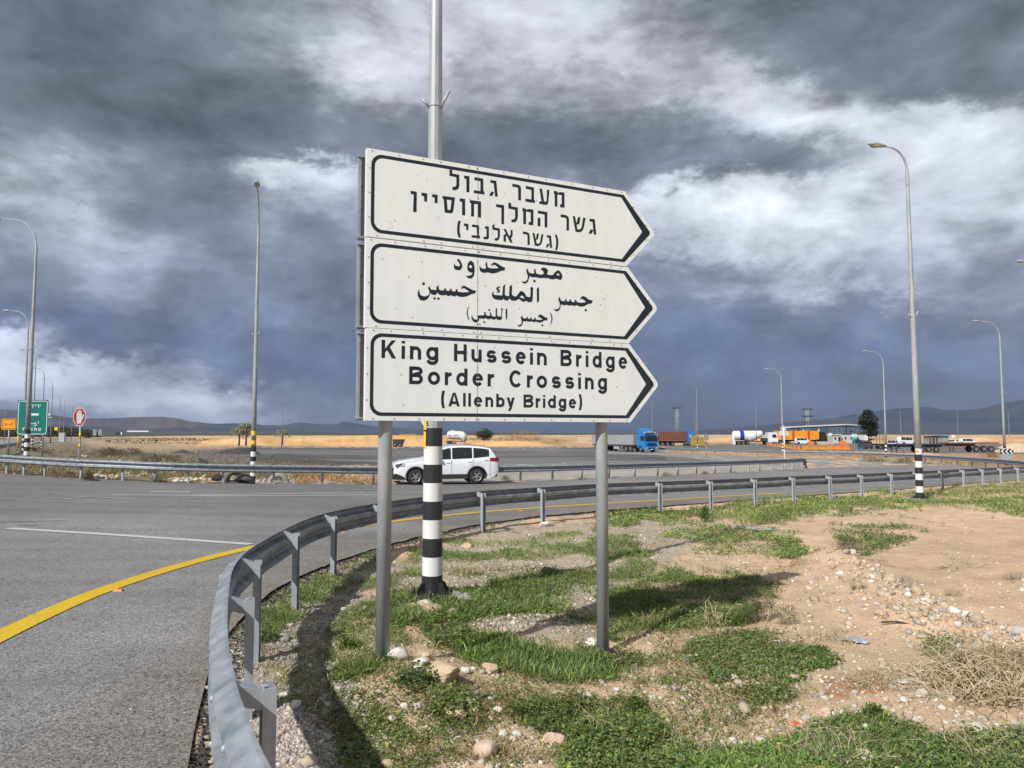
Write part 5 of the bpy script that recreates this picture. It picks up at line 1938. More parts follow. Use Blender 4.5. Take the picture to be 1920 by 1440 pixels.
for s in (-1, 1):
    mb.tube([(1.9, s * .60, 1.60), (2.3, s * .62, 1.70), (3.2, s * .62, 1.72), (4.0, s * .60, 1.66)], .016, 6)
mb.build('roof_rail', galv, suv)
mb = MB()
mb.box((.05, 0, .80), (.03, 1.05, .022))
mb.box((.03, 0, .70), (.03, 1.0, .022))
for s in (-1, 1):
    mb.box((.12, s * .62, .56), (.04, .05, .32), rx=s * .5)
mb.build('chrome_trim', chrome, suv)
mb = MB()
for s in (-1, 1):
    mb.sphere((.13, s * .66, .44), (.05, .07, .05), 8, 6)
mb.build('fog_lamp', lamp_glass, suv)
mb = MB()
for s in (-1, 1):
    mb.prism([(-.02, .24), (-.03, .44), (.10, .50), (.34, .40), (.52, .30), (.50, .24)], s * .60, s * .885)
mb.box((.0, 0, .36), (.06, 1.15, .22))
mb.box((-.005, 0, .68), (.05, 1.0, .22))
mb.build('front_bumper_cladding', black_plastic, suv)
mb = MB()
for s in (-1, 1):
    mb.prism([(.05, .80), (.06, .875), (.34, .93), (.40, .90), (.28, .84)], s * .80, s * .895)
mb.build('headlight_surround', mat('smoked_lamp', (.08, .085, .09), .1), suv)
mb = MB()
mb.box((4.2, 0, .36), (.6, 1.7, .14))
mb.build('rear_bumper_cladding', black_plastic, suv)


def small(name, label, cat, px, py, rz, group=None, Y=None):
    """root placed on the ground where photo pixel (px,py) meets it"""
    if Y is None:
        x, y = at(px, py)
    else:
        x, y, _ = dirpt(px, Y)
    z = float(gz(x, y)) if Y is None else hgt(px, py, Y)
    return empty(name, (x, y, z), rz, label, cat, group)


def axle_wheels(root, xs, hw, r, w=.28, n=12, both=True, z=0.0):
    me = MB()
    me.cyl((0, -w / 2, 0), (0, w / 2, 0), r, n=n)
    m1 = me.mesh('wheel', tyre_m)
    mh = MB()
    mh.cyl((0, -w / 2 - .01, 0), (0, -w / 2 - .004, 0), r * .55, n=n)
    mh.cyl((0, w / 2 + .004, 0), (0, w / 2 + .01, 0), r * .55, n=n)
    m2 = mh.mesh('rim', mat('truck_rim', (.16, .15, .14), .7, 0, scale=4))
    for x in xs:
        for s in ((-1, 1) if both else (-1,)):
            o = bpy.data.objects.new('wheel', m1)
            COL.objects.link(o)
            o.parent = root
            o.location = (x, s * (hw - w / 2), r + z)
            h = bpy.data.objects.new('rim', m2)
            COL.objects.link(h)
            h.parent = o


# ---- blue articulated truck, coming towards us to the right
bx, by = at(1222, 848.5)
tr = empty('blue_truck', (bx, by, float(gz(bx, by))), math.atan2(.90, -.44), 'blue articulated truck with a long grey trailer heading towards the road', 'truck')
# local x runs backwards from the nose
mb = MB()
mb.prism([(0.0, .45), (-.02, 1.1), (.05, 1.75), (.25, 2.75), (.45, 2.85), (2.1, 2.9), (2.1, .75), (1.75, .75), (1.6, 1.0), (.85, 1.0), (.75, .5)], -1.25, 1.25)
mb.build('cab', blue_cab, tr)
mb = MB()
mb.prism([(.5, 2.9), (.75, 3.1), (1.5, 3.65), (2.1, 3.75), (2.1, 2.9)], -1.05, 1.05)
mb.build('wind_deflector', blue_cab, tr)
mb = MB()
mb.prism([(.02, 1.80), (.20, 2.66), (.18, 2.68), (-.0, 1.80)], -1.1, 1.1)
mb.build('windscreen', glass_dark, tr)
for s in (-1, 1):
    mb = MB()
    mb.prism([(.38, 1.8), (.5, 2.6), (1.2, 2.6), (1.2, 1.8)], s * 1.252, s * 1.262)
    mb.build('side_window', glass_dark, tr)
    mb = MB()
    mb.box((.1, s * 1.42, 2.2), (.12, .1, .55))
    mb.build('wing_mirror', dark_cab, tr)
    mb = MB()
    mb.box((-.03, s * .95, .72), (.04, .35, .16))
    mb.build('headlight', lamp_glass, tr)
mb = MB()
mb.box((-.03, 0, 1.25), (.05, 1.7, .42))
mb.box((-.04, 0, .62), (.05, 1.2, .12))
mb.build('grille', mat('dark_blue_grille', (.01, .03, .08), .5), tr)
mb = MB()
mb.box((.34, 0, 2.98), (.2, 1.5, .24))
mb.build('sun_visor', mat('brown_visor', (.10, .04, .03), .5), tr)
mb = MB()
mb.box((.55, 0, 3.22), (.1, 1.0, .1))
for s in (-1, 1):
    mb.box((.5, s * 1.0, 3.1), (.12, .12, .2))
mb.build('roof_light', plain_white, tr)
mb = MB()
mb.box((-.05, 0, .48), (.02, .52, .13))
mb.build('number_plate', plain_white, tr)
mb = MB()
mb.box((3.4, 0, .8), (3.2, .9, .3))
mb.box((9.2, 0, 1.02), (12.2, 2.3, .22))
mb.build('chassis', dark_steel, tr)
mb = MB()
for s in (-1, 1):
    mb.box((9.4, s * 1.22, 1.95), (12.4, .07, 1.6))
mb.box((3.2, 0, 2.0), (.08, 2.4, 1.7))
mb.box((15.6, 0, 1.95), (.08, 2.4, 1.6))
mb.box((9.4, 0, 1.2), (12.4, 2.4, .08))
body = mb.build('trailer_body', trailer_grey, tr)
for k in range(18):
    mb = MB()
    for s in (-1, 1):
        mb.box((3.6 + k * .7, s * 1.275, 1.95), (.07, .04, 1.56))
    mb.build('side_rib', galv, body)
axle_wheels(tr, [1.25, 4.0, 5.2], 1.22, .5)
axle_wheels(tr, [11.6, 12.9, 14.2], 1.22, .5)
mb = MB()
for s in (-1, 1):
    mb.box((8.2, s * .9, .65), (1.5, .4, .5))
mb.build('tool_box', galv, tr)

# ---- brown tipper trailer with a blue and yellow cab
t = small('brown_tipper_truck', 'brown tipper trailer truck with blue and yellow cab, right of the blue truck', 'truck', 1235, 836, 0)
mb = MB()
mb.prism([(0, 1.3), (.4, 3.6), (7.3, 3.6), (7.3, 1.3)], 0, 2.5)
bd = mb.build('tipper_body', rust_red, t)
for k in range(12):
    mb = MB()
    mb.box((.5 + k * .6, -.04, 2.4), (.1, .08, 2.2))
    mb.build('side_rib', rust_red, bd)
mb = MB()
mb.box((4, 1.2, 1.0), (9, 1.2, .5))
mb.cyl((6.2, -.3, .55), (12.2, -.5, .55), .5, n=10)
mb.build('chassis', dark_steel, t)
axle_wheels(t, [1.0, 2.3, 3.6, 8.0], 1.2, .5)
for w in t.children:
    if w.name.startswith('wheel'):
        w.location.y += 1.25
mb = MB()
mb.prism([(7.4, .9), (7.4, 3.9), (8.6, 3.9), (9.4, 2.6), (9.6, .9)], .1, 2.4)
cb = mb.build('cab', blue_cab, t)
mb = MB()
mb.prism([(8.0, 2.9), (8.8, 2.2), (9.5, 2.0), (9.5, 1.5), (8.4, 1.2), (8.9, 1.8), (8.0, 2.3)], .06, .09)
mb.build('yellow_graphic', yellow_m, cb)

# ---- white cement tanker
t = small('cement_tanker', 'white cement tanker with a dark blue band and white cab', 'tanker truck', 1376, 834, 0)
mb = MB()
n = 18
vs, fs = [], []
prof = [(.0, 1.6, .5), (.15, 2.55, 1.15), (.5, 2.62, 1.28), (3.2, 2.6, 1.38), (4.6, 2.35, 1.62), (5.6, 2.45, 1.5), (7.6, 2.9, 1.05), (8.3, 3.1, .8), (8.45, 3.1, .3)]
for x, zc, rr in prof:
    for k in range(n):
        a = 2 * math.pi * k / n
        vs.append((x, 1.25 + min(rr, 1.25) * math.cos(a), zc + rr * math.sin(a)))
for i in range(len(prof) - 1):
    for k in range(n):
        fs.append((i * n + k, i * n + (k + 1) % n, (i + 1) * n + (k + 1) % n, (i + 1) * n + k))
mb.add(vs, fs, True)
tk = mb.build('tank', white_van, t)
mb = MB()
for x in (1.9, 3.0):
    pass
vs, fs = [], []
for x, zc, rr in ((1.9, 2.61, 1.345), (3.05, 2.6, 1.395)):
    for k in range(n):
        a = 2 * math.pi * k / n
        vs.append((x, 1.25 + min(rr, 1.265) * math.cos(a), zc + rr * math.sin(a)))
mb.add(vs, [(k, (k + 1) % n, n + (k + 1) % n, n + k) for k in range(n)], True)
mb.build('blue_band', blue_band, tk)
mb = MB()
mb.box((.1, .9, 1.1), (.7, 1.2, 2.0), ry=-.2)
mb.build('rear_ladder', plain_white, t)
mb = MB()
mb.box((5.4, 1.2, .95), (11, 1.0, .3))
mb.box((8.9, 1.2, 1.5), (1.6, 1.4, .8))
mb.build('chassis', dark_steel, t)
axle_wheels(t, [1.4, 2.7, 4.0, 9.3, 12.0], 1.2, .5)
for w in t.children:
    if w.name.startswith('wheel'):
        w.location.y += 1.25
mb = MB()
mb.prism([(9.7, .8), (9.7, 3.5), (12.0, 3.5), (12.3, 2.3), (12.5, .8)], 0, 2.4)
cb = mb.build('cab', white_van, t)
mb = MB()
mb.prism([(10.8, 2.0), (10.8, 2.9), (11.8, 2.9), (12.1, 2.0)], -.03, -.005)
mb.build('side_window', glass_dark, cb)

# ---- orange tipper truck
t = small('orange_tipper_truck', 'long orange tipper trailer with two red stripes and a black cab under the canopy', 'truck', 1456, 833, 0)
mb = MB()
mb.prism([(0, 1.45), (0, 3.95), (12.6, 3.95), (12.6, 1.45)], 0, 2.5)
bd = mb.build('tipper_body', orange_bin, t)
for k in range(14):
    mb = MB()
    red = k in (5, 10)
    mb.box((.5 + k * .9, -.05, 2.7), (.14 if not red else .55, .09, 2.45))
    mb.build('side_rib', red_stripe if red else orange_bin, bd)
for z in (2.0, 2.7, 3.3):
    mb = MB()
    mb.box((6.3, -.03, z), (12.5, .05, .07))
    mb.build('side_rail', orange_bin, bd)
mb = MB()
mb.box((6.5, 1.2, 1.1), (13, 1.2, .5))
mb.build('chassis', dark_steel, t)
axle_wheels(t, [1.2, 2.5, 3.8, 10.0, 11.3, 14.4], 1.2, .5)
for w in t.children:
    if w.name.startswith('wheel'):
        w.location.y += 1.25
mb = MB()
mb.prism([(12.9, .8), (12.9, 3.7), (14.2, 3.6), (14.9, 2.4), (15.1, .8)], 0, 2.4)
mb.build('cab', dark_cab, t)

# ---- white vans and small cars
small_glass = dict(n=24, front_detail=True)
vx, vy = at(1490, 833)
car('white_van', 'white passenger van parked in front of the orange tipper truck', 'van', (vx + 4.6, vy, float(gz(vx, vy))), math.pi, white_van, 4.6, 1.9,
    [(0, .8), (.2, 1.05), (.75, 1.2), (1.5, 1.75), (1.9, 1.9), (4.2, 1.92), (4.5, 1.75), (4.6, 1.0)], [(0, .75), (.8, 1.1), (4.6, 1.15)], (.85, 3.7), .34, pillars=(1.3, 2.1, 3.3, 4.3), ws=(.8, 1.6), **small_glass)
vx, vy = at(1681, 833.5)
car('white_minivan', 'white minivan with a green stripe on the yard left of the near right lamp', 'van', (vx + 5.3, vy, float(gz(vx, vy))), math.pi + .15, white_van, 5.2, 1.9,
    [(0, .85), (.25, 1.1), (.9, 1.25), (1.7, 1.95), (2.1, 2.15), (4.9, 2.2), (5.1, 2.0), (5.2, 1.0)], [(0, .8), (.8, 1.2), (5.2, 1.3)], (.9, 4.2), .36, pillars=(1.4, 2.3, 3.6, 4.9), ws=(.95, 1.8), **small_glass)
vx, vy = at(1800, 835)
car('white_panel_van', 'small white van parked behind the rusty flatbed trailer', 'van', (vx + 4.3, vy, float(gz(vx, vy))), math.pi, white_van, 4.3, 1.8,
    [(0, .8), (.2, 1.0), (.9, 1.15), (1.5, 1.7), (1.9, 1.82), (4.1, 1.82), (4.3, 1.1)], [(0, .75), (.8, 1.05), (4.3, 1.1)], (.8, 3.5), .33, pillars=(1.3, 2.1, 3.1, 4.0), ws=(.95, 1.55), **small_glass)
vx, vy = at(1781, 834)
car('white_saloon_car', 'low white car just left of the small white van', 'car', (vx + .3, vy + 2.4, float(gz(vx, vy))), -1.1, white_van, 4.2, 1.7,
    [(0, .65), (.9, .9), (1.4, 1.3), (1.8, 1.42), (2.9, 1.42), (3.5, 1.05), (4.2, .9)], [(0, .6), (1, .85), (4.2, .88)], (.8, 3.3), .3, pillars=(1.2, 2.0, 3.0), ws=(.95, 1.6), rearw=(3.0, 3.5), **small_glass)
vx, vy = at(1668, 841)
car('white_pickup', 'white pickup parked behind the dark blue flatbed trailer', 'pickup truck', (vx + .2, vy, float(gz(vx, vy))), .9, white_van, 4.8, 1.8,
    [(0, .85), (.9, 1.05), (1.4, 1.6), (1.8, 1.75), (2.8, 1.72), (3.0, 1.05), (4.8, 1.0)], [(0, .8), (1, 1.0), (3.0, 1.02), (4.8, .97)], (.85, 3.9), .36, pillars=(1.3, 2.0, 2.85), ws=(.95, 1.6), **small_glass)
vx, vy = at(1634, 842)
car('dark_grey_car', 'dark grey car seen from behind, left of the truck with a rack', 'car', (vx, vy + 4.2, float(gz(vx, vy))), -math.pi / 2 - .1, grey_car, 4.2, 1.75,
    [(0, .7), (.9, .95), (1.5, 1.4), (1.9, 1.55), (3.6, 1.5), (4.0, 1.1), (4.2, .9)], [(0, .65), (1, .9), (4.2, .95)], (.8, 3.4), .32, pillars=(1.3, 2.2, 3.6), ws=(1.0, 1.6), rearw=(3.62, 3.98), **small_glass)
vx, vy = at(158, 821.5)
car('dark_car', 'small dark car driving on the far highway right of the hand stop sign', 'car', (vx, vy, float(gz(vx, vy))), 1.2, grey_car, 4.2, 1.75,
    [(0, .7), (.9, .95), (1.5, 1.4), (1.9, 1.6), (3.6, 1.6), (4.2, .9)], [(0, .65), (1, .9), (4.2, .95)], (.8, 3.4), .32, pillars=(1.3, 2.2, 3.6), ws=(1.0, 1.6), **small_glass)

# ---- truck with an empty rack
t = small('rack_truck', 'small flatbed truck with a tall empty frame rack, right of the dark grey car', 'truck', 1644, 842, 0)
mb = MB()
mb.box((1.0, .8, .9), (2.1, 1.7, .35))
mb.build('flatbed', blue_dark, t)
for x in (0, .65, 1.3, 1.9):
    mb = MB()
    mb.box((x, 0, 1.9), (.07, .07, 1.8))
    mb.build('rack_post', dark_steel, t)
for z in (1.4, 1.95, 2.5):
    mb = MB()
    mb.box((.95, 0, z), (1.95, .06, .06))
    mb.build('rack_rail', dark_steel, t)
axle_wheels(t, [.4, 1.6], .8, .35)

# ---- flatbed trailers
t = small('flatbed_trailer', 'empty dark blue flatbed trailer parked behind the near right lamp', 'trailer', 1662, 848.5, 0)
mb = MB()
mb.box((4.6, 1.2, 1.25), (9.4, 2.4, .22))
mb.build('deck', blue_dark, t)
mb = MB()
mb.box((4.6, 1.2, 1.0), (9.2, .9, .3))
mb.build('chassis', dark_steel, t)
for x in (.9, 1.7):
    mb = MB()
    mb.box((x, .2, .55), (.16, .16, 1.1))
    mb.build('landing_leg', dark_steel, t)
axle_wheels(t, [5.6, 6.7, 7.9], 1.2, .48)
for w in t.children:
    if w.name.startswith('wheel'):
        w.location.y += 1.25
t = small('flatbed_trailer', 'empty rust red flatbed trailer at the right, below the small white van', 'trailer', 1776, 848, -.05)
mb = MB()
mb.box((4.0, 1.2, 1.45), (8.2, 2.4, .2))
mb.build('deck', rust_red, t)
mb = MB()
mb.box((2.4, 1.2, 1.15), (4.6, .9, .35))
mb.build('chassis', rust_red, t)
for x in (.5, 1.1):
    mb = MB()
    mb.box((x, .2, .6), (.14, .14, 1.2))
    mb.build('landing_leg', rust_red, t)
axle_wheels(t, [4.6, 5.8, 6.9], 1.2, .5)
for w in t.children:
    if w.name.startswith('wheel'):
        w.location.y += 1.25

# ---- tanker trailer behind the SUV
t = small('tank_trailer', 'cream bulk tank trailer standing beyond the white SUV', 'trailer', 838, 837.5, 0)
mb = MB()
n = 16
vs, fs = [], []
prof = [(0, 2.7, .35), (.15, 2.75, .75), (.6, 2.8, .95), (3.2, 2.7, 1.0), (3.9, 2.35, 1.25), (4.5, 2.1, 1.1), (4.7, 2.0, .5)]
for x, zc, rr in prof:
    for k in range(n):
        a = 2 * math.pi * k / n
        vs.append((x - .1, 1.2 + min(rr, 1.15) * math.cos(a), zc + rr * math.sin(a)))
for i in range(len(prof) - 1):
    for k in range(n):
        fs.append((i * n + k, i * n + (k + 1) % n, (i + 1) * n + (k + 1) % n, (i + 1) * n + k))
fs.append(tuple(range(n))[::-1])
fs.append(tuple((len(prof) - 1) * n + k for k in range(n)))
mb.add(vs, fs, True)
tk = mb.build('tank', cream, t)
mb = MB()
for k, w in enumerate((.22, .2, .2, 0, .0, .22, .24, .22, .22)):
    if w:
        for dz in (-.11, 0, .11):
            mb.box((.35 + k * .27, .19 + (0 if abs(dz) < .1 else .005), 2.75 + dz), (w, .02, .035))
        mb.box((.35 + k * .27 - w * .4, .19, 2.75), (.04, .02, .25))
tag(mb.build('tank_lettering', mat('tank_text', (.14, .15, .17), .6), tk), 'faded block lettering')
mb = MB()
mb.box((1.3, 1.2, 3.8), (.9, .6, .2))
mb.build('top_hatch', cream, tk)
mb = MB()
mb.tube([(4.5, -.1, 1.9)] + [(4.5 + .35 * math.cos(a), -.1, 1.9 + .35 * math.sin(a)) for a in [k * .6 for k in range(11)]], .04, 5)
mb.build('hose', black_plastic, t)
mb = MB()
mb.box((2.0, 1.2, 1.25), (4.6, 1.0, .25))
mb.box((.6, 1.2, .7), (1.2, 1.4, 1.0))
mb.build('chassis', dark_steel, t)
mb = MB()
for x in (3.0, 3.9):
    mb.box((x, .3, .8), (.12, .12, 1.5))
mb.build('support_leg', galv, t)
axle_wheels(t, [.6, 1.7], 1.2, .5)
for w in t.children:
    if w.name.startswith('wheel'):
        w.location.y += 1.2

# ---- yellow low loader with railing
t = small('yellow_loader', 'yellow flat machine trailer with a railing, between the left sign post and the lamp', 'machine', 716, 838, 0)
mb = MB()
mb.box((3.6, 1, 1.9), (8.6, 2.0, .22))
mb.box((1.0, 1, 1.2), (2.4, 1.8, .9), taper=.8)
mb.build('deck', yellow_m, t)
for k in range(7):
    mb = MB()
    mb.box((4.2 + k * .6, 0, 2.5), (.06, .06, 1.0))
    mb.build('railing_post', yellow_m, t)
for z in (2.4, 2.95):
    mb = MB()
    mb.box((6.0, 0, z), (3.8, .06, .07))
    mb.build('railing', yellow_m, t)
mb = MB()
mb.prism([(2.5, .4), (2.5, 1.75), (5.2, 1.75), (4.6, .4)], .2, 1.8)
mb.build('undercarriage', dark_steel, t)
axle_wheels(t, [.6, 3.0, 4.2], 1.0, .5)
for w in t.children:
    if w.name.startswith('wheel'):
        w.location.y += 1.0

# ---- orange and green container by the brown tipper
t = small('skip_container', 'orange and green striped skip standing between the brown tipper and the grey sign back', 'container', 1298, 838, 0)
mb = MB()
mb.prism([(0, .3), (.3, 2.6), (2.6, 2.3), (3.2, .3)], 0, 2)
mb.build('skip_body', mat('orange_skip', (.55, .28, .05), .7, 0, scale=1.5, col2=(.16, .20, .06)), t)

# ---------------------------------------------------------------- station: canopy, booth, barriers
cn = small('canopy', 'long flat roofed inspection canopy on steel posts, over the orange tipper truck', 'canopy', 1482, 833, 0, Y=240)
mb = MB()
sx_ = 1 / FPX * 240
wd = (1607 - 1480) * sx_
mb.prism([(0, 5.25), (.3, 5.7), (wd * .85, 6.55), (wd, 6.3), (wd, 6.0), (wd * .85, 6.2), (.3, 5.35)], 0, 9)
mb.build('roof', roof_m, cn)
mb = MB()
mb.prism([(.3, 5.0), (.3, 5.3), (wd * .85, 6.15), (wd, 5.95), (wd, 5.7), (wd * .85, 5.8)], .3, 8.7)
mb.build('roof_beams', dark_steel, cn)
for x, m in ((.4, dark_steel), (4.6, plain_white), (5.4, dark_steel), (9.6, plain_white), (14.9, dark_steel), (21.4, dark_steel)):
    mb = MB()
    mb.box((x, .8 if m is plain_white else 7, 2.7), (.28, .28, 5.6))
    mb.build('canopy_post', m, cn)
bt = small('booth_building', 'low grey prefabricated checkpoint building right of the canopy', 'building', 1560, 832, 0, Y=238)
mb = MB()
mb.box((5.6, 2.5, 1.55), (11.2, 5, 3.1))
mb.box((1.2, -.6, 1.3), (2.5, 1.2, 2.6))
mb.build('wall', cabin_m, bt)
mb = MB()
mb.box((7.4, 2.4, 3.2), (8.4, 5.4, .14))
mb.box((1.2, -.6, 2.68), (2.9, 1.5, .12))
mb.build('roof', dark_steel, bt)
for x, z, w, h in ((1.9, 1.4, .7, 1.6), (.6, 1.7, .6, .8)):
    mb = MB()
    mb.box((x, -1.22, z), (w, .05, h))
    mb.build('window', glass_dark, bt)
for x in (4.4, 6.2, 8.2):
    mb = MB()
    mb.box((x, -.03, 1.8), (.5, .06, .8))
    mb.build('window', glass_dark, bt)
mb = MB()
for k in range(9):
    mb.box((-1.0 + k * 1.6, 1, 4.0), (.05, .05, 2.0))
for z in (3.6, 4.2, 4.8):
    mb.box((3.0, 1, z), (9, .04, .04))
tag(mb.build('roof_railing', galv, bt), kind='stuff')
mb = MB()
mb.tube([(6.3, 0, 3.2), (6.6, 0, 3.6)], .04, 5)
mb.add([(6.3 + .5 * math.cos(a), -.05, 3.9 + .5 * math.sin(a)) for a in [k * math.pi / 5 for k in range(10)]] + [(6.45, .2, 3.85)], [(k, (k + 1) % 10, 10) for k in range(10)])
mb.build('satellite_dish', dark_steel, bt)
bar = MB()
bar.prism([(-.28, 0), (-.28, .2), (-.12, .42), (-.09, .85), (.09, .85), (.12, .42), (.28, .2), (.28, 0)], 0, 1.45, 'x')
bar_m = bar.mesh('plastic_barrier', orange_m)
bar_y = bar.mesh('plastic_barrier', mat('yellow_plastic', (.55, .25, .05), .5))
x0, y0 = at(1504, 843.5)
for k in range(6):
    o = bpy.data.objects.new('plastic_barrier', bar_m if k > 3 else bar_y)
    COL.objects.link(o)
    o.location = (x0 + 1.55 * k, y0 + .15 * k, float(gz(x0, y0)))
    o.rotation_euler = (0, 0, .1)
    tag(o, ('orange' if k > 3 else 'yellow') + ' plastic road barrier in the low row standing before the parked white van', 'road barrier', 'orange and yellow plastic barriers in the front row')
x1, y1 = at(1424, 831)
for k in range(16):
    f = k / 16
    o = bpy.data.objects.new('plastic_barrier', bar_y if k % 5 else bar_m)
    COL.objects.link(o)
    o.location = (x0 + (x1 - x0) * f - .6, y0 + (y1 - y0) * f, float(gz(x0, y0 + (y1 - y0) * f)))
    o.rotation_euler = (0, 0, math.atan2(y1 - y0, x1 - x0))
    tag(o, ('orange' if k % 5 == 0 else 'yellow') + ' plastic road barrier in the receding row below the cement tanker', 'road barrier', 'yellow plastic barriers in the receding row')
for px, w, lab in ((1521, 1.7, 'short orange barrier right of the parked white van'), (1581, 2.2, 'orange barrier in front of the checkpoint building')):
    x, y = at(px, 833.5)
    mb = MB()
    mb.prism([(-w / 2, 0), (-w / 2 + .1, .9), (-.1, 1.1), (w / 2 - .1, .9), (w / 2, 0)], 0, .5)
    tag(mb.build('orange_block', orange_m, loc=(x, y, float(gz(x, y)))), lab, 'road barrier')
for k in range(6):
    x, y = at(1536 + k * 5, 833.3)
    mb = MB()
    mb.prism([(-.36, 0), (-.33, .85), (.33, .85), (.36, 0)], 0, .6)
    tag(mb.build('concrete_planter', mat('pale_concrete', (.5, .45, .38), .9, 0), loc=(x, y, float(gz(x, y)))), 'pale concrete block in the row left of the checkpoint building', 'concrete block', 'pale concrete blocks before the checkpoint')
mb = MB()
x, y = at(1604, 833)
mb.prism([(0, .2), (.2, 1.5), (1.2, 1.7), (1.8, 1.2), (3.6, 1.1), (3.6, .2)], 0, 1.7)
tag(mb.build('blue_container', blue_dark, loc=(x - .2, y, float(gz(x, y)))), 'dark blue bin beside the blue and white signboard', 'container')

# shack with blue roof behind the trailers
sh = small('roadside_shack', 'small shack with a blue roof behind the flatbed trailers', 'building', 1742, 834, 0)
mb = MB()
mb.box((2.8, 1.5, 1.2), (5.4, 3, 2.4))
mb.build('wall', mat('shack_wall', (.22, .20, .18), .9, 0, scale=.8, col2=(.36, .36, .36)), sh)
mb = MB()
mb.box((4.2, 1.3, 2.5), (2.9, 3.4, .25))
mb.build('roof', blue_cab, sh)
mb = MB()
mb.box((1.2, 1.3, 2.5), (2.9, 3.4, .12))
mb.build('flat_roof', dark_steel, sh)
for x, m in ((.4, rust_red), (1.3, dark_steel), (2.2, rust_red)):
    mb = MB()
    mb.box((x, -.05, 1.1), (.55, .08, 1.9))
    mb.build('wall_panel', m, sh)

# far houses and litter of the plain
for px, py, w, h, lab in ((1097, 831, 6.2, 2.2, 'tiny tan house on the plain left of the right sign post'), (1112, 832, 2.5, 1.2, 'tiny pale hut next to the tan house on the plain')):
    hs = small('far_house', lab, 'building', px - w * 2.4, py, 0)
    mb = MB()
    mb.box((w / 2, 2, h / 2), (w, 4, h))
    mb.build('wall', mat('tan_plaster', (.56, .40, .27), .9, 0), hs)
    mb = MB()
    mb.box((w / 2, 2, h + .06), (w + .2, 4.2, .12))
    mb.build('roof', mat('pale_roof', (.6, .52, .45), .9, 0), hs)


# ---------------------------------------------------------------- masts
def mast(px, Y, ytop, base_py, label, tiers, w=.9, cat='floodlight mast'):
    X, Y, _ = dirpt(px, Y)
    z = hgt(px, base_py, Y)
    H = hgt(px, ytop, Y) - z
    root = empty('floodlight_mast', (X, Y, z), 0, label, cat)
    mb = MB()
    for sx in (-1, 1):
        for sy in (-1, 1):
            mb.cyl((sx * w / 2, sy * w / 2, 0), (sx * w * .35, sy * w * .35, H), .07, n=4)
    n = int(H / 1.2)
    for k in range(n):
        s = -1 if k % 2 else 1
        for sy in (-1, 1):
            mb.cyl((-s * w * .45, sy * w * .45, k * H / n), (s * w * .45, sy * w * .45, (k + 1) * H / n), .04, n=3)
    mb.build('lattice', galv, root)
    for zt, wd, cnt in tiers:
        mb = MB()
        mb.box((0, 0, zt * H), (wd, .15, .15))
        p = mb.build('crossbar', dark_steel, root)
        for k in range(cnt):
            mb = MB()
            mb.box((-wd / 2 + wd * k / (cnt - 1), -.1, zt * H + .25), (.4, .35, .35), rx=.3)
            mb.build('floodlight', dark_steel, p)


mast(1270, 270, 765, 815, 'lattice floodlight mast with one crossbar behind the brown tipper', [(.98, 2.8, 5)])
mast(1515, 275, 767, 822, 'lattice floodlight mast with three tiers above the canopy', [(.98, 3.6, 6), (.74, 3.9, 8), (.52, 1.6, 4)])


# ---------------------------------------------------------------- road signs
def sign_posts(root, xs, H, r=.04, m=None, z0=-.3):
    for x in xs:
        mb = MB()
        mb.cyl((x, .03 + r, z0), (x, .03 + r, H), r, n=8)
        mb.build('post', m or galv, root)


def place_sign(name, label, px, Y, cat='road sign', rz=0.0):
    X, Y, z = dirpt(px, Y)
    z = float(gt(X, Y))
    return empty(name, (X, Y, z), rz, label, cat), X, Y, z


# green direction board
Yg = 50
root, X, Y, z = place_sign('green_direction_sign', 'green trilingual direction board with a white arrow pointing left, on grey posts', 58, Yg)
k = Yg / FPX
bw = 58 * k / 2
t0, t1 = hgt(58, 816, Yg) - z, hgt(58, 750, Yg) - z
mb = MB()


def rrect(x0, x1, z0, z1, r, n=5):
    pts = []
    for cx, cz, a0 in ((x1 - r, z1 - r, 0), (x0 + r, z1 - r, 90), (x0 + r, z0 + r, 180), (x1 - r, z0 + r, 270)):
        for i in range(n + 1):
            a = math.radians(a0 + 90 * i / n)
            pts.append((cx + r * math.cos(a), cz + r * math.sin(a)))
    return pts


mb.prism(rrect(-bw, bw, t0, t1, .12), 0, .02)
pn = mb.build('panel', sign_green, root)
mb = MB()
A, B = rrect(-bw + .06, bw - .06, t0 + .06, t1 - .06, .16), rrect(-bw + .10, bw - .10, t0 + .10, t1 - .10, .13)
n = len(A)
mb.add([(x, -.004, zz_) for x, zz_ in A] + [(x, -.004, zz_) for x, zz_ in B], [(i, (i + 1) % n, n + (i + 1) % n, n + i) for i in range(n)])
mb.build('border', plain_white, pn)
pz = lambda q: hgt(58, q, Yg) - z
pxx = lambda q: (q - 58) * k
mb = MB()
mb.flat([[(pxx(46.5), pz(777)), (pxx(52), pz(773.2)), (pxx(52), pz(775.2)), (pxx(69.3), pz(775.2)), (pxx(69.3), pz(779)), (pxx(52), pz(779)), (pxx(52), pz(780.6))]], -.005)
mb.build('arrow', plain_white, pn)
mb = MB()
w = 1.25 * k
base = pz(832 - 24.5)


def wr(ch, a, b, base, H, w):
    write_glyph(mb, ch, pxx(a), pxx(b), base, H * k, w, -.005)


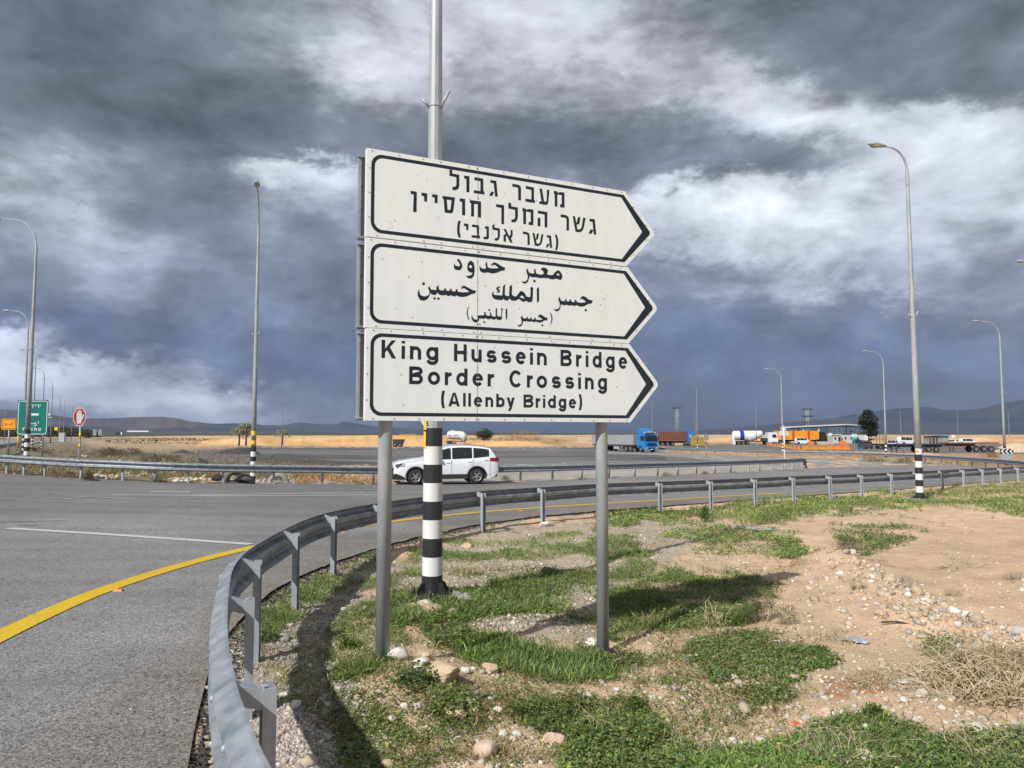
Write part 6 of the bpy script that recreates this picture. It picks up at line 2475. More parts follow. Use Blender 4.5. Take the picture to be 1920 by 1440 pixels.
wr('Y', 39, 44.3, base, 6.2, w)
for ch, a, b in (('e', 45.2, 49.2), ('r', 50.5, 53.2), ('i', 54.8, 56.5), ('h', 62.5, 66.8), ('o', 69.3, 75)):
    wr(ch, a, b, base, 6.4, w)
write_glyph(mb, 'i', pxx(57.6), pxx(59), base, 6.4 * k, w, -.005)
mb.build('lettering', plain_white, pn)
mb = MB()
S_ = [[(72, 759), (71, 759), (72, 759), (72, 761.5)], [(65.5, 759.3), (68.8, 759.3), (68.8, 764.5)], [(60.5, 759.3), (63.2, 759.3), (63.2, 761.7)], [(54, 764.5), (54, 759.3), (58, 759.3), (58, 764.5)], [(44.5, 759.3), (46, 759.3), (46, 765.0)],
      [(69.3, 789), (69.3, 794.5)], [(63.5, 792), (66, 795), (64.5, 798.2), (61, 798.5)], [(66, 794.5), (61.5, 794.5), (61.5, 792.3)], [(61.5, 794.5), (57, 794.5), (52, 794.6), (54.5, 791), (50.5, 789.8)], [(52, 794.6), (47.5, 794.6), (45, 790)], [(60.8, 797.2), (61.3, 797.2)]]
for s in S_:
    add_stroke(mb, [(pxx(a), pz(b)) for a, b in s], w * .9, -.0055)
mb.build('lettering', plain_white, pn)
sign_posts(root, (pxx(37), pxx(78)), t1 - .1, .05)
mb = MB()
mb.cyl((pxx(33.5), -.02, .5), (pxx(33.5), -.02, t0 - .02), .06, n=8)
mb.build('yellow_banded_post', mat('yellow_post', (.55, .36, .05), .6), root)

# orange detour board
Yo = 48
root, X, Y, z = place_sign('orange_detour_sign', 'small orange board with a red letter A and arrow, left of the green sign', 13.5, Yo)
k = Yo / FPX
pz = lambda q: hgt(14, q, Yo) - z
pxx = lambda q: (q - 13.5) * k
mb = MB()
mb.prism(rrect(pxx(0), pxx(27.5), pz(805.5), pz(785), .08), 0, .02)
pn = mb.build('panel', sign_orange, root)
mb = MB()
A, B = rrect(pxx(1.6), pxx(26.6), pz(804), pz(786.6), .08), rrect(pxx(2.4), pxx(25.8), pz(803.2), pz(787.4), .06)
n = len(A)
mb.add([(x, -.004, zz_) for x, zz_ in A] + [(x, -.004, zz_) for x, zz_ in B], [(i, (i + 1) % n, n + (i + 1) % n, n + i) for i in range(n)])
mb.build('border', sign_black, pn)
mb = MB()
for s in ([(7.2, 798), (9, 793)], [(9, 793), (10.8, 798)], [(7.9, 796.4), (10.1, 796.4)], [(15, 796), (19.5, 796)], [(20.5, 799), (20.5, 792.5)]):
    add_stroke(mb, [(pxx(a), pz(b)) for a, b in s], .9 * k, -.005)
mb.flat([[(pxx(14), pz(796)), (pxx(16.5), pz(794)), (pxx(16.5), pz(798))], ], -.0052)
mb.flat([[(pxx(19.0), pz(793.3)), (pxx(22), pz(793.3)), (pxx(20.5), pz(791.2))]], -.0053)
mb.build('letter_and_arrow', mat('dark_red_print', (.35, .03, .01), .5), pn)
sign_posts(root, (0,), pz(790), .045)

# octagonal hand stop sign, turned
Ys = 33
root, X, Y, z = place_sign('stop_sign', 'red octagonal stop sign with a white raised hand on a post with yellow stickers', 147.5, Ys, rz=math.radians(-24))
k = Ys / FPX
pz = lambda q: hgt(150, q, Ys) - z
zc = (pz(764.5) + pz(799)) / 2
R_ = (pz(764.5) - pz(799)) / 2 / math.cos(math.pi / 8)
octo = lambda r: [(r * math.cos(math.pi / 8 + math.pi / 4 * i), zc + r * math.sin(math.pi / 8 + math.pi / 4 * i)) for i in range(8)]
mb = MB()
mb.prism(octo(R_), -.06, -.05)
pl = mb.build('panel', sign_dull, root)
mb = MB()
mb.flat([octo(R_ * .9)], -.0615)
mb.build('red_field', sign_red, pl)
mb = MB()
H_ = [(-.16, -.30), (.13, -.30), (.13, -.20), (.22, -.10), (.30, .06), (.27, .12), (.21, .10), (.15, .0), (.14, .22), (.12, .27), (.08, .26), (.07, .10), (.06, .30), (.03, .34), (-.01, .33), (-.02, .10), (-.03, .28), (-.06, .32), (-.10, .30), (-.10, .08), (-.12, .20), (-.15, .23), (-.19, .20), (-.18, -.12)]
mb.flat([[(x * .98 - .0, zc + zz_ * .98) for x, zz_ in H_]], -.063)
mb.build('hand_symbol', sign_dull, pl)
mb = MB()
mb.cyl((0, 0, -.35), (0, 0, zc + .3), .038, n=12)
mb.build('post', galv, root)
for a, b in ((811, 822), (833, 840)):
    mb = MB()
    mb.cyl((0, 0, pz(b)), (0, 0, pz(a)), .042, n=12)
    mb.build('sticker', yellow_m, root)

# triangular sign seen from behind
Yt = 54
root, X, Y, z = place_sign('triangular_sign', 'triangular road sign seen from behind at the buckled end of the middle guardrail', 1471, Yt)
k = Yt / FPX
pz = lambda q: hgt(1471, q, Yt) - z
mb = MB()
mb.prism([(-10.8 * k, pz(816)), (10.8 * k, pz(816)), (0, pz(797))], .0, .02)
mb.build('panel', mat('sign_back_light', (.62, .63, .63), .5, .1), root)
mb = MB()
mb.box((0, -.02, pz(806.5)), (.4, .03, .03))
mb.build('bracket', galv, root)
mb = MB()
mb.cyl((0, -.06, -.3), (0, -.06, pz(803)), .045, n=8)
mb.build('post', plain_white, root)
mb = MB()
mb.cyl((0, -.06, pz(843)), (0, -.06, pz(830)), .05, n=8)
mb.build('sticker', yellow_m, root)

# rectangular sign back
root = small('rectangular_sign', 'narrow rectangular sign seen from behind on the gravel, right of the brown tipper', 'road sign', 1325, 861.5, 0)
mb = MB()
mb.box((0, 0, 2.35), (.52, .02, .62))
mb.build('panel', mat('sign_back_grey', (.25, .26, .27), .6, .1), root)
sign_posts(root, (0,), 2.6, .035)

# blue and white signboard near the booth
root = small('blue_white_signboard', 'small white and light blue signboard on a thin post before the checkpoint building', 'sign', 1602.5, 847, 0)
mb = MB()
mb.box((0, 0, 2.65), (.82, .03, .55))
pn = mb.build('panel', plain_white, root)
mb = MB()
mb.box((0, -.018, 2.2), (.82, .03, .34))
mb.build('blue_panel', sign_blue, root)
mb = MB()
for zz_ in (2.8, 2.62, 2.5):
    mb.box((.02, -.018, zz_), (.5, .004, .05))
mb.build('printed_line', sign_blue, pn)
sign_posts(root, (0,), 2.6, .03)
for px, py, lab, w, h, zc_ in ((1624, 836, 'white square board on a post right of the checkpoint building', 1.1, 1.0, 2.0), (1557, 834, 'white notice board under the canopy beside the booth', 1.0, .7, 2.9), (1788, 832, 'white board on posts in the plain above the white saloon car', 1.0, .8, 2.3)):
    root = small('notice_board', lab, 'sign', px, py, 0)
    mb = MB()
    mb.box((0, 0, zc_), (w, .04, h))
    mb.build('panel', plain_white, root)
    sign_posts(root, (0,), zc_, .04)

# chevron board
Yc = 56
root, X, Y, z = place_sign('chevron_board', 'black and white chevron board pointing left on a grey box at the right edge', 1889, Yc)
k = Yc / FPX
pz = lambda q: hgt(1889, q, Yc) - z
mb = MB()
mb.box((0, 0, (pz(851) + pz(841.5)) / 2), (24.5 * k, .03, pz(841.5) - pz(851)))
pn = mb.build('panel', sign_black, root)
for i in range(3):
    x0_ = (-12 + i * 8.0 + .6) * k
    zm, hh = (pz(851) + pz(841.5)) / 2, (pz(841.5) - pz(851)) / 2
    mb = MB()
    mb.flat([[(x0_, zm), (x0_ + 4.6 * k, zm + hh), (x0_ + 7.6 * k, zm + hh), (x0_ + 3.2 * k, zm), (x0_ + 7.6 * k, zm - hh), (x0_ + 4.6 * k, zm - hh)]], -.017)
    mb.build('chevron', plain_white, pn)
mb = MB()
mb.box((-2.2 * k, .1, pz(857)), (20 * k, .3, 11 * k))
mb.build('support_box', mat('grey_box', (.33, .34, .35), .7), root)
sign_posts(root, (-.25, .25), pz(846), .04)

# grey billboard backs, cabinet and black plates on the left
for px, lab in ((177, 'left one of two grey sign backs beside the far highway'), (187, 'right one of two grey sign backs beside the far highway')):
    root = small('sign_back_board', lab, 'road sign', px, 819, 0, Y=330)
    mb = MB()
    mb.box((0, 0, 1.9), (1.55, .06, 2.6))
    mb.build('panel', mat('sign_back_grey', (.33, .33, .33), .6), root)
    sign_posts(root, (0,), 1.5, .05)
root = small('utility_cabinet', 'pale blue utility cabinet with a brown cap among the far lamps', 'cabinet', 116, 828, 0, Y=165)
mb = MB()
mb.box((0, 0, .95), (1.25, .6, 2.0))
mb.build('cabinet_body', mat('pale_blue_cabinet', (.38, .43, .45), .6, 0, scale=2), root)
mb = MB()
mb.box((0, 0, 2.02), (1.35, .7, .12))
mb.build('cabinet_cap', mat('brown_cap', (.3, .16, .1), .8), root)
root = small('black_plate_sign', 'black sign board with a white side piece on the far plain left of the palms', 'road sign', 222, 820, 0, Y=300)
mb = MB()
mb.box((-.3, 0, 1.5), (1.9, .1, 1.0))
mb.build('panel', black_paint, root)
mb = MB()
mb.box((1.1, 0, 1.6), (.45, .1, 1.0))
mb.build('side_piece', plain_white, root)
sign_posts(root, (0, 1.1), 1.5, .05)
root = small('greenhouse', 'long white greenhouse roof far out on the plain below the mesa', 'building', 262, 809.6, 0, Y=900)
mb = MB()
mb.box((0, 0, .6), (26, 10, 1.6))
mb.build('roof', plain_white, root)


# ---------------------------------------------------------------- tyres
def tyre(label, px, py, R, w, rot, sink=0.0, m=None):
    x, y = at(px, py)
    mb = MB()
    n, q = 32, 10
    vs = []
    for i in range(n):
        a = 2 * math.pi * i / n
        for j in range(q):
            b = 2 * math.pi * j / q
            rr = R - w * .42 + w * .45 * math.cos(b)
            if math.cos(b) > .8 and i % 2:
                rr -= .012
            vs.append((rr * math.cos(a), w * .5 * math.sin(b), rr * math.sin(a)))
    mb.add(vs, [(i * q + j, ((i + 1) % n) * q + j, ((i + 1) % n) * q + (j + 1) % q, i * q + (j + 1) % q) for i in range(n) for j in range(q)], True)
    o = mb.build('old_tyre', m or mat('dusty_tyre', (.11, .105, .10), .95, 0, scale=6, col2=(.2, .19, .175)))
    o.location = (x, y, float(gt(x, y)) + R * .5 - sink)
    o.rotation_euler = rot
    tag(o, label, 'tyre')


tyre('half buried grey tyre standing upright right of the left striped lamp post', 522, 905, .44, .22, (0, 0, .2), sink=.25, m=mat('pale_tyre', (.24, .23, .215), .95, 0, scale=8, col2=(.34, .33, .31)))
tyre('grey tyre lying tilted just left of the striped lamp post foot', 461, 906, .36, .26, (1.1, 0, -.3), sink=.05)
tyre('black tyre leaning against another behind the middle guardrail', 437, 905, .36, .26, (.5, .5, .9), sink=.02)
tyre('dark tyre at the left end of the small tyre pile', 414, 902, .34, .26, (1.3, .1, 0), sink=.1, m=tyre_m)


# ---------------------------------------------------------------- plants
def leaves_obj(name, P, D, L, Wd, colr, bend=.15):
    """P base points (n,3), D directions, L lengths, Wd half widths, colr (n,3): one quad per leaf, slightly folded"""
    n = len(P)
    up = np.array([0, 0, 1.0])
    S = np.cross(D, up)
    ln = np.linalg.norm(S, axis=1)
    S[ln < .05] = [1, 0, 0]
    S /= np.linalg.norm(S, axis=1)[:, None]
    # random roll
    a = RNG.uniform(-.9, .9, n)[:, None]
    N_ = np.cross(S, D)
    S = S * np.cos(a) + N_ * np.sin(a)
    L, Wd = L[:, None], Wd[:, None]
    mid = P + D * L * .55
    tip = P + D * L - up * L * bend
    V = np.stack([P, mid + S * Wd, tip, mid - S * Wd], 1).reshape(-1, 3)
    F = np.arange(4 * n).reshape(n, 4)
    C = np.repeat(colr, 4, axis=0)
    return np_mesh(name, V, F, leaf_m, False, C)


def rand_dirs(n, zmin, zmax):
    z = RNG.uniform(zmin, zmax, n)
    a = RNG.uniform(0, 2 * np.pi, n)
    r = np.sqrt(1 - z * z)
    return np.stack([r * np.cos(a), r * np.sin(a), z], 1)


def sample_px(poly, n, jit=10, gate=None, gs=1.6, seed=0, soft=.06):
    P = np.array(poly, float)
    u = RNG.uniform(P[:, 0].min() - jit, P[:, 0].max() + jit, n * 3)
    v = RNG.uniform(P[:, 1].min() - jit, P[:, 1].max() + jit, n * 3)
    x, y = atv(u, v, 14, gv)
    ju = (fbm(x * 2.3, y * 2.3, 91, 4) - .5) * jit * 5
    jv = (fbm(x * 2.3 + 9, y * 2.3, 93, 4) - .5) * jit * 3
    k = inpoly(u + ju, v + jv, poly)
    if gate is not None:
        g_ = fbm(x * gs, y * gs, 200 + seed, 4)
        k &= g_ > gate + RNG.uniform(-soft, soft, len(x))
    az = np.arctan2(x, y)
    r = np.hypot(x, y)
    k &= (r < az_interp(EDGE_NEAR, az) - .05) | (r > az_interp(EDGE_FAR, az) + .05)
    x, y = x[k][:n], y[k][:n]
    return x, y


GREENS = np.array([(.095, .150, .034), (.125, .185, .040), (.07, .12, .034), (.155, .205, .05), (.10, .14, .06), (.19, .19, .075)])
GREY_GREENS = np.array([(.11, .13, .06), (.14, .15, .08), (.09, .115, .05)])
REDS = np.array([(.16, .07, .03), (.2, .12, .04), (.12, .12, .04)])


def cover(name, poly, n, kind, gate=None, size=1.0, pal=GREENS, jit=10, gs=1.6, seed=0, clump=5, bright=1.0, reds=.025, soft=.13):
    x, y = sample_px(poly, max(1, n // clump), jit * 1.5, gate, gs, seed, soft)
    m = len(x)
    if m == 0:
        return
    sz = RNG.uniform(.6, 1.35, m)
    tone = pal[RNG.integers(0, len(pal), m)] * RNG.uniform(.75, 1.3, m)[:, None]
    patch = fbm(x * .9, y * .9, 311 + seed, 3)
    tone = tone * (0.62 + .8 * patch)[:, None] * bright * 1.32
    red = RNG.uniform(0, 1, m) < reds
    tone[red] = REDS[RNG.integers(0, 3, red.sum())]
    z = gt(x, y)
    i = np.repeat(np.arange(m), clump)
    k = len(i)
    size = size * (.72 if kind != 'grass' else .85)
    s = sz[i] * size
    if kind == 'clover':
        off = RNG.normal(0, .022, (k, 2)) * s[:, None]
        h = RNG.uniform(.002, .038, k) * s
        P = np.stack([x[i] + off[:, 0], y[i] + off[:, 1], z[i] + h], 1)
        D = rand_dirs(k, -.1, .75)
        L = RNG.uniform(.012, .026, k) * s
        Wd = L * RNG.uniform(.3, .48, k)
        b = .1
    elif kind == 'broad':
        off = RNG.normal(0, .03, (k, 2)) * s[:, None]
        h = RNG.uniform(.01, .13, k) * s
        P = np.stack([x[i] + off[:, 0], y[i] + off[:, 1], z[i] + h], 1)
        D = rand_dirs(k, .0, .7)
        L = RNG.uniform(.022, .046, k) * s
        Wd = L * RNG.uniform(.30, .46, k)
        b = .2
    else:
        off = RNG.normal(0, .018, (k, 2)) * s[:, None]
        P = np.stack([x[i] + off[:, 0], y[i] + off[:, 1], z[i] - .005], 1)
        D = rand_dirs(k, .5, .98)
        L = RNG.uniform(.03, .10, k) * s
        Wd = RNG.uniform(.0016, .0035, k) * np.maximum(1, s)
        b = .12
    c = tone[i] * RNG.uniform(.8, 1.25, k)[:, None]
    o = leaves_obj(name, P, D, L, Wd, c, b)
    tag(o, kind='stuff')


POLY_BR = [(1030, 1470), (1060, 1370), (1130, 1335), (1240, 1350), (1330, 1405), (1480, 1385), (1560, 1355), (1640, 1345), (1720, 1352), (1800, 1375), (1960, 1385), (1960, 1470)]
cover('ground_cover', POLY_BR, 50000, 'clover', .41, 1.1, seed=1, clump=6, bright=1.25)
cover('leafy_weeds', POLY_BR, 12000, 'broad', .47, .7, seed=2, clump=6, bright=.95)
cover('grass_blades', POLY_BR, 12000, 'grass', .44, 1.2, seed=3, clump=7, bright=1.2)
POLY_B2 = [(1290, 1200), (1350, 1182), (1440, 1182), (1520, 1205), (1590, 1240), (1560, 1258), (1500, 1262), (1520, 1285), (1480, 1302), (1400, 1292), (1330, 1288), (1300, 1245)]
cover('ground_cover', POLY_B2, 25000, 'clover', .37, 1.2, seed=4, clump=6, jit=6, bright=1.15)
cover('leafy_weeds', POLY_B2, 4500, 'broad', .44, .65, seed=5, clump=6, jit=6)
POLY_3 = [(1000, 1315), (1060, 1303), (1160, 1312), (1240, 1332), (1255, 1405), (1150, 1415), (1100, 1395), (1000, 1372), (955, 1350)]
cover('leafy_weeds', POLY_3, 6500, 'broad', .40, .85, seed=6, clump=7, bright=.85)
cover('ground_cover', POLY_3, 6000, 'clover', .38, 1.2, seed=7, clump=6)
POLY_4 = [(850, 1208), (900, 1196), (1000, 1215), (1060, 1230), (1135, 1240), (1155, 1278), (1050, 1272), (960, 1258), (870, 1242)]
cover('grass_blades', POLY_4, 13000, 'grass', .42, 1.7, seed=8, clump=8, jit=5, bright=1.25, reds=.0)
cover('leafy_weeds', [(780, 1172), (830, 1160), (885, 1182), (872, 1218), (800, 1228)], 2600, 'broad', None, .95, seed=9, clump=7, jit=5, bright=.8)
cover('leafy_weeds', [(735, 1278), (790, 1264), (815, 1285), (770, 1302)], 520, 'broad', None, .95, seed=10, clump=6, jit=3, bright=.85, pal=GREENS[[2, 4]])
cover('leafy_weeds', [(812, 1300), (860, 1298), (900, 1320), (880, 1365), (800, 1350)], 1300, 'broad', .40, .8, seed=11, clump=6, jit=5, bright=.85)
cover('ground_cover', [(1090, 1205), (1170, 1212), (1290, 1212), (1335, 1300), (1250, 1305), (1140, 1292)], 9000, 'clover', .46, 1.1, seed=12)
cover('leafy_weeds', [(1090, 1215), (1180, 1220), (1200, 1260), (1110, 1262)], 1500, 'broad', .42, .75, seed=13, bright=.8)
POLY_8 = [(600, 1200), (640, 1120), (725, 1065), (760, 1120), (745, 1215), (710, 1262), (640, 1290), (610, 1240)]
cover('ground_cover', POLY_8, 20000, 'clover', .47, 1.1, seed=14)
cover('grass_blades', POLY_8, 9000, 'grass', .48, 1.2, seed=15, clump=7)
POLY_9 = [(476, 1165), (530, 1118), (590, 1085), (700, 1042), (730, 1050), (650, 1105), (570, 1150), (490, 1225)]
cover('grass_blades', POLY_9, 11000, 'grass', .43, 1.35, seed=16, clump=7, bright=1.2)
cover('ground_cover', POLY_9, 12000, 'clover', .42, 1.1, seed=17)
POLY_10 = [(735, 1190), (740, 1060), (830, 995), (960, 1000), (1100, 1005), (1180, 1000), (1240, 1040), (1150, 1160), (1000, 1150), (880, 1160)]
cover('grass_blades', POLY_10, 36000, 'grass', .53, 1.6, seed=18, clump=7, gs=1.1, bright=1.15)
cover('ground_cover', POLY_10, 40000, 'clover', .515, 1.6, seed=18, gs=1.1, bright=1.15)
POLY_12 = [(1130, 1110), (1250, 1072), (1420, 1082), (1470, 1112), (1400, 1155), (1300, 1180), (1140, 1190)]
cover('ground_cover', POLY_12, 22000, 'clover', .49, 1.5, seed=20)
cover('grass_blades', POLY_12, 10000, 'grass', .50, 1.5, seed=21)
POLY_13 = [(1120, 966), (1330, 950), (1500, 937), (1700, 924), (1940, 903), (1940, 968), (1800, 952), (1640, 948), (1560, 962), (1450, 985), (1300, 975), (1130, 990)]
cover('ground_cover', POLY_13, 56000, 'clover', .43, 3.0, seed=22, gs=.7, bright=1.3, clump=6)
cover('grass_blades', POLY_13, 16000, 'grass', .40, 3.0, seed=23, gs=.7, bright=1.3)
POLY_14 = [(1230, 1012), (1330, 983), (1450, 998), (1540, 1030), (1490, 1056), (1380, 1040)]
cover('ground_cover', POLY_14, 20000, 'clover', .50, 2.2, seed=24, gs=1.0, bright=1.25)
cover('ground_cover', [(1560, 945), (1700, 945), (1760, 990), (1690, 1020), (1560, 1005)], 9000, 'clover', .50, 2.6, seed=25, gs=1.0)
cover('ground_cover', [(600, 1290), (700, 1300), (770, 1380), (900, 1330), (980, 1470), (640, 1470)], 13000, 'clover', .49, 1.0, seed=26, reds=.18, bright=1.15)
cover('ground_cover', [(440, 1180), (740, 1050), (1130, 980), (1500, 950), (1560, 1040), (1250, 1240), (1520, 1330), (1100, 1440), (560, 1440)], 30000, 'clover', .53, 1.2, seed=27, reds=.1)
cover('ground_cover', [(1370, 1302), (1480, 1292), (1500, 1330), (1420, 1338)], 2600, 'clover', .42, 1.2, seed=28, jit=5)
cover('leafy_weeds', [(1712, 1215), (1760, 1208), (1800, 1225), (1750, 1240)], 700, 'broad', None, .85, seed=29, jit=3)
cover('ground_cover', [(1560, 1000), (1640, 1005), (1700, 1030), (1640, 1035)], 5000, 'clover', .40, 2.4, seed=30)
# far verge behind the middle guardrail
VERGE = [(-100, 830), (300, 828), (520, 865), (640, 875), (640, 906), (-100, 892)]
DRY = np.array([(.22, .17, .09), (.17, .15, .08), (.12, .12, .06), (.28, .21, .11)])
cover('dry_grass', VERGE, 26000, 'grass', .42, 5.0, pal=DRY, seed=31, gs=.25, clump=6)
cover('dry_grass', [(560, 888), (720, 888), (725, 908), (560, 908)], 9000, 'grass', .35, 4.2, pal=np.array([(.40, .25, .10), (.33, .20, .09), (.45, .31, .15)]), seed=32, gs=.6, clump=7, reds=0)
cover('dry_grass', [(1560, 858), (1920, 872), (1920, 886), (1700, 868)], 9000, 'grass', .40, 5.5, pal=np.array([(.16, .13, .06), (.12, .13, .05), (.2, .14, .08)]), seed=33, gs=.3, clump=6)


# ---------------------------------------------------------------- shrubs and trees
def bush_leaves(name, n, blobs, leaf, colr, aspect=.35, parent=None, mode='leaf', seed=0):
    """leaf cloud out of ellipsoid blobs [(cx,cy,cz,rx,ry,rz)] in local metres"""
    B = np.array(blobs, float)
    w = B[:, 3] * B[:, 4] * B[:, 5]
    i = RNG.choice(len(B), n, p=w / w.sum())
    d = rand_dirs(n, -1, 1)
    r = RNG.uniform(0, 1, n) ** .45
    P = B[i, :3] + d * B[i, 3:6] * r[:, None]
    # clumping: thin out by 3d noise
    q = fbm(P[:, 0] * 1.3 / leaf * .12 + P[:, 2] * 2, P[:, 1] * 1.3 / leaf * .12 + P[:, 2] * 3.1, 400 + seed, 3)
    k = q > RNG.uniform(.36, .52, n)
    P, d = P[k], d[k]
    m = len(P)
    D = d * .6 + rand_dirs(m, -.4, 1) * .7
    D /= np.linalg.norm(D, axis=1)[:, None]
    L = RNG.uniform(.6, 1.4, m) * leaf
    colr = np.array(colr)
    c = colr[RNG.integers(0, len(colr), m)] * RNG.uniform(.7, 1.35, m)[:, None]
    c *= (0.8 + .4 * fbm(P[:, 0] / leaf * .2, P[:, 2] / leaf * .2, 7 + seed, 3))[:, None]
    o = leaves_obj(name, P, D, L, L * aspect * .5, c, .1)
    if parent:
        o.parent = parent
    return o


def shrub(label, px, py, wpx, hpx, cols, n=1200, leafpx=2.2, aspect=.35, cat='shrub', group=None, nblob=7, name='shrub', stems=True, Y=None):
    if Y is None:
        x, y = at(px, py)
        z = float(gt(x, y))
    else:
        x, y, _ = dirpt(px, Y)
        z = hgt(px, py, Y)
    k = y / FPX
    root = empty(name, (x, y, z), 0, label, cat, group)
    w, h = wpx * k, hpx * k
    r = random.Random(int(px * 7 + py))
    blobs = []
    for b in range(nblob):
        f = (b + .5) / nblob * 2 - 1
        hh = h * (1 - .55 * f * f) * r.uniform(.7, 1.05)
        blobs.append((f * w * .42, r.uniform(-.2, .2) * w, hh * .5, w * r.uniform(.13, .24), w * .18, hh * .5))
    bush_leaves('foliage', n, blobs, leafpx * k, cols, aspect, root, seed=int(px))
    if stems:
        mb = MB()
        for b in range(10):
            bl = blobs[b % nblob]
            mb.tube([(bl[0] * .5, bl[1] * .5, 0), (bl[0] * .8, bl[1] * .8, bl[2] * .7), (bl[0], bl[1], bl[2] * 1.5)], [.006 * w + .004, .004 * w + .003, .002], 4)
        tag(mb.build('stem', twig_m, root), kind='stuff')
    return root


OLIVE = [(.085, .09, .04), (.11, .10, .05), (.07, .08, .035)]
SAGE = [(.15, .16, .09), (.19, .19, .12), (.12, .14, .07)]
TAN = [(.36, .25, .13), (.30, .20, .10), (.44, .32, .19)]
BROWN = [(.14, .10, .06), (.18, .13, .08), (.10, .085, .05)]
shrub('wide dark olive thicket in the middle of the rough verge on the left', 225, 856, 96, 22, OLIVE + BROWN, 3600, 2.4)
shrub('low olive thicket left of the gravel heap behind the middle guardrail', 300, 870, 84, 20, OLIVE, 2600, 2.4)
shrub('dark bush between the green sign posts and the hand stop sign', 71, 848, 26, 22, OLIVE, 1200, 2.4)
shrub('reddish brown bush right of the green sign post', 92, 852, 22, 14, BROWN, 700, 2.2)
shrub('dark green bush behind the guardrail just right of the stop sign post', 168, 901, 36, 24, OLIVE + [(.06, .08, .03)], 1800, 2.4)
shrub('pale sage bush behind the guardrail, under the low olive thicket', 300, 904, 44, 20, SAGE, 1500, 2.4)
shrub('small brown bush left of the stop sign post', 120, 896, 44, 14, BROWN + SAGE, 1100, 2.2)
shrub('flat olive bush left of the striped lamp post, on the yard edge', 375, 872, 34, 12, OLIVE + BROWN, 900, 2.2)
shrub('little shrub on the yard behind the white SUV rear', 622, 876, 14, 8, SAGE, 300, 2)
shrub('pale weed tuft between two posts of the middle guardrail', 1250, 893, 24, 10, SAGE + TAN, 600, 1.8)
shrub('small weed tuft under the middle guardrail right of the sign', 1322, 889, 16, 7, SAGE, 400, 1.8)
shrub('grey weed under the middle guardrail beside the right sign post', 1090, 900, 22, 8, SAGE, 500, 1.8)
shrub('brown weed under the middle guardrail just behind the SUV', 950, 902, 22, 11, TAN + BROWN, 600, 1.8)
shrub('feathery green shrub at the edge of the sign shadow', 1432, 1166, 96, 62, [(.10, .135, .045), (.13, .16, .06), (.08, .115, .04)], 6500, 4.6, .14)
shrub('slender upright green plant near the near guardrail', 1322, 978, 13, 36, [(.08, .15, .04), (.06, .11, .03)], 600, 4.5, .2)
shrub('grey green shrub above the bare soil right of the plastic sheet', 1588, 1028, 60, 28, SAGE + [(.10, .12, .06)], 3200, 3, .16)
shrub('grey dry thorn bush on the stony ridge', 1702, 1122, 44, 30, [(.25, .20, .15), (.32, .27, .21)], 1500, 4.5, .07, stems=True)
shrub('small grey thorn bush right of the stony ridge', 1785, 1118, 34, 16, [(.25, .20, .15), (.32, .27, .21)], 700, 4, .07)
shrub('dry twiggy bush left of the stony ridge', 1610, 1125, 40, 20, [(.25, .19, .13), (.33, .27, .2)], 900, 4, .07)
shrub('dry straw tuft above the large heap of twigs', 1850, 1275, 150, 66, [(.50, .36, .18), (.42, .30, .15), (.56, .43, .24)], 4500, 9, .035)
shrub('pale dry grass wisp along the far bare soil on the right', 1800, 1062, 190, 14, [(.30, .26, .21), (.36, .31, .25)], 2600, 5, .06, nblob=12)
shrub('second pale dry wisp at the right edge above the ridge', 1905, 1082, 60, 16, [(.30, .26, .21), (.36, .31, .25)], 1000, 5, .06)
shrub('brown twiggy bush at the left foot of the stony slope', 1345, 1070, 90, 20, [(.28, .23, .18), (.36, .31, .25)], 1500, 5, .06)
shrub('large tan feathery bush on the sand bank right of the green tree', 978, 828, 92, 24, TAN, 5200, 2.0, .3, nblob=10, Y=195)
shrub('lower tan bush at the right end of the feathery bush', 1040, 832, 60, 12, TAN, 1600, 2.0, .3, Y=195)
shrub('brown scrub bush on the sand strip below the palms', 372, 834, 30, 7, BROWN, 500, 1.6, Y=150)
for px, py, lab in ((1640, 866, 'brown scrub by the far guardrail behind the near right lamp'), (1700, 868, 'second clump of brown scrub by the far guardrail'), (1855, 858, 'dark olive scrub beside the earth heap on the right'), (1790, 843, 'scrub above the rusty flatbed trailer')):
    shrub(lab, px, py, 46, 10, BROWN + OLIVE, 900, 2.0)


def tree(label, px, Y, base_py, wpx, hpx, cols, n, leafpx, blobs, trunk_h, name='tree', r=.18):
    X, Y, _ = dirpt(px, Y)
    z = hgt(px, base_py, Y)
    k = Y / FPX
    root = empty(name, (X, Y, z), 0, label, 'tree')
    W_, H_ = wpx * k, hpx * k
    bl = [(a * W_, b * W_, c * H_, d * W_, d * W_, e * H_) for a, b, c, d, e in blobs]
    bush_leaves('crown', n, bl, leafpx * k, cols, .55, root, seed=int(px))
    mb = MB()
    mb.tube([(0, 0, -.3), (.05, 0, H_ * trunk_h * .5), (0, 0, H_ * trunk_h), (.1, 0, H_ * (trunk_h + .25))], [r, r * .8, r * .6, r * .25], 7)
    for b in bl[:6]:
        mb.tube([(0, 0, H_ * trunk_h * .8), (b[0] * .5, b[1] * .5, (H_ * trunk_h + b[2]) * .5), (b[0], b[1], b[2])], [r * .5, r * .3, r * .1], 5)
    mb.build('trunk', bark, root)


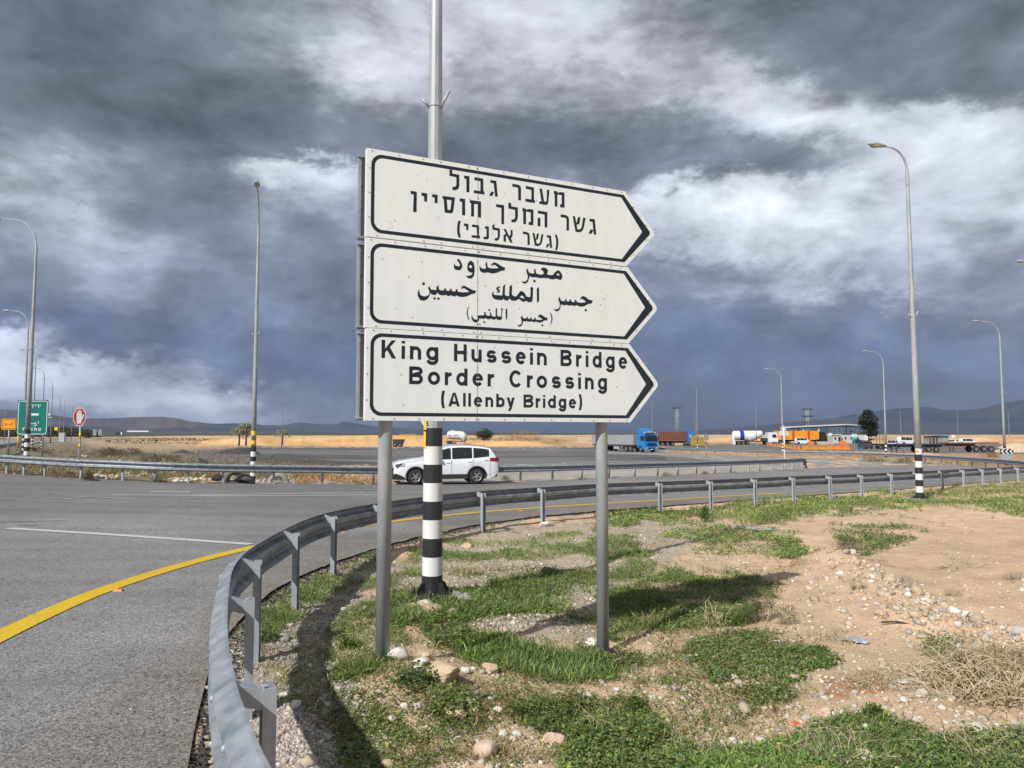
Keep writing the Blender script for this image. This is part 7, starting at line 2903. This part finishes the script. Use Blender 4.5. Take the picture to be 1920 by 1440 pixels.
tree('tall dark eucalyptus tree right of the canopy', 1629, 240, 833, 38, 65, [(.045, .06, .035), (.07, .075, .045), (.035, .045, .03)], 9000, 2.6,
     [(0, 0, .87, .26, .12), (-.16, 0, .72, .28, .15), (.20, .0, .70, .28, .15), (-.30, 0, .60, .20, .10), (.05, .1, .55, .34, .16), (.32, 0, .52, .20, .13), (-.12, 0, .40, .26, .14), (.22, 0, .34, .24, .14), (.08, 0, .22, .24, .12)], .35, r=.25)
tree('round green tree on the sand bank behind the bulk tank trailer', 908, 200, 834, 38, 31, [(.07, .11, .04), (.05, .085, .035), (.09, .13, .05)], 3200, 2.2,
     [(0, 0, .66, .32, .3), (-.26, 0, .6, .2, .2), (.28, 0, .62, .2, .22), (.02, 0, .85, .2, .14), (-.12, 0, .45, .25, .18), (.18, 0, .45, .2, .18)], .3)


def palm(label, px, Y, base_py, hpx, crown_px, col=((.26, .26, .16), (.33, .32, .21), (.19, .20, .11)), trunk=True, n=26):
    X, Y, _ = dirpt(px, Y)
    z = hgt(px, base_py, Y)
    k = Y / FPX
    H_ = hpx * k
    R_ = crown_px * k / 2
    root = empty('palm_tree', (X, Y, z), 0, label, 'palm tree')
    P, D, L, Wd = [], [], [], []
    r = random.Random(int(px))
    for f in range(n):
        a = 2 * math.pi * f / n * 2.4
        el = r.uniform(-.5, 1.2)
        for s in range(7):
            t = s / 7
            rr = R_ * t * math.cos(el * (1 - .3 * t))
            zz_ = H_ + R_ * (math.sin(el) * t - .55 * t * t)
            for sd in (-1, 1):
                P.append((rr * math.cos(a), rr * math.sin(a), zz_))
                b = a + sd * .7
                D.append((math.cos(b) * .8, math.sin(b) * .8, -.3))
                L.append(R_ * .42)
                Wd.append(R_ * .04)
    P, D = np.array(P), np.array(D)
    D /= np.linalg.norm(D, axis=1)[:, None]
    c = np.array(col)[RNG.integers(0, 3, len(P))] * RNG.uniform(.8, 1.3, len(P))[:, None]
    o = leaves_obj('crown', P, D, np.array(L), np.array(Wd), c, .3)
    o.parent = root
    if trunk:
        mb = MB()
        mb.tube([(0, 0, -.2), (.05, 0, H_ * .5), (0, 0, H_)], [.24, .2, .18], 7)
        mb.build('trunk', bark, root)


palm('tall date palm just left of the striped lamp post on the left', 461, 170, 834, 35, 36, n=34)
palm('shorter date palm left of the tall one', 448, 172, 834, 26, 32, n=34)
palm('date palm behind the slim lone lamp', 529, 185, 832, 22, 26, n=30)
palm('small stubby palm alone on the tan strip left of the middle', 292, 190, 829, 6, 14, n=18)
palm('small palm behind the yellow machine trailer', 747, 200, 829, 10, 12, n=16)

# far belt of trees and scrub on the left, reads as one mass
n = 9000
u = RNG.uniform(-60, 190, n)
v = RNG.uniform(0, 1, n)
top = np.interp(u, [-60, 0, 40, 100, 140, 175, 190], [803, 806, 803, 802, 804, 809, 816]) + (fbm(u * .1, u * 0, 5, 3) - .5) * 7
py = top + (819 - top) * v
Yb = 420 + RNG.uniform(-20, 20, n)
X = (u - 960) / FPX * Yb
Z = CAM_Z + (811 - py) / FPX * Yb
D = rand_dirs(n, -.3, 1)
tag(leaves_obj('far_tree_belt', np.stack([X, Yb, Z], 1), D, RNG.uniform(.5, 1.4, n), RNG.uniform(.25, .6, n), np.array(OLIVE)[RNG.integers(0, 3, n)] * RNG.uniform(.5, 1.2, n)[:, None]), kind='stuff')
n = 7000
u = RNG.uniform(200, 1000, n)
Yb = RNG.uniform(215, 420, n)
X = (u - 960) / FPX * Yb
P = np.stack([X, Yb, gz(X, Yb)], 1)
k = fbm(X * .06, Yb * .04, 66, 3) > .5
P = P[k]
m = len(P)
tag(leaves_obj('plain_scrub', P, rand_dirs(m, .2, 1), RNG.uniform(.3, .9, m), RNG.uniform(.15, .4, m), np.array(OLIVE + BROWN)[RNG.integers(0, 6, m)] * RNG.uniform(.6, 1.2, m)[:, None]), kind='stuff')


# ---------------------------------------------------------------- dry twigs
def twig_bush(label, px, py, wpx, hpx, n, rad=.0022, name='dry_bush', flat=.5, m=None, seed=3, depth=.6):
    x, y = at(px, py)
    k = y / FPX
    root = empty(name, (x, y, float(gt(x, y))), 0, label, 'dry bush')
    r = random.Random(seed)
    W_, H_ = wpx * k, hpx * k
    mb = MB()
    for i in range(n):
        x0, y0 = r.uniform(-.45, .45) * W_, r.uniform(-.5, .5) * W_ * depth
        a = r.uniform(0, 2 * math.pi)
        ln = r.uniform(.25, .8) * min(W_, H_ * 2.5) * .6
        hh = r.uniform(.1, 1) * H_ * (1 - (2 * x0 / W_) ** 2 * .7)
        pts = []
        zb = float(gz(x + x0, y + y0) - gz(x, y))
        cu = r.uniform(-1, 1)
        for s in range(5):
            t = s / 4
            aa = a + cu * t
            pts.append((x0 + math.cos(aa) * ln * t + r.uniform(-.01, .01), y0 + math.sin(aa) * ln * t, zb + hh * math.sin(min(1, t * 1.3) * math.pi * .5) * (1 - flat * t * t) + r.uniform(-.008, .008)))
        mb.tube(pts, [rad * q * r.uniform(.7, 1.3) for q in (1.5, 1.2, 1, .8, .4)], 3, caps=False)
        if r.random() < .5:
            b = pts[2]
            mb.tube([b, (b[0] + r.uniform(-.08, .08), b[1] + r.uniform(-.05, .05), b[2] + r.uniform(0, .07))], [rad, rad * .4], 3, caps=False)
    o = mb.build('twig', m or twig_m, root)
    tag(o, kind='stuff')
    return root


twig_bush('large tangled heap of bleached dry twigs at the lower right edge', 1860, 1300, 270, 90, 380, .0030, seed=5)
twig_bush('thick bleached woody stems within the large twig heap', 1840, 1300, 250, 90, 34, .0065, seed=25, flat=.2)
twig_bush('darker brown dead stems behind the large twig heap', 1860, 1275, 200, 60, 160, .0026, seed=26, m=mat('dark_twig', (.17, .12, .08), .9, 0, scale=12, col2=(.3, .22, .15)))
twig_bush('thin dry twigs lying left of the large twig heap', 1650, 1290, 150, 34, 170, .0022, seed=6)
twig_bush('bleached forked dead twig standing right of the sign shadow', 1338, 1172, 46, 56, 26, .0030, seed=7, flat=.0, depth=.2)
twig_bush('sparse dry stems among the green patch at the bottom', 1110, 1372, 90, 60, 26, .0018, seed=8)
twig_bush('long pale dry stems by the bottom right clover', 1290, 1400, 130, 70, 30, .0018, seed=9)
twig_bush('pale dry stalks in the clover at the bottom right', 1560, 1425, 200, 70, 40, .0018, seed=10)
twig_bush('dry stems around the foot of the right sign post', 1165, 1222, 70, 26, 60, .0016, seed=11)
twig_bush('dry stems right of the main green patch', 1545, 1200, 110, 26, 90, .0020, seed=12)
twig_bush('fine dead stems right of the striped lamp foot', 868, 1080, 70, 44, 50, .0018, seed=13)
twig_bush('thin bleached twigs at the bottom edge left of the twig heap', 1840, 1410, 160, 60, 50, .0018, seed=14)
twig_bush('scattered straw on the bare soil left of the twig heap', 1400, 1330, 300, 12, 120, .0016, seed=15)
twig_bush('scattered straw on the soil in front of the left sign post', 990, 1275, 220, 8, 110, .0014, seed=16)


# ---------------------------------------------------------------- stones
def ico():
    t = (1 + 5 ** .5) / 2
    v = np.array([(-1, t, 0), (1, t, 0), (-1, -t, 0), (1, -t, 0), (0, -1, t), (0, 1, t), (0, -1, -t), (0, 1, -t), (t, 0, -1), (t, 0, 1), (-t, 0, -1), (-t, 0, 1)], float)
    v /= np.linalg.norm(v[0])
    f = np.array([(0, 11, 5), (0, 5, 1), (0, 1, 7), (0, 7, 10), (0, 10, 11), (1, 5, 9), (5, 11, 4), (11, 10, 2), (10, 7, 6), (7, 1, 8), (3, 9, 4), (3, 4, 2), (3, 2, 6), (3, 6, 8), (3, 8, 9), (4, 9, 5), (2, 4, 11), (6, 2, 10), (8, 6, 7), (9, 8, 1)])
    return v, f


def pebbles(name, x, y, s, cols, zoff=.15, flatn=.6, rough=.25, smooth=True):
    n = len(x)
    v, f = ico()
    A = RNG.uniform(0, 2 * np.pi, n)
    sc = np.stack([s * RNG.uniform(.8, 1.3, n), s * RNG.uniform(.65, 1.0, n), s * RNG.uniform(flatn * .7, flatn * 1.2, n)], 1)
    tilt = RNG.normal(0, .3, n)
    V = v[None] * (1 + RNG.uniform(-rough, rough, (n, 12, 1))) * sc[:, None, :]
    ct, st_ = np.cos(tilt)[:, None], np.sin(tilt)[:, None]
    V = np.stack([V[:, :, 0] * ct - V[:, :, 2] * st_, V[:, :, 1], V[:, :, 0] * st_ + V[:, :, 2] * ct], -1)
    ca, sa = np.cos(A)[:, None], np.sin(A)[:, None]
    V = np.stack([V[:, :, 0] * ca - V[:, :, 1] * sa + x[:, None], V[:, :, 0] * sa + V[:, :, 1] * ca + y[:, None], V[:, :, 2] + (gt(x, y) + s * zoff)[:, None]], -1)
    F = (f[None] + (np.arange(n) * 12)[:, None, None]).reshape(-1, 3)
    cols = np.array(cols)
    c = cols[RNG.integers(0, len(cols), n)] * RNG.uniform(.75, 1.2, n)[:, None]
    o = np_mesh(name, V.reshape(-1, 3), F, pebble_m, smooth, np.repeat(c, 12, axis=0))
    return tag(o, kind='stuff')


PALE = [(.50, .44, .36), (.58, .52, .44), (.47, .38, .29), (.44, .35, .26), (.62, .57, .50), (.36, .32, .28), (.50, .39, .29)]
GRV = [(.46, .39, .31), (.40, .34, .28), (.34, .31, .28), (.52, .45, .37), (.28, .26, .245), (.58, .52, .45)]
VERGE_R = [(380, 1500), (380, 1250), (470, 1150), (700, 1040), (1000, 985), (1330, 955), (1700, 930), (1960, 915), (1960, 1500)]
x, y = sample_px(VERGE_R, 15000, 5, .40, 1.3, 51)
pebbles('pebbles', x, y, np.clip(RNG.lognormal(-4.75, .5, len(x)), .004, .035), PALE, .1)
x, y = sample_px(VERGE_R, 1500, 5, .45, .8, 52)
pebbles('small_stones', x, y, np.clip(RNG.lognormal(-3.95, .45, len(x)), .012, .055), PALE, .2)
GR = [(395, 1500), (400, 1290), (450, 1200), (520, 1130), (600, 1085), (700, 1040), (735, 1050), (640, 1150), (625, 1220), (660, 1290), (710, 1340), (740, 1500)]
x, y = sample_px(GR, 24000, 8, .22, 1.6, 53)
pebbles('gravel', x, y, np.clip(RNG.lognormal(-5.0, .42, len(x)), .003, .018), GRV, .2, .7)
x, y = sample_px([(740, 1040), (860, 1000), (1240, 975), (1330, 1000), (1240, 1050), (1150, 1150), (900, 1200), (760, 1180)], 6000, 8, .36, 1.6, 54)
pebbles('gravel', x, y, np.clip(RNG.lognormal(-4.5, .45, len(x)), .006, .03), PALE + GRV, .2, .7)
# ridge of rubble on the right
m = 1500
seg_ = RNG.integers(0, len(RIDGE) - 1, m)
t_ = RNG.uniform(0, 1, m)
pp = RIDGE[seg_] * (1 - t_)[:, None] + RIDGE[seg_ + 1] * t_[:, None]
pp = pp + RNG.normal(0, .30, (m, 2))
pebbles('rubble', pp[:, 0], pp[:, 1], np.clip(RNG.lognormal(-4.15, .55, m), .006, .07), PALE + [(.50, .37, .24), (.5, .38, .26), (.55, .42, .28)], .25, .75)
# rubble beyond the middle guardrail
x, y = sample_px([(180, 893), (560, 885), (760, 890), (760, 907), (180, 903)], 900, 4, .46, .5, 55)
pebbles('roadside_rubble', x, y, np.clip(RNG.lognormal(-2.9, .5, len(x)), .03, .17), PALE + [(.5, .34, .2)], .3, .7, smooth=False)
x, y = sample_px([(0, 890), (180, 895), (400, 845), (300, 835), (200, 850), (0, 880)], 500, 4, .5, .3, 56)
pebbles('roadside_rubble', x, y, np.clip(RNG.lognormal(-2.8, .5, len(x)), .03, .18), PALE, .3, .7, smooth=False)
# crumbling dark asphalt edge
E_ = smooth_curve(EDGE_NEAR[:16], .05)
m = 15000
i = RNG.integers(2, len(E_) - 1, m)
tt = E_[i] - E_[i - 1]
nn_ = np.stack([tt[:, 1], -tt[:, 0]], 1)
nn_ /= np.linalg.norm(nn_, axis=1)[:, None] + 1e-9
w_ = np.interp(np.hypot(E_[i, 0], E_[i, 1]), [2, 4, 12, 20], [.11, .10, .12, .06])
q = E_[i] + nn_ * (RNG.normal(.015, 1, m) * w_)[:, None] + nn_ * .05
o = pebbles('asphalt_crumbs', q[:, 0], q[:, 1], np.clip(RNG.lognormal(-4.75, .45, m), .004, .022), [(.045, .044, .045), (.07, .068, .066), (.03, .03, .031), (.10, .095, .09)], .1, .8, .3, False)
# loose grit on the asphalt by the far lane and bits
x, y = atv(RNG.uniform(0, 1500, 500), RNG.uniform(905, 1400, 500))
az = np.arctan2(x, y)
r_ = np.hypot(x, y)
k = (r_ > az_interp(EDGE_NEAR, az) + .2) & (r_ < az_interp(EDGE_FAR, az))
x, y = x[k], y[k]
V0 = pebbles('road_grit', x, y, RNG.uniform(.003, .011, len(x)), [(.5, .48, .44), (.3, .29, .28), (.08, .08, .08)], 5.5, .6)


def rock_mesh(seed, sx, sy, sz, blocky=0.0, n=18):
    mb = MB()
    r = np.random.default_rng(seed)
    mb.sphere((0, 0, 0), 1, n, n // 2 + 2)
    V = np.array(mb.v)
    if blocky:
        p = 2 + 4 * blocky
        V = V / (np.abs(V) ** p).sum(1)[:, None] ** (1 / p)
    o = r.uniform(0, 50, 3)
    nz = fbm(V[:, 0] * 1.3 + o[0] + V[:, 2], V[:, 1] * 1.3 + o[1] - V[:, 2] * .7, seed, 4)
    nz2 = fbm(V[:, 0] * 4 + o[1] + V[:, 2] * 2, V[:, 1] * 4 + o[0] - V[:, 2] * 3, seed + 5, 3)
    V *= (0.55 + .78 * nz + .16 * nz2)[:, None]
    for q in range(11):
        pl = r.normal(0, 1, 3)
        pl /= np.linalg.norm(pl)
        dd = V @ pl
        lim = r.uniform(.62, .86)
        V -= np.maximum(0, dd - lim)[:, None] * pl * .85
    V *= [sx, sy, sz]
    mb.v = [tuple(q) for q in V]
    return mb


STONES = [
    (741, 1243, 20, 12, 'white', 'rounded white stone leaning on the left sign post', .1),
    (796, 1243, 15, 9, 'tan', 'small tan stone just behind the large tan boulder', .3),
    (786, 1254, 16, 9, 'white', 'white stone left of the large tan boulder', .1),
    (826, 1282, 32, 25, 'tan', 'large cracked tan boulder in front of the left sign post', .55),
    (783, 1262, 12, 7, 'white', 'small white stone below the white stone beside the boulder', .1),
    (809, 1153, 22, 12, 'tan', 'big rough tan rock at the foot of the striped lamp', .4),
    (794, 1135, 18, 9, 'white', 'flat white rock left of the lamp foot', .2),
    (846, 1156, 12, 8, 'pink', 'small brown rock right of the rough tan rock', .3),
    (768, 1138, 16, 7, 'tan', 'flat tan rock at the far left of the lamp foot', .2),
    (872, 1130, 16, 12, 'grey', 'grey slab leaning right of the lamp foot', .7),
    (855, 1122, 9, 12, 'grey', 'dark pointed slab right beside the lamp foot', .7),
    (852, 1348, 25, 10, 'tan', 'flat tan stone half buried below the boulder', .3),
    (917, 1258, 14, 8, 'tan', 'oval cream stone at the edge of the grass strip', .1),
    (872, 1260, 9, 6, 'white', 'small white stone right of the boulder', .1),
    (858, 1327, 15, 7, 'pink', 'pink brown stone in the leafy weeds', .3),
    (881, 1324, 11, 8, 'white', 'white stone touching the leafy weeds', .1),
    (889, 1338, 11, 7, 'tan', 'pink oval stone below the white one', .1),
    (933, 1336, 9, 7, 'white', 'white egg shaped stone left of the dark leafy patch', .1),
    (911, 1430, 24, 19, 'pink', 'large pink stone at the bottom edge', .1),
    (943, 1388, 9, 8, 'white', 'upright white stone above the pink stone', .1),
    (969, 1388, 10, 7, 'white', 'grey white stone right of the upright one', .2),
    (1040, 1398, 17, 11, 'pink', 'rough pale rock at the left end of the clover', .4),
    (781, 1330, 9, 7, 'white', 'white stone in the middle of the lower left litter', .1),
    (757, 1328, 8, 7, 'white', 'grey white pebble pair left of the white stone', .1),
    (737, 1350, 10, 6, 'white', 'flat white stone at the edge of the gravel', .1),
    (728, 1435, 10, 11, 'tan', 'oval stone at the bottom left of the verge', .1),
    (529, 1203, 12, 7, 'grey', 'smooth grey stone on the gravel by the guardrail', .1),
    (1026, 988, 14, 5, 'white', 'flat white rock below the guardrail post left of the right sign post', .3),
    (876, 1026, 11, 5, 'tan', 'tan rock in the grass behind the striped lamp', .3),
    (946, 1194, 10, 7, 'tan', 'cream stone between the posts, on the grey gravel', .1),
    (1111, 1208, 14, 11, 'white', 'angular white rock at the foot of the right sign post', .5),
    (1134, 1250, 9, 6, 'pink', 'brown stone right below the right post', .2),
    (1658, 1142, 10, 6, 'tan', 'cream stone on the left flank of the rubble ridge', .1),
    (1724, 1131, 9, 8, 'tan', 'round tan stone on top of the rubble ridge', .1),
    (1742, 1148, 16, 6, 'white', 'long white stone on the rubble ridge', .1),
    (1810, 1179, 13, 7, 'white', 'white stone near the right end of the rubble ridge', .1),
    (1600, 1056, 12, 6, 'white', 'white rock at the upper end of the rubble ridge', .3),
    (1732, 1203, 10, 6, 'tan', 'flat cream stone in front of the rubble ridge', .1),
    (1653, 1168, 10, 5, 'tan', 'flat tan stone in front of the ridge beside the black stick', .1),
    (1898, 1352, 12, 7, 'tan', 'tan stone at the lower right edge below the twig heap', .1),
]
SM = dict(white=stone_white, tan=stone_tan, pink=stone_pink, grey=stone_grey)
for k, (px, py, rx, ry, c, lab, bl) in enumerate(STONES):
    x, y = at(px, py)
    s = y / FPX
    mb = rock_mesh(k + 5, rx * s * 1.12, rx * s * .85, ry * s * 1.12, bl)
    if bl >= .3:
        mb.smooth = [False] * len(mb.smooth)
    o = mb.build('stone', SM[c])
    o.location = (x, y + rx * s * .5, float(gt(x, y)) + ry * s * .55)
    o.rotation_euler = (random.uniform(-.15, .15), random.uniform(-.15, .15), random.uniform(-.4, .4))
    tag(o, lab, 'stone', 'loose stones on the verge')


# ---------------------------------------------------------------- litter
def crumple(name, label, px, py, w, h, m, seed, cat='litter', dz=.0, zamp=.35):
    x, y = at(px, py)
    k = y / FPX
    W_, H_ = w * k, h * k
    n = 16
    r = np.linspace(-1, 1, n)
    A, B = np.meshgrid(r, r)
    A2 = A + (fbm(A * 2 + seed, B * 2, seed, 3) - .5) * .7
    B2 = B + (fbm(A * 2, B * 2 + seed, seed + 3, 3) - .5) * .7
    zz_ = (fbm(A * 2.4 + seed, B * 2.4, seed + 8, 4)) * H_ * 1.2 * (1 - .6 * (A * A + B * B) / 2)
    X, Yy = A2 * W_ / 2, B2 * W_ * .35
    V = np.stack([X, Yy, np.maximum(.004, zz_)], -1).reshape(-1, 3)
    i, j = np.meshgrid(np.arange(n - 1), np.arange(n - 1), indexing='ij')
    F = np.stack([i * n + j, i * n + j + 1, (i + 1) * n + j + 1, (i + 1) * n + j], -1).reshape(-1, 4)
    keep = ((A[:-1, :-1] ** 2 + B[:-1, :-1] ** 2) < 1.25).ravel()
    o = np_mesh(name, V, F[keep], m, False)
    o.location = (x, y, float(gt(x, y)) + dz)
    tag(o, label, cat)


crumple('foil_wrapper', 'crumpled silver foil on the bare soil left of the rubble ridge', 1603, 1202, 44, 13, foil, 3)
crumple('plastic_bag', 'small grey plastic scrap among the thin twigs', 1692, 1290, 24, 8, plastic_w, 4)
crumple('plastic_bag', 'white plastic caught in the large twig heap', 1782, 1275, 30, 16, plastic_w, 5, dz=.08)
crumple('plastic_bag', 'white scrap of plastic on the stony soil behind the sign shadow', 1398, 1055, 10, 8, plastic_w, 6)
crumple('plastic_sheet', 'crumpled grey sheet lying on the stony ground, its left piece', 1390, 992, 30, 9, cloth_grey, 7)
crumple('plastic_sheet', 'crumpled grey sheet lying on the stony ground, its larger right piece', 1424, 998, 48, 12, cloth_grey, 8)
crumple('leaf_scrap', 'small orange wrapper in the clover at the bottom right', 1492, 1378, 14, 10, mat('orange_scrap', (.55, .12, .04), .6), 9, dz=.05)
crumple('plastic_bag', 'small grey litter scrap left of the green patch', 1292, 1238, 20, 7, cloth_grey, 10)
crumple('plastic_bag', 'white litter by the guardrail posts right of the stop sign', 192, 896, 12, 7, plastic_w, 11)
crumple('plastic_bag', 'orange litter beside the white litter behind the middle guardrail', 199, 895, 9, 5, mat('orange_scrap', (.55, .12, .04), .6), 12)
crumple('plastic_bag', 'white scrap on the yard, seen left of the white SUV roof', 706, 838, 18, 2.5, plastic_w, 13)
x, y = at(1682, 1184)
mb = MB()
mb.tube([(-.12, .06, .01), (0, 0, .03), (.16, -.08, .012)], [.008, .009, .007], 5)
tag(mb.build('black_stick', black_plastic, loc=(x, y, float(gt(x, y)))), 'thin black stick in front of the rubble ridge', 'stick')
# small yellow flowers
for k, (px, py) in enumerate([(1018, 1416), (725, 1412), (1360, 1384), (1602, 1400), (812, 1178), (1460, 1420)]):
    x, y = at(px, py)
    mb = MB()
    z = float(gt(x, y)) + .07
    for q in range(6):
        a = q * math.pi / 3
        mb.add([(0, 0, 0), (.009 * math.cos(a - .4), .009 * math.sin(a - .4), .003), (.014 * math.cos(a), .014 * math.sin(a), .006), (.009 * math.cos(a + .4), .009 * math.sin(a + .4), .003)], [(0, 1, 2, 3)])
    mb.cyl((0, 0, -.06), (0, 0, 0), .0012, n=4)
    tag(mb.build('yellow_flower', yellow_m, loc=(x, y, z)), 'tiny yellow flower standing in the low green weeds', 'flower', 'tiny yellow flowers in the weeds')
# thin mixed growth and dead litter between the patches
MIDV = [(470, 1230), (620, 1090), (900, 990), (1240, 965), (1500, 960), (1520, 1060), (1400, 1180), (1560, 1330), (1300, 1440), (620, 1440)]
cover('sparse_growth', MIDV, 26000, 'grass', .46, 1.0, pal=np.array([(.30, .24, .13), (.36, .30, .18), (.15, .17, .06), (.22, .20, .10)]), seed=41, gs=2.2, clump=5, reds=.1)
cover('sparse_growth', MIDV, 22000, 'clover', .47, .8, seed=42, gs=2.6, clump=4, reds=.12)
for k, (px, py, lab) in enumerate([(655, 1215, 'leafy green tuft left of the left sign post'), (700, 1150, 'taller tuft of weeds left of the post, by the rail shadow'), (1010, 1120, 'grassy tuft between the lamp foot and the right post'), (1190, 1330, 'tall leafy weed at the upper edge of the bottom patch'), (1060, 1345, 'dark leafy weed in the middle of the bottom growth'), (1640, 1352, 'leafy shoot on the upper rim of the bottom right clover'), (1400, 1215, 'bright leafy weed on top of the round green patch'), (500, 1205, 'small rosette at the foot of the third guardrail post')]):
    shrub(lab, px, py, 46, 24, [(.10, .16, .04), (.14, .20, .06), (.075, .12, .035)], 420, 8, .3, cat='weed', name='weed', stems=False)
